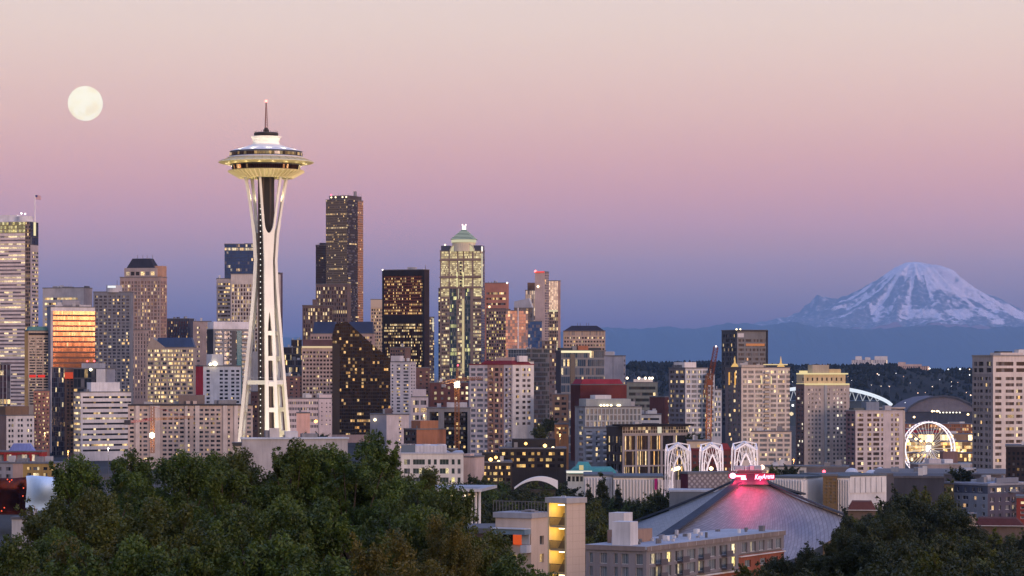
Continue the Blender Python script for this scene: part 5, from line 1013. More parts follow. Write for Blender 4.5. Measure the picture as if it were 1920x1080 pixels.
# ------------------------------------------------------------------ stadiums
SDD = 4700.0; st = empty('stadium', (P(1575, 0, SDD).x, SDD, -38)); tag(st, 'stadium with a white lit truss arch behind the tan tiered flats', 'stadium')
o0 = Vector(st.location); LA = glow((.82, .89, 1), 1.0)  # truss is no lamp; its bright look is put in as glow
up = [P(1400 + 272 * t, 760 - 34 * (1 - ((t - .5) / .5) ** 2) ** .75, SDD) - o0 for t in [k / 40 for k in range(41)]]
lo = [Vector((p.x, p.y, (P(0, 750.5 + .12 * abs(20 - k) , SDD) - o0).z if 2 < k < 38 else p.z - 2)) for k, p in enumerate(up)]
lo = [Vector((p.x, p.y, min(p.z, u_.z - .5))) for p, u_ in zip(lo, up)]
MB().tube(up, 3.3, 6).build('arch_chord', LA, st)
for k in range(3, 37, 2): MB().beam(up[k], lo[k + 1], 1.2).build('truss_web', glow((.7, .72, .8), .6), st); MB().beam(up[k + 2], lo[k + 1], 1.2).build('truss_web', glow((.7, .72, .8), .6), st)
a, c2 = P(1440, 790, SDD) - o0, P(1660, 752, SDD) - o0; MB().box(a.x, c2.x, 5, 150, 0, c2.z).build('stand', wall((.05, .07, .09)), st)
MB().lathe([(1.6, -1.6), (1.6, 1.6)], 10).build('floodlight', glow((1, 1, 1), 3), st, P(1486.5, 760, SDD - 20) - o0)
SD2 = 5300.0; s2 = empty('ballpark', (P(1765, 0, SD2).x, SD2, -38)); tag(s2, 'domed grey roof ballpark between the wheel and the wooded hill', 'stadium'); o0 = Vector(s2.location)
pr = [P(1700, 772, SD2), P(1706, 764, SD2), P(1722, 754, SD2), P(1745, 746, SD2), P(1770, 743.5, SD2), P(1795, 747, SD2), P(1818, 757, SD2), P(1840, 772, SD2)]; m = MB(); n = len(pr)
for yy in (0, 230):
    for p in pr: q = p - o0; m.v.append((q.x, yy, q.z))
for k in range(n - 1): m.f.append((k, k + 1, n + k + 1, n + k))
m.f.append(tuple(range(n))[::-1]); m.f.append(tuple(range(n, 2 * n))); m.build('arched_roof', wall((.13, .125, .15)), s2)
for k in range(n - 1): MB().beam(pr[k] - o0 - Vector((0, 2, -1)), pr[k + 1] - o0 - Vector((0, 2, -1)), 3, 3.5).build('roof_edge', wall((.06, .065, .08)), s2)
a, c2 = P(1696, 800, SD2) - o0, P(1844, 772, SD2) - o0; MB().box(a.x, c2.x, 4, 220, 0, c2.z).build('stand', wall((.05, .055, .075)), s2)
for k in range(9): MB().lathe([(1.3, -1), (1.3, 1)], 8).build('stand_lamp', glow((1, .9, .7), 3), s2, P(1750 + k * 6.2 if k > 1 else 1752 + k * 8, 771 + (k > 1) * 2.5, SD2 - 10) - o0)

# ------------------------------------------------------------------ cranes
def lattice(p, q, w_, r, n, mat, name, par):
    p, q = Vector(p), Vector(q); d = (q - p).normalized(); u = d.cross(Vector((.31, .95, .05))).normalized(); v = u.cross(d); m = MB(); cs = [u + v, v - u, -u - v, u - v]
    r *= .55
    for c in cs: m.beam(p + c * w_ / 2, q + c * w_ / 2, r)
    for j in range(n):
        a, b_ = p.lerp(q, j / n), p.lerp(q, (j + 1) / n)
        for k in range(4):
            c0, c1 = cs[k] * w_ / 2, cs[(k + 1) % 4] * w_ / 2; m.beam(a + c0, b_ + c1, r * .75); m.beam(a + c1, b_ + c0, r * .75) if k % 2 else m.beam(b_ + c0, b_ + c1, r * .75)
    return m.build(name, mat, par)
OR = wall((.22, .08, .022), rough=.5, var=.1)
D = 1500.0; c = P(857, 0, D); cr = empty('tower_crane', (c.x, D, ground(c.x, D))); tag(cr, 'orange tower crane standing before the black framed building', 'crane'); o0 = Vector(cr.location); q = lambda px, py, D_=D: P(px, py, D_) - o0
lattice(q(857, 862), q(857, 728), 2.0, .34, 26, OR, 'mast', cr); lattice(q(857, 712), q(903, 709, D + 12), 1.5, .26, 12, OR, 'jib', cr); lattice(q(857, 713), q(826, 719, D - 10), 1.4, .26, 8, OR, 'counter_jib', cr)
a = q(857, 716); MB().box(-1.6, 1.6, -1.4, 1.4, q(0, 727).z, q(0, 714).z).build('cab', wall((.6, .58, .55)), cr); lattice(q(857, 714), q(858, 688), .9, .16, 8, OR, 'tower_head', cr); MB().box(*sorted((q(828, 0, D - 10).x, q(836, 0, D - 8).x)), -11, -8, q(0, 726).z, q(0, 720).z).build('counterweight', wall(GREY), cr)
MB().beam(q(858, 688), q(897, 708, D + 10), .12).build('tie_bar', wall(DGREY), cr); MB().beam(q(858, 688), q(832, 717, D - 8), .12).build('tie_bar', wall(DGREY), cr); MB().lathe([(.05, -1), (.9, -.4), (.9, .4), (.05, 1)], 10).build('floodlight', glow((1, .93, .8), 5), cr, q(857, 720) + Vector((0, -2.2, 0))); MB().lathe([(.05, -.5), (.5, 0), (.05, .5)], 8).build('beacon', glow((1, .1, .15), 4), cr, q(858.5, 685))
point('crane_lamp', P(857, 722, D - 6), 3e3, (1, .8, .5))
D = 1560.0; c = P(1332, 0, D); cr = empty('luffing_crane', (c.x, D, ground(c.x, D))); tag(cr, 'rust orange crane with steep raised boom before the stepped white flats', 'crane'); o0 = Vector(cr.location)
lattice(q(1328, 845, D), q(1331, 700, D), 2.6, .42, 26, OR, 'mast', cr); lattice(q(1331, 715, D), q(1342.5, 651, D + 6), 2.2, .36, 12, wall((.17, .06, .035)), 'boom', cr); lattice(q(1326, 704, D - 3), q(1321, 740, D - 6), 1.3, .25, 6, OR, 'counter_jib', cr); MB().box(*sorted((q(1325, 0, D).x, q(1336, 0, D).x)), -2.5, 2, q(0, 722, D).z, q(0, 712, D).z).build('machine_deck', wall((.25, .09, .05)), cr)
MB().lathe([(.05, -.5), (.6, 0), (.05, .5)], 8).build('beacon', glow((1, .8, .7), 4), cr, q(1342.5, 649.5, D + 6)); point('crane_lamp', P(1331, 790, D - 8), 3.5e3, (1, .5, .2))
D = 1700.0; c = P(286, 0, D); cr = empty('tower_crane', (c.x, D, ground(c.x, D))); tag(cr, 'small red and orange crane with a bright lamp before the long beige flats', 'crane'); o0 = Vector(cr.location)
lattice(q(286, 850, D), q(286, 762, D), 1.9, .32, 16, OR, 'mast', cr); lattice(q(286, 786, D), q(362, 782, D + 8), 1.2, .22, 14, wall((.40, .20, .08)), 'jib', cr); lattice(q(286, 786, D), q(246, 791, D - 8), 1.2, .22, 8, wall((.35, .05, .06)), 'counter_jib', cr); MB().box(*sorted((q(237, 0, D).x, q(248, 0, D).x)), -10, -7, q(0, 796, D).z, q(0, 787, D).z).build('counterweight', wall((.05, .05, .06)), cr)
MB().lathe([(.05, -2), (1.6, -1), (1.6, 1), (.05, 2)], 12).build('floodlight', glow((1, .88, .55), 4), cr, q(286, 816, D) + Vector((0, -2.5, 0))); point('crane_lamp', P(286, 816, D - 8), 9e3, (1, .75, .35)); MB().beam(q(286, 762, D), q(350, 782, D + 7), .15).build('tie_bar', wall((.3, .05, .05)), cr)
# ------------------------------------------------------------------ mountain, foothills, wooded hill, moon
def vnoise(x, y, z=0.): return noise.noise(Vector((x, y, z)))
def fbm(x, y, z=0., o=5): return noise.fractal(Vector((x, y, z)), .9, 2.1, o)
def ridged(x, y, z=0.): 
    s_, a = 0., 1.
    for k in range(4): s_ += a * (1 - abs(2 * vnoise(x, y, z + k * 7.1))); x *= 2.05; y *= 2.05; a *= .5
    return s_ / 1.9
MD = 95000.0; KM = MD / F
def make_mountain():
    LP = [(1712, 205), (1700, 203.5), (1690, 199), (1672, 190), (1655, 178), (1640, 168), (1620, 158), (1600, 145), (1580, 134), (1560, 126), (1540, 118), (1500, 105), (1460, 95), (1420, 88), (1360, 80), (1250, 62)]
    RP = [(1712, 205), (1730, 203), (1748, 198.5), (1765, 197), (1790, 186), (1815, 167), (1830, 156), (1860, 139), (1890, 122), (1920, 107), (1960, 92), (2040, 68), (2160, 45)]
    lx = [1712 - a for a, _ in LP]; lv = [v for _, v in LP]; rx = [a - 1712 for a, _ in RP]; rv = [v for _, v in RP]
    nx, ny = 420, 210; xs = np.linspace(-430, 400, nx); ys = np.concatenate([np.linspace(-300, -150, 45)[:-1], np.linspace(-150, 60, ny - 44)]); m = MB(); snow = []
    for j, y in enumerate(ys):
        for i, x in enumerate(xs):
            r = math.hypot(x, y); th = math.atan2(y, x); k = .5 + .5 * math.cos(th)
            h = np.interp(r, rx, rv) * k + np.interp(r, lx, lv) * (1 - k)
            am = min(1, r / 60) * (9 if r < 130 else 12)
            n1 = ridged(math.cos(th) * 3.2, math.sin(th) * 3.2, r * .006 + 3) - .62
            n2 = fbm(x * .035, y * .035, 2.2) + .5 * ridged(x * .05 + 3, y * .05, 1.)  - .3; n3 = ridged(math.cos(th) * 9, math.sin(th) * 9, r * .01) - .62
            edge = 1.0 if y < -6 else max(.25, -y / 6 if y < 0 else .25)
            h += (n1 * am * 1.4 + n2 * am * .34 + n3 * am * .45) * edge * (1 if y < 12 else .5)
            # satellite peak on the shoulder
            dx = x + 183; dy = y + 30; h2 = 143 - abs(dx) * (.95 if dx < 0 else .24) - abs(dy) * 1.1 + fbm(x * .09, y * .09, 5.) * 4
            if abs(dx) < 22: h2 = min(h2, 142.5 - (dx / 12) ** 2 * 2)
            sat = h2 > h and abs(dx) < 100
            if sat: h = h2
            st = vnoise(math.cos(th) * 9, math.sin(th) * 9, r * .012) + .6 * fbm(x * .05, y * .05 + 9, r * .01)
            s_ = (h - 150) / 70 + st * .95 + .16 - n3 * .6 + (n1 < .0) * .25 - (.75 if (x < 10 and -95 < x and 120 < h < 178) else 0) - (.25 if x < -100 else 0) + (.45 if h < 112 and x > -60 else 0) + (.5 if h > 190 else 0)
            if sat: s_ -= 1.0
            if h < 84: s_ -= .5
            m.v.append((x * KM, y * KM, max(h, 0) * KM)); snow.append(min(1, max(0, .5 + s_ * 2.2)))
    for j in range(len(ys) - 1):
        for i in range(nx - 1): a = j * nx + i; m.f.append((a, a + 1, a + nx + 1, a + nx))
    mt = bpy.data.materials.new('snow_and_rock'); mt.use_nodes = True; g = NT(mt.node_tree)
    at = g.n('ShaderNodeAttribute', attribute_name='snow'); tc = g.n('ShaderNodeTexCoord'); nz = g.n('ShaderNodeTexNoise'); nz.inputs['Scale'].default_value = .006; nz.inputs['Detail'].default_value = 6; g.l(tc.outputs['Object'], nz.inputs['Vector'])
    f = g.rng(g.m('ADD', at.outputs['Fac'], g.m('MULTIPLY', g.m('SUBTRACT', nz.outputs[0], .5), 2.6)), -.12, 1.12, 0, 1, True)
    bs = g.n('ShaderNodeBsdfPrincipled'); g.l(g.mix(f, (.07, .06, .07), (.82, .69, .71)), bs.inputs[0]); bs.inputs['Roughness'].default_value = .9  # pink alpenglow is put into the snow colour
    o = g.n('ShaderNodeOutputMaterial'); g.l(bs.outputs[0], o.inputs[0])
    ob = m.build('mountain', mt, None, ((1712 - 960) / F * MD, MD, HC), smooth=True); tag(ob, kind='structure')
    at = ob.data.attributes.new('snow', 'FLOAT', 'POINT'); at.data.foreach_set('value', snow)
make_mountain()
def ridge_mesh(name, pts, D, depth, mat, amp, step=2.0, base=-38, n2=6, sc=.06):
    px = np.arange(pts[0][0], pts[-1][0], step); top = np.interp(px, [a for a, _ in pts], [b for _, b in pts]); m = MB(); nj = n2
    for j in range(nj + 1):
        t = j / nj
        for q, yv in zip(px, top):
            h = (HY - yv + fbm(q * sc, D * .001 + j * .8, 1.) * amp) / F * D + HC - base; hh = base + h * (1 - (1 - t) ** 1.7) * (1 + .12 * fbm(q * .02, j * .9, 4.) * (t < .95)); m.v.append(((q - 960) / F * D, D - depth * (1 - t), hh))
    for q, yv in zip(px, top): m.v.append(((q - 960) / F * D, D + depth * .5, base))
    n = len(px)
    for j in range(nj + 1):
        for i in range(n - 1): a = j * n + i; m.f.append((a, a + 1, a + n + 1, a + n))
    return tag(m.build(name, mat, None, smooth=True), kind='structure')
FOREST = wall((.013, .017, .018), var=.4, scale=.004)
ridge_mesh('foothills', [(-140, 640), (200, 638), (545, 634), (820, 640), (1000, 628), (1100, 618), (1140, 614), (1200, 617), (1250, 612), (1300, 617), (1340, 611), (1365, 604.5), (1390, 608), (1420, 612), (1460, 607), (1482, 603), (1500, 606), (1530, 613), (1560, 612), (1600, 617), (1650, 618), (1690, 613), (1740, 611), (1800, 617), (1860, 618), (1920, 614), (2060, 616)], 82000, 9000, FOREST, 2.0)
HT = [(1080, 688), (1170, 690), (1240, 692), (1300, 690), (1440, 690), (1560, 691), (1620, 690), (1670, 691), (1740, 698), (1820, 697), (1920, 694), (2050, 692)]
HB = [(1080, 760), (2050, 760)]
ridge_mesh('wooded_hill', HT, 7200, 1700, wall((.013, .016, .019), var=.5, scale=.012), 1.2, n2=10)
def blob_tree(m, x, y, z0, h, w_, n=7, conic=False):
    i0 = len(m.v); rings = 4
    for j in range(rings + 1):
        t = j / rings; rr = w_ * ((1 - t) ** .8 if conic else math.sin(math.pi * (.12 + .86 * t)) ** .7)
        for k in range(n):
            a = 2 * math.pi * k / n + j * .5; q = rr * random.uniform(.7, 1.2); m.v.append((x + q * math.cos(a), y + q * math.sin(a), z0 + h * t * random.uniform(.95, 1.05)))
    for j in range(rings):
        for k in range(n): a = i0 + j * n; b_ = a + n; k2 = (k + 1) % n; m.f.append((a + k, a + k2, b_ + k2, b_ + k))
    m.f.append(tuple(i0 + rings * n + k for k in range(n)))
m = MB(); hx = [a for a, _ in HT]; hv = [b_ for _, b_ in HT]
for k in range(2300):
    q = random.uniform(1140, 1935); t = 1 - random.random() ** 2.2 * .95; D = 7200 - 1700 * (1 - t) - 30; top = np.interp(q, hx, hv)
    h = (HY - top) / F * 7200 + HC + 38; zz = -38 + h * (1 - (1 - t) ** 1.7); tall = random.uniform(7, 15) + (8 if 1180 < q < 1350 and t > .8 else 0) + (3 if 1600 < q < 1690 else 0)
    blob_tree(m, (q - 960) / F * D, D, zz - 2, tall, tall * random.uniform(.22, .5), 6, random.random() < .45)
tag(m.build('woodland', FOREST), kind='stuff')
# buildings on the hill
b = Bldg('hospital_block', 'white hilltop hospital block with several towers', 1597, 1664, 675, 7150, 0, (.58, .57, .58), depth=40, base=10); b.curtain('f', 22, 5, win(p=.12, S=.9, tint=(.32, .32, .36), mu=.4, mv=.5, mcol=(.58, .57, .58)), ya=675)
for q0, q1, yt in ((1604, 1616, 668), (1622, 1632, 670), (1640, 1664, 668)): b.block(q0, q1, yt, f0=-.01, f1=.6, name='upper_tower')
b.done()
b = Bldg('hospital_block', 'tan lit hilltop block at the end of the ridge', 1664, 1742, 687, 7100, 0, (.50, .38, .33), depth=40, base=0); b.curtain('f', 20, 3, win(p=.35, S=.9, tint=(.3, .22, .2), mu=.4, mv=.4, mcol=(.5, .38, .33), c0=(1, .5, .3)), ya=687); b.block(1684, 1698, 679, f0=0, f1=.6, name='upper_tower'); b.block(1698, 1728, 683, f0=.0, f1=.6, name='upper_tower'); b.done()
hl = [(1743, 691, 4), (1758, 694, 2.5), (1758, 698, 2), (1778, 692.5, 3.6), (1800, 692, 4.6), (1818, 692.5, 3), (1818, 703, 2.5), (1645, 701, 2.5), (1648, 703, 2), (1680, 700, 1.4), (1694, 706, 1.2), (1597, 713, 1.2), (1634, 722, 1.4), (1652, 724, 1.4), (1668, 725, 1.6), (1667, 724, 1.2), (1748, 725, 1.8), (1721, 737, 2), (1784, 724, 1.2), (1697, 755, 1.4), (1784, 716, 1.4), (1796, 717, 1.2), (1257, 703, 1.6), (1280, 722, 1.2), (1820, 741, 3), (1812, 736, 1.6), (1735, 736, 1.2), (1466, 708, 1.4), (1486, 716, 1.2), (1590, 706, 1.0), (1612, 735, 1.2), (1707, 718, 1.1), (1762, 712, 1.2)]
for q, y, r in hl:
    D = 6900 if y < 700 else 5900 - (y - 700) * 9; c = P(q, y, D); o = empty('street_lamp', (c.x, D, c.z - 14)); tag(o, 'tiny bright street lamp on the distant wooded hill', 'street lamp', 'lamps on the wooded hill')
    MB().tube([(0, 0, 0), (0, 0, 14)], .25, 5).build('pole', wall(DGREY), o); rr = r * .42; MB().lathe([(.05, -rr), (rr * .8, -rr * .5), (rr, 0), (rr * .8, rr * .5), (.05, rr)], 10).build('lamp', glow(random.choice(((1, .95, .85), (1, .85, .62), (1, .62, .40), (.95, .97, 1))), 4), o, (0, 0, 14))
c = P(160, 194, 4.0e5); mt = bpy.data.materials.new('moon_surface'); mt.use_nodes = True; g = NT(mt.node_tree); tc = g.n('ShaderNodeTexCoord'); nz = g.n('ShaderNodeTexNoise'); nz.inputs['Scale'].default_value = 2.6; nz.inputs['Detail'].default_value = 4; g.l(tc.outputs['Generated'], nz.inputs['Vector'])
e = g.n('ShaderNodeEmission'); g.l(g.mix(g.rng(nz.outputs[0], .42, .62), (1.0, .92, .66), (.95, .80, .50)), e.inputs[0]); e.inputs[1].default_value = 1.52; o = g.n('ShaderNodeOutputMaterial'); g.l(e.outputs[0], o.inputs[0]); mt.cycles.emission_sampling = 'NONE'
r = 32.5 / F * 4.0e5; ob = MB().lathe([(max(1, r * math.sin(R(t))), -r * math.cos(R(t))) for t in range(0, 181, 5)], 64).build('moon', mt, None, c, smooth=True); tag(ob, 'full cream moon low in the pink evening sky', 'moon')

# ------------------------------------------------------------------ haze
hz = bpy.data.materials.new('thin_air'); hz.use_nodes = True; g = NT(hz.node_tree); pv = g.n('ShaderNodeVolumePrincipled'); pv.inputs['Color'].default_value = (.34, .60, 1.0, 1); pv.inputs['Density'].default_value = HAZE_D; pv.inputs['Anisotropy'].default_value = 0.0
o = g.n('ShaderNodeOutputMaterial'); g.l(pv.outputs[0], o.inputs['Volume'])
tag(MB().box(-29000, 29000, -3100, 109000, -39.5, 4300).build('haze', hz), kind='stuff')

# ------------------------------------------------------------------ trees
def leafmat(name, c0, c1):
    m = bpy.data.materials.new(name); m.use_nodes = True; g = NT(m.node_tree); geo = g.n('ShaderNodeNewGeometry'); oi = g.n('ShaderNodeObjectInfo')
    tc = g.n('ShaderNodeTexCoord'); nz = g.n('ShaderNodeTexNoise'); nz.inputs['Scale'].default_value = .55; g.l(tc.outputs['Object'], nz.inputs['Vector'])
    f = g.m('ADD', g.m('MULTIPLY', geo.outputs['Random Per Island'], .4), g.m('MULTIPLY', g.rng(nz.outputs[0], .38, .62), .6)); col = g.mix(f, c0, c1); col = g.mix(g.m('MULTIPLY', oi.outputs['Random'], .45), col, (.055, .062, .008))
    d = g.n('ShaderNodeBsdfPrincipled'); g.l(col, d.inputs[0]); d.inputs['Roughness'].default_value = .6; t = g.n('ShaderNodeBsdfTranslucent'); g.l(col, t.inputs[0]); mx = g.n('ShaderNodeMixShader'); mx.inputs[0].default_value = .3; g.l(d.outputs[0], mx.inputs[1]); g.l(t.outputs[0], mx.inputs[2])
    o = g.n('ShaderNodeOutputMaterial'); g.l(mx.outputs[0], o.inputs[0]); return m
LEAF = [leafmat('foliage_green', (.009, .027, .003), (.10, .155, .018)), leafmat('foliage_dark', (.008, .017, .006), (.026, .038, .011)), leafmat('foliage_amber', (.05, .055, .006), (.14, .105, .012)), leafmat('foliage_olive', (.018, .030, .004), (.115, .13, .016))]
BARK = wall((.07, .055, .045), var=.3, scale=1.5)
def crown_mesh(name, mat, seed, rad, hgt, ncl, nlf, lsz, csz, upright=.5, shape='round'):
    """leaf clumps spread along limbs; returns the crown mesh and the limb tips"""
    r = np.random.default_rng(seed); tips = []
    while len(tips) < ncl:
        x, y, z_ = r.uniform(-1, 1, 3); rr = math.hypot(x, y); t = (z_ + 1) / 2
        lim = (math.sin(math.pi * (.10 + .80 * t)) ** .6 if shape == 'round' else (1 - t) ** .9 if shape == 'cone' else (.35 + .75 * t if t < .6 else 1.6 * (1 - t) + .16))
        if rr < lim and (rr > lim * .35 or r.random() < .35): tips.append((x * rad, y * rad, t * hgt + r.normal() * .25))
    n0 = ncl; szl = []
    for k in range(0 if shape == 'cone' else 26):      # leaders that break the outline
        b0 = np.array(tips[r.integers(0, n0)]); out = np.array([b0[0], b0[1], max(.3, b0[2] - hgt * .35)]); out = out / np.linalg.norm(out) + r.normal(size=3) * .25
        for q in range(1, 4): tips.append(tuple(b0 + out * q * csz * .75)); szl.append(csz * (.75 - .16 * q))
    tips = np.array(tips); sz = np.concatenate([r.uniform(.5, 1.3, n0) * csz, np.array(szl)]); ncl = len(tips); pw = sz ** 2; idx = r.choice(ncl, nlf, p=pw / pw.sum()); dv = r.normal(size=(nlf, 3)); dv /= np.linalg.norm(dv, axis=1)[:, None]
    rad_ = r.random(nlf) ** .55; ctr = tips[idx] + dv * (rad_ * sz[idx])[:, None] * np.array([1, 1, .75 + upright * .5])
    ax = dv * .5 + r.normal(size=(nlf, 3)) * .8; ax /= np.linalg.norm(ax, axis=1)[:, None]; tg = np.cross(ax, r.normal(size=(nlf, 3))); tg /= np.linalg.norm(tg, axis=1)[:, None]; bt = np.cross(ax, tg)
    L = (r.uniform(.6, 1.4, nlf) * lsz)[:, None]; W = L * r.uniform(.35, .6, nlf)[:, None]
    v = np.stack([ctr - tg * L, ctr + bt * W, ctr + tg * L, ctr - bt * W], 1).reshape(-1, 3)
    me = bpy.data.meshes.new(name); me.vertices.add(nlf * 4); me.vertices.foreach_set('co', v.astype(np.float32).ravel()); me.loops.add(nlf * 4); me.loops.foreach_set('vertex_index', np.arange(nlf * 4, dtype=np.int32)); me.polygons.add(nlf); me.polygons.foreach_set('loop_start', np.arange(0, nlf * 4, 4, dtype=np.int32)); me.update(); me.validate(); me.materials.append(mat); return me, tips
def trunk_mesh(tips, r0, trunk_h, nb=22):
    m = MB(); m.tube([(0, 0, -trunk_h), (.1, 0, -trunk_h * .4), (0, .1, 0), (.1, 0, 2.0), (0, 0, 4.5)], [r0, r0 * .85, r0 * .7, r0 * .5, r0 * .2], 8)
    for k in range(0, len(tips), max(1, len(tips) // nb)):
        t = Vector(tips[k]); s_ = Vector((0, 0, max(-.5, min(3.5, t.z * .35 - .3)))); m.tube([s_, s_.lerp(t, .5) + Vector((0, 0, -.3)), t], [r0 * .35, r0 * .2, r0 * .06], 5)
    return m.mesh('trunk', BARK)
KINDS = {}
def mk(key, li, seed, rad, hgt, ncl, nlf, lsz, csz, shape='round'):
    cm, tips = crown_mesh('crown', LEAF[li], seed, rad, hgt, ncl, nlf, lsz, csz, shape=shape); KINDS[key] = (cm, trunk_mesh(tips, .06 * hgt / 2 + .02, hgt * 1.3))
mk('g1', 0, 1, 4.2, 10, 150, 62000, .10, .68); mk('g2', 0, 2, 3.8, 11, 140, 60000, .098, .66, 'vase'); mk('g3', 3, 3, 4.0, 9, 140, 58000, .10, .7)
mk('am', 2, 4, 2.6, 7, 60, 26000, .085, .7); mk('d1', 1, 5, 5.5, 9, 110, 30000, .19, 1.2); mk('d2', 1, 6, 5.0, 10, 100, 28000, .19, 1.15, 'vase'); mk('d3', 3, 7, 5.5, 9, 100, 28000, .19, 1.2)
mk('p1', 1, 8, 5.5, 10, 60, 5200, .42, 1.5); mk('p2', 3, 9, 5.0, 9, 55, 5000, .42, 1.4); mk('p3', 0, 10, 5.8, 9, 60, 5200, .42, 1.5); mk('pc', 1, 11, 3.0, 15, 70, 4500, .4, 1.1, 'cone')
def tree(key, px, py, D, label, sc=1.0, group=None, name='tree', sq=1.0):
    """py = photo row of the top of the crown"""
    cm, tm = KINDS[key]; top = P(px, py, D); hgt = max(v.co.z for v in cm.vertices) if key not in HG else HG[key]; HG[key] = hgt
    o = empty(name, (top.x, D, top.z - hgt * sc * sq), random.uniform(0, 6.28)); o.scale = (sc, sc, sc * sq); tag(o, label, 'tree', group); inst('crown', cm, o); inst('trunk', tm, o); return o
HG = {}
NEAR = [('g1', 190, 848, 190, 1.0), ('g2', 255, 838, 215, 1.0), ('g1', 335, 838, 200, 1.05), ('g2', 420, 858, 185, 1.0), ('g1', 395, 842, 240, 1.0), ('g3', 487, 832, 205, .95), ('g2', 545, 818, 200, 1.0), ('g1', 605, 832, 215, 1.0), ('g1', 655, 828, 200, 1.05), ('g2', 712, 803, 205, 1.1), ('g3', 765, 852, 215, .9), ('g1', 800, 900, 190, 1.0),
    ('g3', 125, 905, 170, .95), ('g1', 60, 985, 150, .9), ('g2', 10, 1000, 140, .9), ('g3', 285, 925, 150, .95), ('g1', 480, 925, 150, 1.0), ('g2', 620, 930, 150, 1.0), ('g1', 745, 940, 155, 1.0), ('g3', 850, 960, 165, .95), ('g1', 912, 1000, 170, .9), ('g2', 965, 1035, 160, .85), ('g1', 1020, 1062, 160, .8), ('am', 748, 990, 118, .8), ('am', 842, 960, 150, .7), ('am', 130, 1000, 120, .8), ('g2', 390, 990, 120, .9), ('g1', 560, 1000, 118, .95), ('g1', 200, 1000, 118, .9)]
LB = {'g1': 'leafy green foreground tree in the mass under the observation tower', 'g2': 'upright green foreground tree in the mass under the observation tower', 'g3': 'olive green foreground tree in the mass under the observation tower', 'am': 'small amber tinted tree at the bottom of the green mass'}
LB = {k: v.replace('foreground ', '') for k, v in LB.items()}
for key, q, y, D, s_ in NEAR: tree(key, q, y, D, LB[key], s_, 'green trees on the near slope' if key != 'am' else 'amber trees on the near slope')
RB = [('d2', 1578, 978, 330, .5), ('d1', 1660, 950, 430, .9), ('d2', 1690, 905, 480, 1.2), ('d3', 1730, 898, 500, 1.2), ('d1', 1765, 925, 470, 1.1), ('d2', 1668, 938, 440, .8), ('d3', 1800, 985, 400, 1.0), ('d1', 1850, 1000, 380, 1.0), ('d2', 1905, 1005, 400, 1.0), ('d1', 1612, 990, 300, .6), ('d2', 1512, 1014, 330, .5), ('d1', 1470, 1034, 340, .6), ('d3', 1420, 1046, 350, .6), ('d1', 1572, 1018, 300, .6), ('d2', 1640, 985, 300, 1.0), ('d1', 1710, 985, 290, 1.0), ('d3', 1780, 1005, 280, 1.0), ('d1', 1850, 1030, 270, 1.0), ('d2', 1915, 1030, 260, 1.0), ('d1', 1625, 1030, 240, 1.0), ('d1', 1720, 1040, 230, 1.0), ('d1', 1505, 1050, 260, .9), ('d3', 1612, 957, 700, .9), ('d1', 1648, 954, 680, .9), ('d2', 1590, 962, 650, .55), ('d1', 1838, 984, 620, .8), ('d3', 1888, 988, 640, .8), ('d2', 1925, 986, 600, .8)]
for key, q, y, D, s_ in RB: tree(key, q, y, D, 'dark leafy tree in the mass in front of the arena corner', s_, 'dark trees before the arena')
random.seed(21)
for k in range(64):
    q = random.uniform(858, 1262); D = random.uniform(700, 1110); lo_ = np.interp(q, [850, 900, 960, 1050, 1100, 1180, 1280], [885, 876, 880, 898, 905, 925, 930]); y = lo_ + (1110 - D) * .155 + random.uniform(-4, 6)
    if q > 1150: D = random.uniform(1000, 1110); y = lo_ + (1110 - D) * .155
    if 965 < q < 1047 and D < 1010 and y < 914: y = 915
    tree(random.choice(('p1', 'p1', 'p2', 'p3')), q, y, D, 'round dark tree in the wooded park behind the near stairwell building', random.uniform(.75, 1.1), 'trees in the wooded park')
for q, y, D, s_ in ((1129, 884, 1000, 1.0), (1104, 906, 980, .7), (1160, 907, 985, .6)): tree('pc', q, y, D, 'tall pointed dark conifer before the ribbed cream hall' if q == 1129 else 'short pointed conifer beside the tall one at the ribbed halls', s_, 'short conifers by the halls' if q != 1129 else None, name='conifer')
for k, (q, y, D) in enumerate(((1030, 780, 1700), (1012, 790, 1680), (1300, 808, 1400), (1295, 858, 1300), (600, 808, 1500), (575, 806, 1520), (1605, 940, 900), (1650, 933, 860), (1700, 935, 800), (1790, 870, 1200), (1805, 872, 1180), (1455, 868, 1250), (1480, 868, 1255), (1230, 910, 1020), (1250, 918, 1000))): tree(('p1', 'p2')[k % 2], q, y, D, 'small dark street tree standing between city buildings', .8, 'street trees between buildings')

for q, y, D, C_, pw, lb in ((128, 846, 1640, (1, .45, .12), 2.6e4, 'amber street lamp by the foot of the copper mirrored tower'), (84, 812, 1700, (1, .5, .18), 2.2e4, 'amber street lamp before the pinkish brick block'), (203, 841, 1500, (1, .9, .75), 6e3, 'white street lamp before the white ribbon window block'), (1488, 862, 1560, (1, .38, .10), 2.2e4, 'orange street lamp between the pinnacle flats and tan tiered flats'), (1874, 893, 1290, (1, .55, .15), 6e3, 'amber street lamp at the foot of the wide pale tower'), (1050, 815, 1540, (1, .55, .2), 8e3, 'amber street lamp by the small amber timber house'), (795, 778, 1850, (1, .55, .25), 1.2e4, 'amber street lamp near the pale stepped building')):
    c = P(q, y, D); o = empty('street_lamp', (c.x, D, ground(c.x, D))); tag(o, lb, 'street lamp'); hh = c.z - o.location.z; MB().tube([(0, 0, 0), (0, 0, hh)], .12).build('pole', wall(DGREY), o); MB().lathe([(.05, -.5), (.6, 0), (.05, .5)], 10).build('lamp', glow(C_, 5), o, (0, 0, hh)); point('street_light', c + Vector((0, -1.2, 0)), pw, C_, .5)
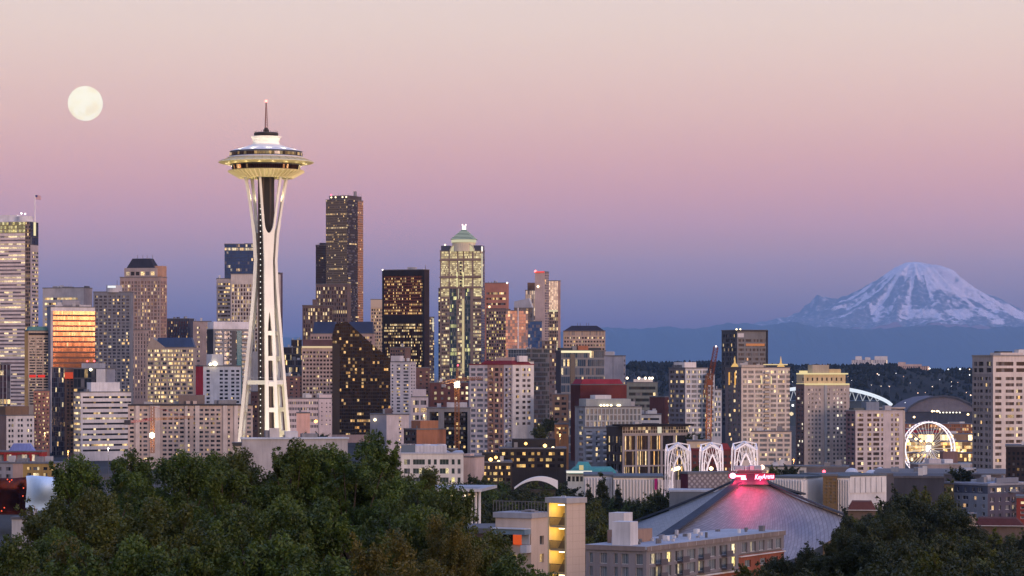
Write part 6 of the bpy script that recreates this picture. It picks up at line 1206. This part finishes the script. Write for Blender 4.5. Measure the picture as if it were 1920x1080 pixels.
tree('p1', 982, 909, 960, 'round dark tree in the wooded park behind the near stairwell building', .8, 'trees in the wooded park'); tree('p2', 1022, 911, 950, 'round dark tree in the wooded park behind the near stairwell building', .7, 'trees in the wooded park')
# ------------------------------------------------------------------ near buildings
TAN = wall((.50, .40, .33), var=.08)
# flats with the lit stairwell
b = Bldg('apartment_building', 'beige flats with an open yellow lit stairwell', 1027, 1097, 944, 360, 35, (.50, .40, .33), alpha=42, roofc=(.34, .33, .33), body=False); w_, d_ = b.w, b.d; X, Y = b.off.x, b.off.y
H = b.h; zf = [b.z(q) for q in (1075, 1031, 987, 948)]
MB().box(X, X + .25, Y, Y + d_, -2, H).box(X + w_ - .3, X + w_, Y + .02, Y + d_, -2, H).box(X + .26, X + w_ - .31, Y + d_ - .3, Y + d_, -2, H).build('stair_walls', wall((.62, .48, .28), var=.1), b.o); b.plain('r', TAN, out=.02)
for k in range(9): b.slab('r', 0, d_, 958 + 14.5 * k, 958.3 + 14.5 * k, .021, .03, wall((.33, .26, .22)), 'panel_joint')
for k in (1, 2): b.slab('r', d_ * k / 3, d_ * k / 3 + .03, 944, 1090, .021, .03, wall((.36, .28, .24)), 'panel_joint')
for zz in zf[:3]:
    MB().box(X + .26, X + w_ - .31, Y + .2, Y + d_ * .45, zz - .2, zz).build('landing', wall((.45, .40, .33)), b.o); MB().box(X + .26, X + w_ - .31, Y + d_ * .75, Y + d_ - .31, zz + 1.3, zz + 1.5).build('landing', wall((.45, .40, .33)), b.o)
    m = MB(); 
    for k in range(22): u_ = X + .3 + (w_ - .65) * k / 21; m.box(u_ - .02, u_ + .02, Y + .02, Y + .06, zz, zz + 1.05)
    m.box(X + .26, X + w_ - .31, Y, Y + .08, zz + 1.05, zz + 1.12); m.build('railing', wall((.10, .09, .08)), b.o)
    m = MB()
    for k in range(9): t = k / 9; yy = Y + d_ * (.45 + .3 * t); m.box(X + .4, X + w_ * .48, yy, yy + d_ * .3 / 9 + .02, zz + 1.5 * t - .12, zz + 1.5 * t + .16)
    for k in range(9): t = k / 9; yy = Y + d_ * (.75 - .3 * t); m.box(X + w_ * .52, X + w_ - .4, yy - d_ * .3 / 9 - .02, yy, zz + 1.5 + 1.5 * t - .12, zz + 1.5 + 1.5 * t + .16)
    m.build('stair_flight', wall((.16, .13, .09)), b.o)
    zl = zz - .35; MB().box(X + w_ * .4, X + w_ * .6, Y + d_ * .2, Y + d_ * .3, zl - .08, zl).build('ceiling_lamp', glow((1, .86, .45), 6), b.o)
b.slab('f', w_ * .35, w_ * .72, 958, 969, -d_ * .99 + .35, -d_ * .99 + .40, win(tint=(.05, .045, .03), p=0, mu=.08, mv=.08, mcol=(.25, .22, .15)), 'window')
MB().box(X + w_ * .4, X + w_ * .7, Y + d_ * .15, Y + d_ * .3, H - .32, H - .22).build('ceiling_lamp', glow((1, .86, .45), 6), b.o)
rot = Matrix.Rotation(b.o.rotation_euler.z, 4, 'Z')
for zz in [z_ - .6 for z_ in zf[:3]] + [H - .6]: point('stair_lamp', Vector(b.o.location) + rot @ Vector((X + w_ * .5, Y + d_ * .25, zz)), 150, (1, .66, .15), .25)
for q in (1048, 1075, 1086): b.block(q, q + 5, 940.5, yb=944, f0=.4, f1=.55, mat=wall((.55, .55, .56)), name='roof_vent')
m = MB(); u_ = b.x(1043) + X; m.tube([(u_, Y + 1, H), (u_, Y + 1, H + .9), (u_ + .7, Y + 1, H + .9), (u_ + .7, Y + 1, H)], .05); m.build('ladder_hoop', wall((.5, .5, .5)), b.o); b.done()
b = Bldg('apartment_building', 'beige flats wing with blue awning windows and an orange curtain', 929, 1028, 972, 372, 32, (.50, .40, .33), alpha=30, roofc=(.30, .30, .32)); wq = win(tint=(.05, .06, .07), p=.1, S=1, mu=.06, mv=.05, mcol=(.35, .36, .38), blind=.3)
b.sheet('f', '########', 985, 1080, 1, .2, wq); b.sheet('r', '####oo##', 998, 1066, 2, .5, wq)
b.slab('f', b.x(934), b.x(995), 992, 1002, -.3, 1.6, wall((.16, .24, .30), rough=.4), 'awning'); b.slab('f', b.x(934), b.x(995), 990.5, 992.2, -.2, 1.8, wall((.55, .55, .55)), 'awning_edge')
b.slab('f', b.x(934), b.x(966), 1002, 1022, .02, .2, wall((.02, .02, .022)), 'dark_opening'); b.slab('f', b.x(964), b.x(980), 1001, 1022, .22, .3, glow((1, .14, .04), .6), 'orange_curtain'); b.slab('f', b.x(981), b.x(995), 1001, 1021, .22, .4, win(tint=(.25, .28, .32), p=0, mu=.5, mv=.03, mcol=(.4, .42, .45)), 'window'); b.slab('f', b.x(984), b.x(996), 1022, 1036, .0, 1.2, wall((.5, .5, .52)), 'balcony')
b.slab('f', b.x(945), b.x(968), 1042, 1050, .03, .1, glow((1, .68, .15), .8), 'lit_window')
m = MB()
for k in range(20): u_ = b.x(905 + k * 6) + b.off.x; m.box(u_ - .03, u_ + .03, b.off.y + b.d * .6, b.off.y + b.d * .6 + .06, b.h + .7, b.h + 2.0)
m.box(b.x(905) + b.off.x, b.x(1024) + b.off.x, b.off.y + b.d * .6, b.off.y + b.d * .6 + .06, b.h + 2.0, b.h + 2.1); m.build('roof_railing', wall((.12, .12, .13)), b.o)
for q in (966, 972, 978): b.block(q, q + 7, 957 + (q % 4), yb=972, f0=.35, f1=.6, mat=wall((.2, .2, .22)), name='roof_unit')
b.done()
b = Bldg('apartment_building', 'dark flats end with a glowing window among the near trees', 862, 928, 1000, 385, 0, (.10, .075, .07), depth=12); b.sheet('f', '#o#ooooo###', 1000, 1040, 1, .38, win(tint=(.3, .15, .1), p=.95, S=.85, c0=(1, .5, .25), blind=.3)); b.done()
# glass pavilion
b = Bldg('pavilion', 'flat roofed glass pavilion with white columns behind the near trees', 768, 902, 921, 600, 9, (.40, .40, .42), alpha=10, roofc=(.26, .28, .31), body=False)
b.curtain('f', 20, 1, win(tint=(.05, .055, .06), p=.12, S=.9, mu=.1, mcol=(.5, .5, .52), blind=.3), ya=922, out=-2.0); b.slab('f', -2, b.w + 1.5, 915.5, 921, -b.d * 3, 2.4, wall((.33, .35, .38)), 'roof_canopy'); b.slab('f', -2.05, b.w + 1.55, 917, 921.2, 2.3, 2.6, wall((.5, .5, .51)), 'fascia')
for q in (858, 870, 885, 893, 900): MB().tube([b.pt('f', b.x(q), 0, .6), b.pt('f', b.x(q), b.z(921), .6)], .28, 10).build('column', wall((.62, .61, .60)), b.o)
for q in (846, 871, 888, 794): b.lamp(q, 929, -.02, .3, (1, .78, .45), 4)
b.slab('f', b.x(876), b.x(881), 926, 960, -1.9, -1.7, glow((1, .62, .25), .45), 'lit_doorway'); b.slab('f', b.x(805), b.x(852), 951, 953, .0, .3, glow((1, .72, .25), .8), 'light_strip'); b.done()
# white office front
b = Bldg('office_building', 'white office front with grey glazed rooftop room near the park', 752, 869, 852, 1220, 0, (.60, .57, .52), depth=40, roofc=(.4, .4, .42))
b.sheet('f', '#oo#oooo#o#o#ooo#o#o#', 858, 909, 3, .60, win(tint=(.05, .07, .06), p=.16, S=.9, mu=.05, mv=.06, mcol=(.4, .4, .38), c0=(1, .85, .3), blind=.2), ucell=1)
b.block(752, 779, 835, f0=.12, f1=.7, mat=win(tint=(.20, .25, .30), p=0, refl=.2), name='glazed_room'); b.block(779, 838, 836, f0=.12, f1=.7, mat=wall((.50, .49, .50)), name='clad_room')
for q in (800, 828): b.cyl(q, 834, 836.2, 8, .3, wall((.5, .5, .5)), 'round_vent')
for k in range(9): MB().box(b.x(781 + k * 6.4) + b.off.x, b.x(781.5 + k * 6.4) + b.off.x, b.d * .12 + b.off.y - .08, b.d * .12 + b.off.y - .003, b.h + .8, b.z(836.5)).build('cladding_rib', wall((.35, .35, .36)), b.o)
MB().lathe([(.3, 0), (2.8, 1.2), (3.0, 1.6)], 18).build('satellite_dish', wall((.18, .19, .21)), b.o, (b.x(847) + b.off.x, b.off.y + 8, b.h + .8)); b.done(4)
b = Bldg('building', 'plain pink rendered block beside the white office front', 866, 908, 858, 1260, 18, (.46, .36, .33), alpha=24); b.plain('f'); b.plain('r', wall((.42, .33, .31))); b.block(868, 880, 851, f0=.1, f1=.5); b.done()
# long pale hall roof behind the near trees
b = Bldg('hall', 'long plain grey hall with a pale roof edge at the foot of the observation tower', 452, 652, 824, 1120, -2, (.34, .33, .34), alpha=4, roofc=(.42, .47, .55)); b.plain('f'); b.slab('f', -.5, b.w + .5, 820.5, 823.6, -.4, .6, wall((.42, .48, .56)), 'roof_edge'); b.block(506, 524, 803, f0=.1, f1=.3, mat=wall((.5, .48, .47)), name='roof_box'); b.done(3)
b = Bldg('building', 'small dark eaved kiosk beside the long plain grey hall', 436, 453, 833, 1110, 0, (.40, .38, .35), depth=8); b.slab('f', 0, b.w, 830, 836, .1, .8, wall((.05, .05, .05)), 'eave'); b.plain('f'); b.done()
for x0, x1, yt, D, c, lb in ((880, 960, 868, 1350, (.05, .04, .035), 'dark brick lowrise with amber windows at the park edge'), (936, 1062, 842, 1420, (.035, .03, .03), 'dark terraced building with a row of amber windows above the park')):
    b = Bldg('building', lb, x0, x1, yt, D, 0, c, depth=24); b.sheet('f', '#oo#o#ooo#oo#oo#ooo#oo#', yt + 3, yt + 37, 3, .5, win(tint=(.02, .015, .015), p=.5, S=1.1, c0=(1, .52, .14), c1=(1, .7, .3), blind=0)); b.block(x0 + 24, x1 - 20, yt - 18, f0=.2, f1=.9, mat=wall((.03, .028, .03)), name='upper_storey'); b.lamp(x0 + 50, yt - 10, .1, .8, (1, .55, .15), 4); b.lamp(x1 - 40, yt - 6, .1, 1.0, (1, .6, .2), 4); b.lamp(x1 - 25, yt - 2, .1, .8, (1, .75, .4), 4); b.done(4)
b = Bldg('building', 'cream low block with a roof tree near the first lattice arch', 1288, 1332, 828, 1350, 0, (.48, .40, .31), depth=14); b.sheet('f', '####oooo#', 831, 860, 3, .4, win(p=.6, S=1)); b.done(2)
b = Bldg('building', 'dark red roofed hall seen between the lattice arches', 1296, 1385, 845, 1300, 0, (.13, .045, .04), depth=20, roofc=(.16, .03, .03)); b.sheet('f', rep('#oo', 9) + '#', 850, 885, 3, .4, win(tint=(.06, .06, .07), p=.1)); b.block(1345, 1372, 832, f0=.1, mat=wall((.20, .03, .03)), name='pavilion_roof', top=.3); b.done()
b = Bldg('building', 'long low cream flats below the pinnacle tower', 1432, 1512, 876, 1300, 0, (.44, .42, .39), depth=12); b.sheet('f', '#oo#ooo#oo#ooo#oo#', 878, 893, 1, .5, win(tint=(.12, .14, .15), p=.1)); b.block(1446, 1462, 867, f0=.1, mat=wall((.42, .39, .36)), name='gable_box', top=.25); b.lamp(1429, 876, 0, 1.2, (1, .6, .45), 4); b.done(2)
b = Bldg('building', 'flat dark roofed lowrise beside the tan tiered flats', 1510, 1592, 877, 1350, 0, (.12, .11, .12), depth=20); b.plain('f'); b.lamp(1545, 884, 0, .8, (1, .1, .15), 5); b.lamp(1484, 776, 0, 1, (1, .8, .5), 1); b.done(2)
# low roofs before the wide pale tower
b = Bldg('building', 'low house with white roof rooms and lit windows below the wheel', 1706, 1830, 872, 1450, -16, (.28, .24, .24), alpha=16, roofc=(.3, .3, .3)); b.sheet('f', '#o###oooo##o#oo#####', 876, 890, 1, .6, win(tint=(.2, .18, .15), p=.8, S=1.1, c0=(1, .9, .75))); b.plain('l', wall((.16, .13, .13))); b.block(1745, 1768, 861, f0=.2, mat=wall((.42, .40, .42)), name='roof_room'); b.block(1776, 1792, 862, f0=.3, mat=wall((.6, .6, .6)), name='roof_room'); b.block(1778, 1806, 848, f0=.6, f1=1.0, mat=wall((.17, .11, .10)), name='brown_box'); b.slab('f', 0, b.w, 886, 893, .02, 3, wall((.12, .10, .10)), 'terrace'); 
for q in (1731, 1749): b.slab('f', b.x(q), b.x(q + 2), 878, 892, 3, 3.4, wall((.6, .58, .56)), 'white_post')
b.done(3)
b = Bldg('building', 'long dark flat roofed shed before the low white roof rooms', 1676, 1770, 896, 1050, 0, (.05, .052, .065), depth=30, roofc=(.09, .09, .10)); b.plain('f'); b.done(3)
b = Bldg('building', 'brown wide flat roof with a few pale rooftop boxes', 1640, 1900, 890, 1200, 0, (.14, .12, .12), depth=60, roofc=(.16, .15, .15)); b.plain('f'); b.done(6)
b = Bldg('building', 'mustard rendered house beside the slate grey flats', 1763, 1812, 908, 1080, 22, (.30, .21, .10), alpha=28); b.sheet('f', '##o##oo#', 911, 940, 2, .4, win(p=.4, S=1)); b.plain('r', wall((.44, .33, .22))); b.done()
b = Bldg('apartment_building', 'slate grey flats with white framed windows and corner balconies', 1789, 1934, 911, 1050, 82, (.17, .19, .24), alpha=42, roofc=(.22, .23, .27))
wf = win(tint=(.05, .055, .07), p=.12, S=1.1, mu=.10, mv=.08, mcol=(.55, .55, .58), blind=.4, c0=(1, .55, .25))
zm = b.z(926); b.sheet('f', '#o##o##o#oo##', 913, 926, 1, .62, wf, z0=zm, mat=wall((.075, .085, .12))); b.sheet('f', '#o#oo##o##o#', 928, 972, 3, .5, wf, z1=zm, mat=wall((.22, .24, .28)))
b.sheet('r', '#oo#oo#o#bb#oo#b#o#', 913, 926, 1, .6, wf, z0=zm, mat=wall((.075, .085, .12))); b.sheet('r', '#oo##o##oo#bb#oo#bb#', 930, 976, 3, .55, wf, z1=zm, mat=wall((.075, .07, .10)), balm=wall((.05, .05, .06)))
b.block(1800, 1890, 906, f0=.05, f1=.9, mat=wall((.26, .28, .33)), name='roof_plinth'); b.block(1880, 1912, 897, f0=.2, f1=.7, mat=wall((.17, .19, .24)), name='stair_box'); b.done(8)
b = Bldg('building', 'dark red brick house end at the frame edge under the slate flats', 1906, 1960, 934, 980, 0, (.22, .05, .04), depth=15); b.sheet('f', '#oo#oo#', 938, 975, 4, .5, wf); b.done()
for (q0, q1, yr, ye, D, c, lb) in ((1590, 1642, 941, 956, 840, (.10, .04, .033), 'long low brick red hipped roof behind the arena ridge'), (1822, 1920, 972, 985, 780, (.085, .032, .03), 'dull red hipped roof under the slate grey flats')):
    b = Bldg('house', lb, q0, q1, ye, D, 0, (.13, .10, .09), depth=12, roof=False); b.plain('f'); b.block(q0 - 3, q1 + 3, yr, yb=ye, f0=-.1, f1=1.1, mat=wall(c), name='hipped_roof', top=.15); b.slab('f', -.5, b.w + .5, ye - .6, ye + .6, 1.3, 1.5, wall((.5, .48, .46)), 'gutter'); b.done()
b = Bldg('house', 'cream chimneyed house end by the dark trees', 1813, 1830, 968, 760, 0, (.30, .25, .2), depth=8); b.plain('f'); b.block(1819, 1826, 962, f0=.3, f1=.5, name='chimney', mat=wall((.3, .25, .22))); b.lamp(1812, 986, -.1, .35, (1, .6, .25), 4); b.lamp(1804, 1003, -.1, .3, (1, .55, .2), 4); b.done()
# brick flats in front of the arena
b = Bldg('apartment_building', 'near flats with grey upper floors over red brick and a cluttered flat roof', 1098, 1470, 1031, 585, -114, (.20, .185, .195), abs_a=60, roofc=(.33, .34, .37), maxw=100)
wn_ = win(tint=(.14, .17, .19), p=.14, S=1.1, mu=.07, mv=.05, mcol=(.52, .51, .50), blind=.4, c0=(1, .75, .25), nsub=2)
z2 = b.h - 6.6; L1 = b.x(1385); brick = wall((.25, .085, .055), var=.25)
b.sheet('f', '#oobb#oo#obb#ooo#bb#ooo#obb#oo#', 1037, 1088, 2, .78, wn_, z0=z2, u1=L1, balm=wall((.10, .09, .10)), ucell=1); b.sheet('f', '#oo##oo#o##oo##oo#oo##o#', 1096, 1150, 2, .6, wn_, z1=z2 - .3, u1=L1, mat=brick); b.slab('f', 0, L1, 1092.5, 1095.5, .0, .5, wall((.55, .52, .50)), 'string_course')
b.sheet('f', '#oo#oo#oo#oo#oo#', 1038, 1062, 1, .85, wn_, z0=b.h - 3.4, u0=L1); b.sheet('f', '##oo###oo##oo##', 1070, 1122, 2, .55, wn_, z1=b.h - 3.7, u0=L1, mat=brick); b.slab('f', L1, b.w, 1066, 1068, .0, .5, wall((.55, .52, .50)), 'string_course')
b.sheet('l', '#o##oo##o#oo##oo#', 1037, 1088, 2, .78, wn_, z0=z2); b.sheet('l', '#oo##oo##oo##oo#', 1096, 1150, 2, .55, wn_, z1=z2 - .3, mat=wall((.30, .27, .27))); b.slab('l', 0, b.d, 1090, 1094, .0, 1.2, wall((.42, .40, .40)), 'terrace_edge')
b.slab('f', -.2, b.w + .2, 1025, 1034, -.3, .35, wall((.20, .165, .155)), 'parapet'); b.slab('l', 0, b.d - .2, 1025, 1034, -.3, .36, wall((.20, .165, .155)), 'parapet')
k = 0
for u_ in np.arange(1.5, b.w, 4.2): MB().box(u_ + b.off.x, u_ + .12 + b.off.x, b.off.y - .42, b.off.y - .352, b.z(1033.5), b.z(1025.5)).build('parapet_joint', wall((.42, .38, .36)), b.o)
random.seed(4)
for k in range(34):
    a = random.uniform(.05, .95) * b.w; c = random.uniform(.12, .85) * b.d; q = random.uniform(.3, 1.3); MB().box(a + b.off.x, a + q + b.off.x, c + b.off.y, c + q * .8 + b.off.y, b.h + .7, b.h + .7 + random.uniform(.4, 1.3)).build('roof_unit', wall(random.choice(((.4, .4, .42), (.15, .15, .16), (.55, .55, .55), (.25, .25, .27)))), b.o)
MB().box(b.off.x + 7, b.off.x + 18, b.off.y + b.d * .55, b.off.y + b.d * .9, b.h + .7, b.h + 3.4).build('roof_room', wall((.28, .19, .15)), b.o); MB().box(b.off.x + 1, b.off.x + 4.5, b.off.y + b.d * .3, b.off.y + b.d * .6, b.h + .7, b.h + 5.6).build('stair_box', wall((.52, .51, .52)), b.o); MB().box(b.off.x + 9, b.off.x + 13, b.off.y + b.d * .7, b.off.y + b.d * .95, b.h + 3.4, b.h + 7).build('lift_housing', wall((.54, .53, .53)), b.o)
b.done()
# music museum at the frame edge
mo = P(75, 0, 1150); mu = empty('museum', (mo.x, 1150, ground(mo.x, 1150))); tag(mu, 'curvy museum with a pale blue shell beside a dark red metallic block', 'museum'); o0 = Vector(mu.location)
def shell(name, prof_top, prof_bot, D0, D1, mat, n=24, bulge=3.):
    m = MB(); xs_ = np.linspace(prof_top[0][0], prof_top[-1][0], n + 1)
    for j in range(13):
        t = j / 12
        for q in xs_:
            yt_ = np.interp(q, [a for a, _ in prof_top], [v for _, v in prof_top]); yb_ = np.interp(q, [a for a, _ in prof_bot], [v for _, v in prof_bot]); p = P(q, yt_ + (yb_ - yt_) * t, D0) - o0; m.v.append((p.x + math.sin(t * 5) * .5, p.y - bulge * math.sin(math.pi * min(1, .2 + t)) * (1 + .5 * math.sin(q * .09)), p.z))
    for j in range(12):
        for i in range(n): a = j * (n + 1) + i; m.f.append((a, a + n + 1, a + n + 2, a + 1))
    for i in range(n + 1): v = m.v[i]; m.v.append((v[0], v[1] + D1, v[2] - 1.5))
    k = 13 * (n + 1)
    for i in range(n): m.f.append((i, i + 1, k + i + 1, k + i))
    return m.build(name, mat, mu, smooth=True)
shell('blue_shell', [(50, 892), (62, 891), (90, 893), (120, 898), (140, 905), (150, 913)], [(50, 952), (66, 960), (90, 955), (120, 935), (140, 920), (150, 916)], 1140, 30, wall((.46, .64, .84), rough=.5, var=.08), bulge=5)
shell('copper_block', [(-60, 893), (-10, 896), (30, 896), (52, 894)], [(-60, 965), (52, 965)], 1150, 30, wall((.10, .02, .012), rough=.22, metal=.8, var=.6, scale=.3), bulge=2)
for q, y in ((18, 903), (22, 900), (14, 899), (3, 958), (8, 952), (44, 915), (43, 930)): MB().lathe([(.05, -.3), (.3, 0), (.05, .3)], 8).build('red_lamp', glow((1, .12, .05), 1.6), mu, P(q, y, 1143) - o0)
b = Bldg('building', 'low dark flat roof with white edge below the museum', 22, 84, 974, 800, 10, (.35, .35, .36), alpha=12, roofc=(.10, .10, .11)); b.plain('f'); b.plain('r'); b.done(3)
b = Bldg('house', 'grey house with white eaves half hidden by the near trees', 88, 160, 1008, 420, 18, (.30, .27, .26), alpha=25, roofc=(.5, .5, .5)); b.sheet('f', '#oo##oo#', 1014, 1050, 1, .5, win(p=.3, S=1)); b.plain('r'); b.done()
b = Bldg('house', 'pale roofed house glimpsed between the near tree crowns', 330, 430, 958, 560, 20, (.32, .30, .32), alpha=20, roofc=(.42, .44, .48)); b.sheet('f', '#oo##oo##oo#', 966, 1010, 3, .45, W_APT2); b.plain('r'); b.done(4)
b = Bldg('brick_building', 'reddish block glimpsed deep between the near tree crowns', 590, 720, 955, 520, 20, (.22, .11, .10), alpha=20, roofc=(.4, .42, .45)); b.sheet('f', '#oo##oo##oo#', 966, 1030, 4, .45, W_APT2); b.plain('r'); b.done(4)
b = Bldg('house', 'house with orange lit windows low between the near trees', 205, 262, 1030, 330, 0, (.12, .09, .08), depth=8); b.sheet('f', '#ooo##oo#', 1036, 1062, 1, .7, win(p=.8, S=1.0, c0=(1, .5, .15))); b.done()
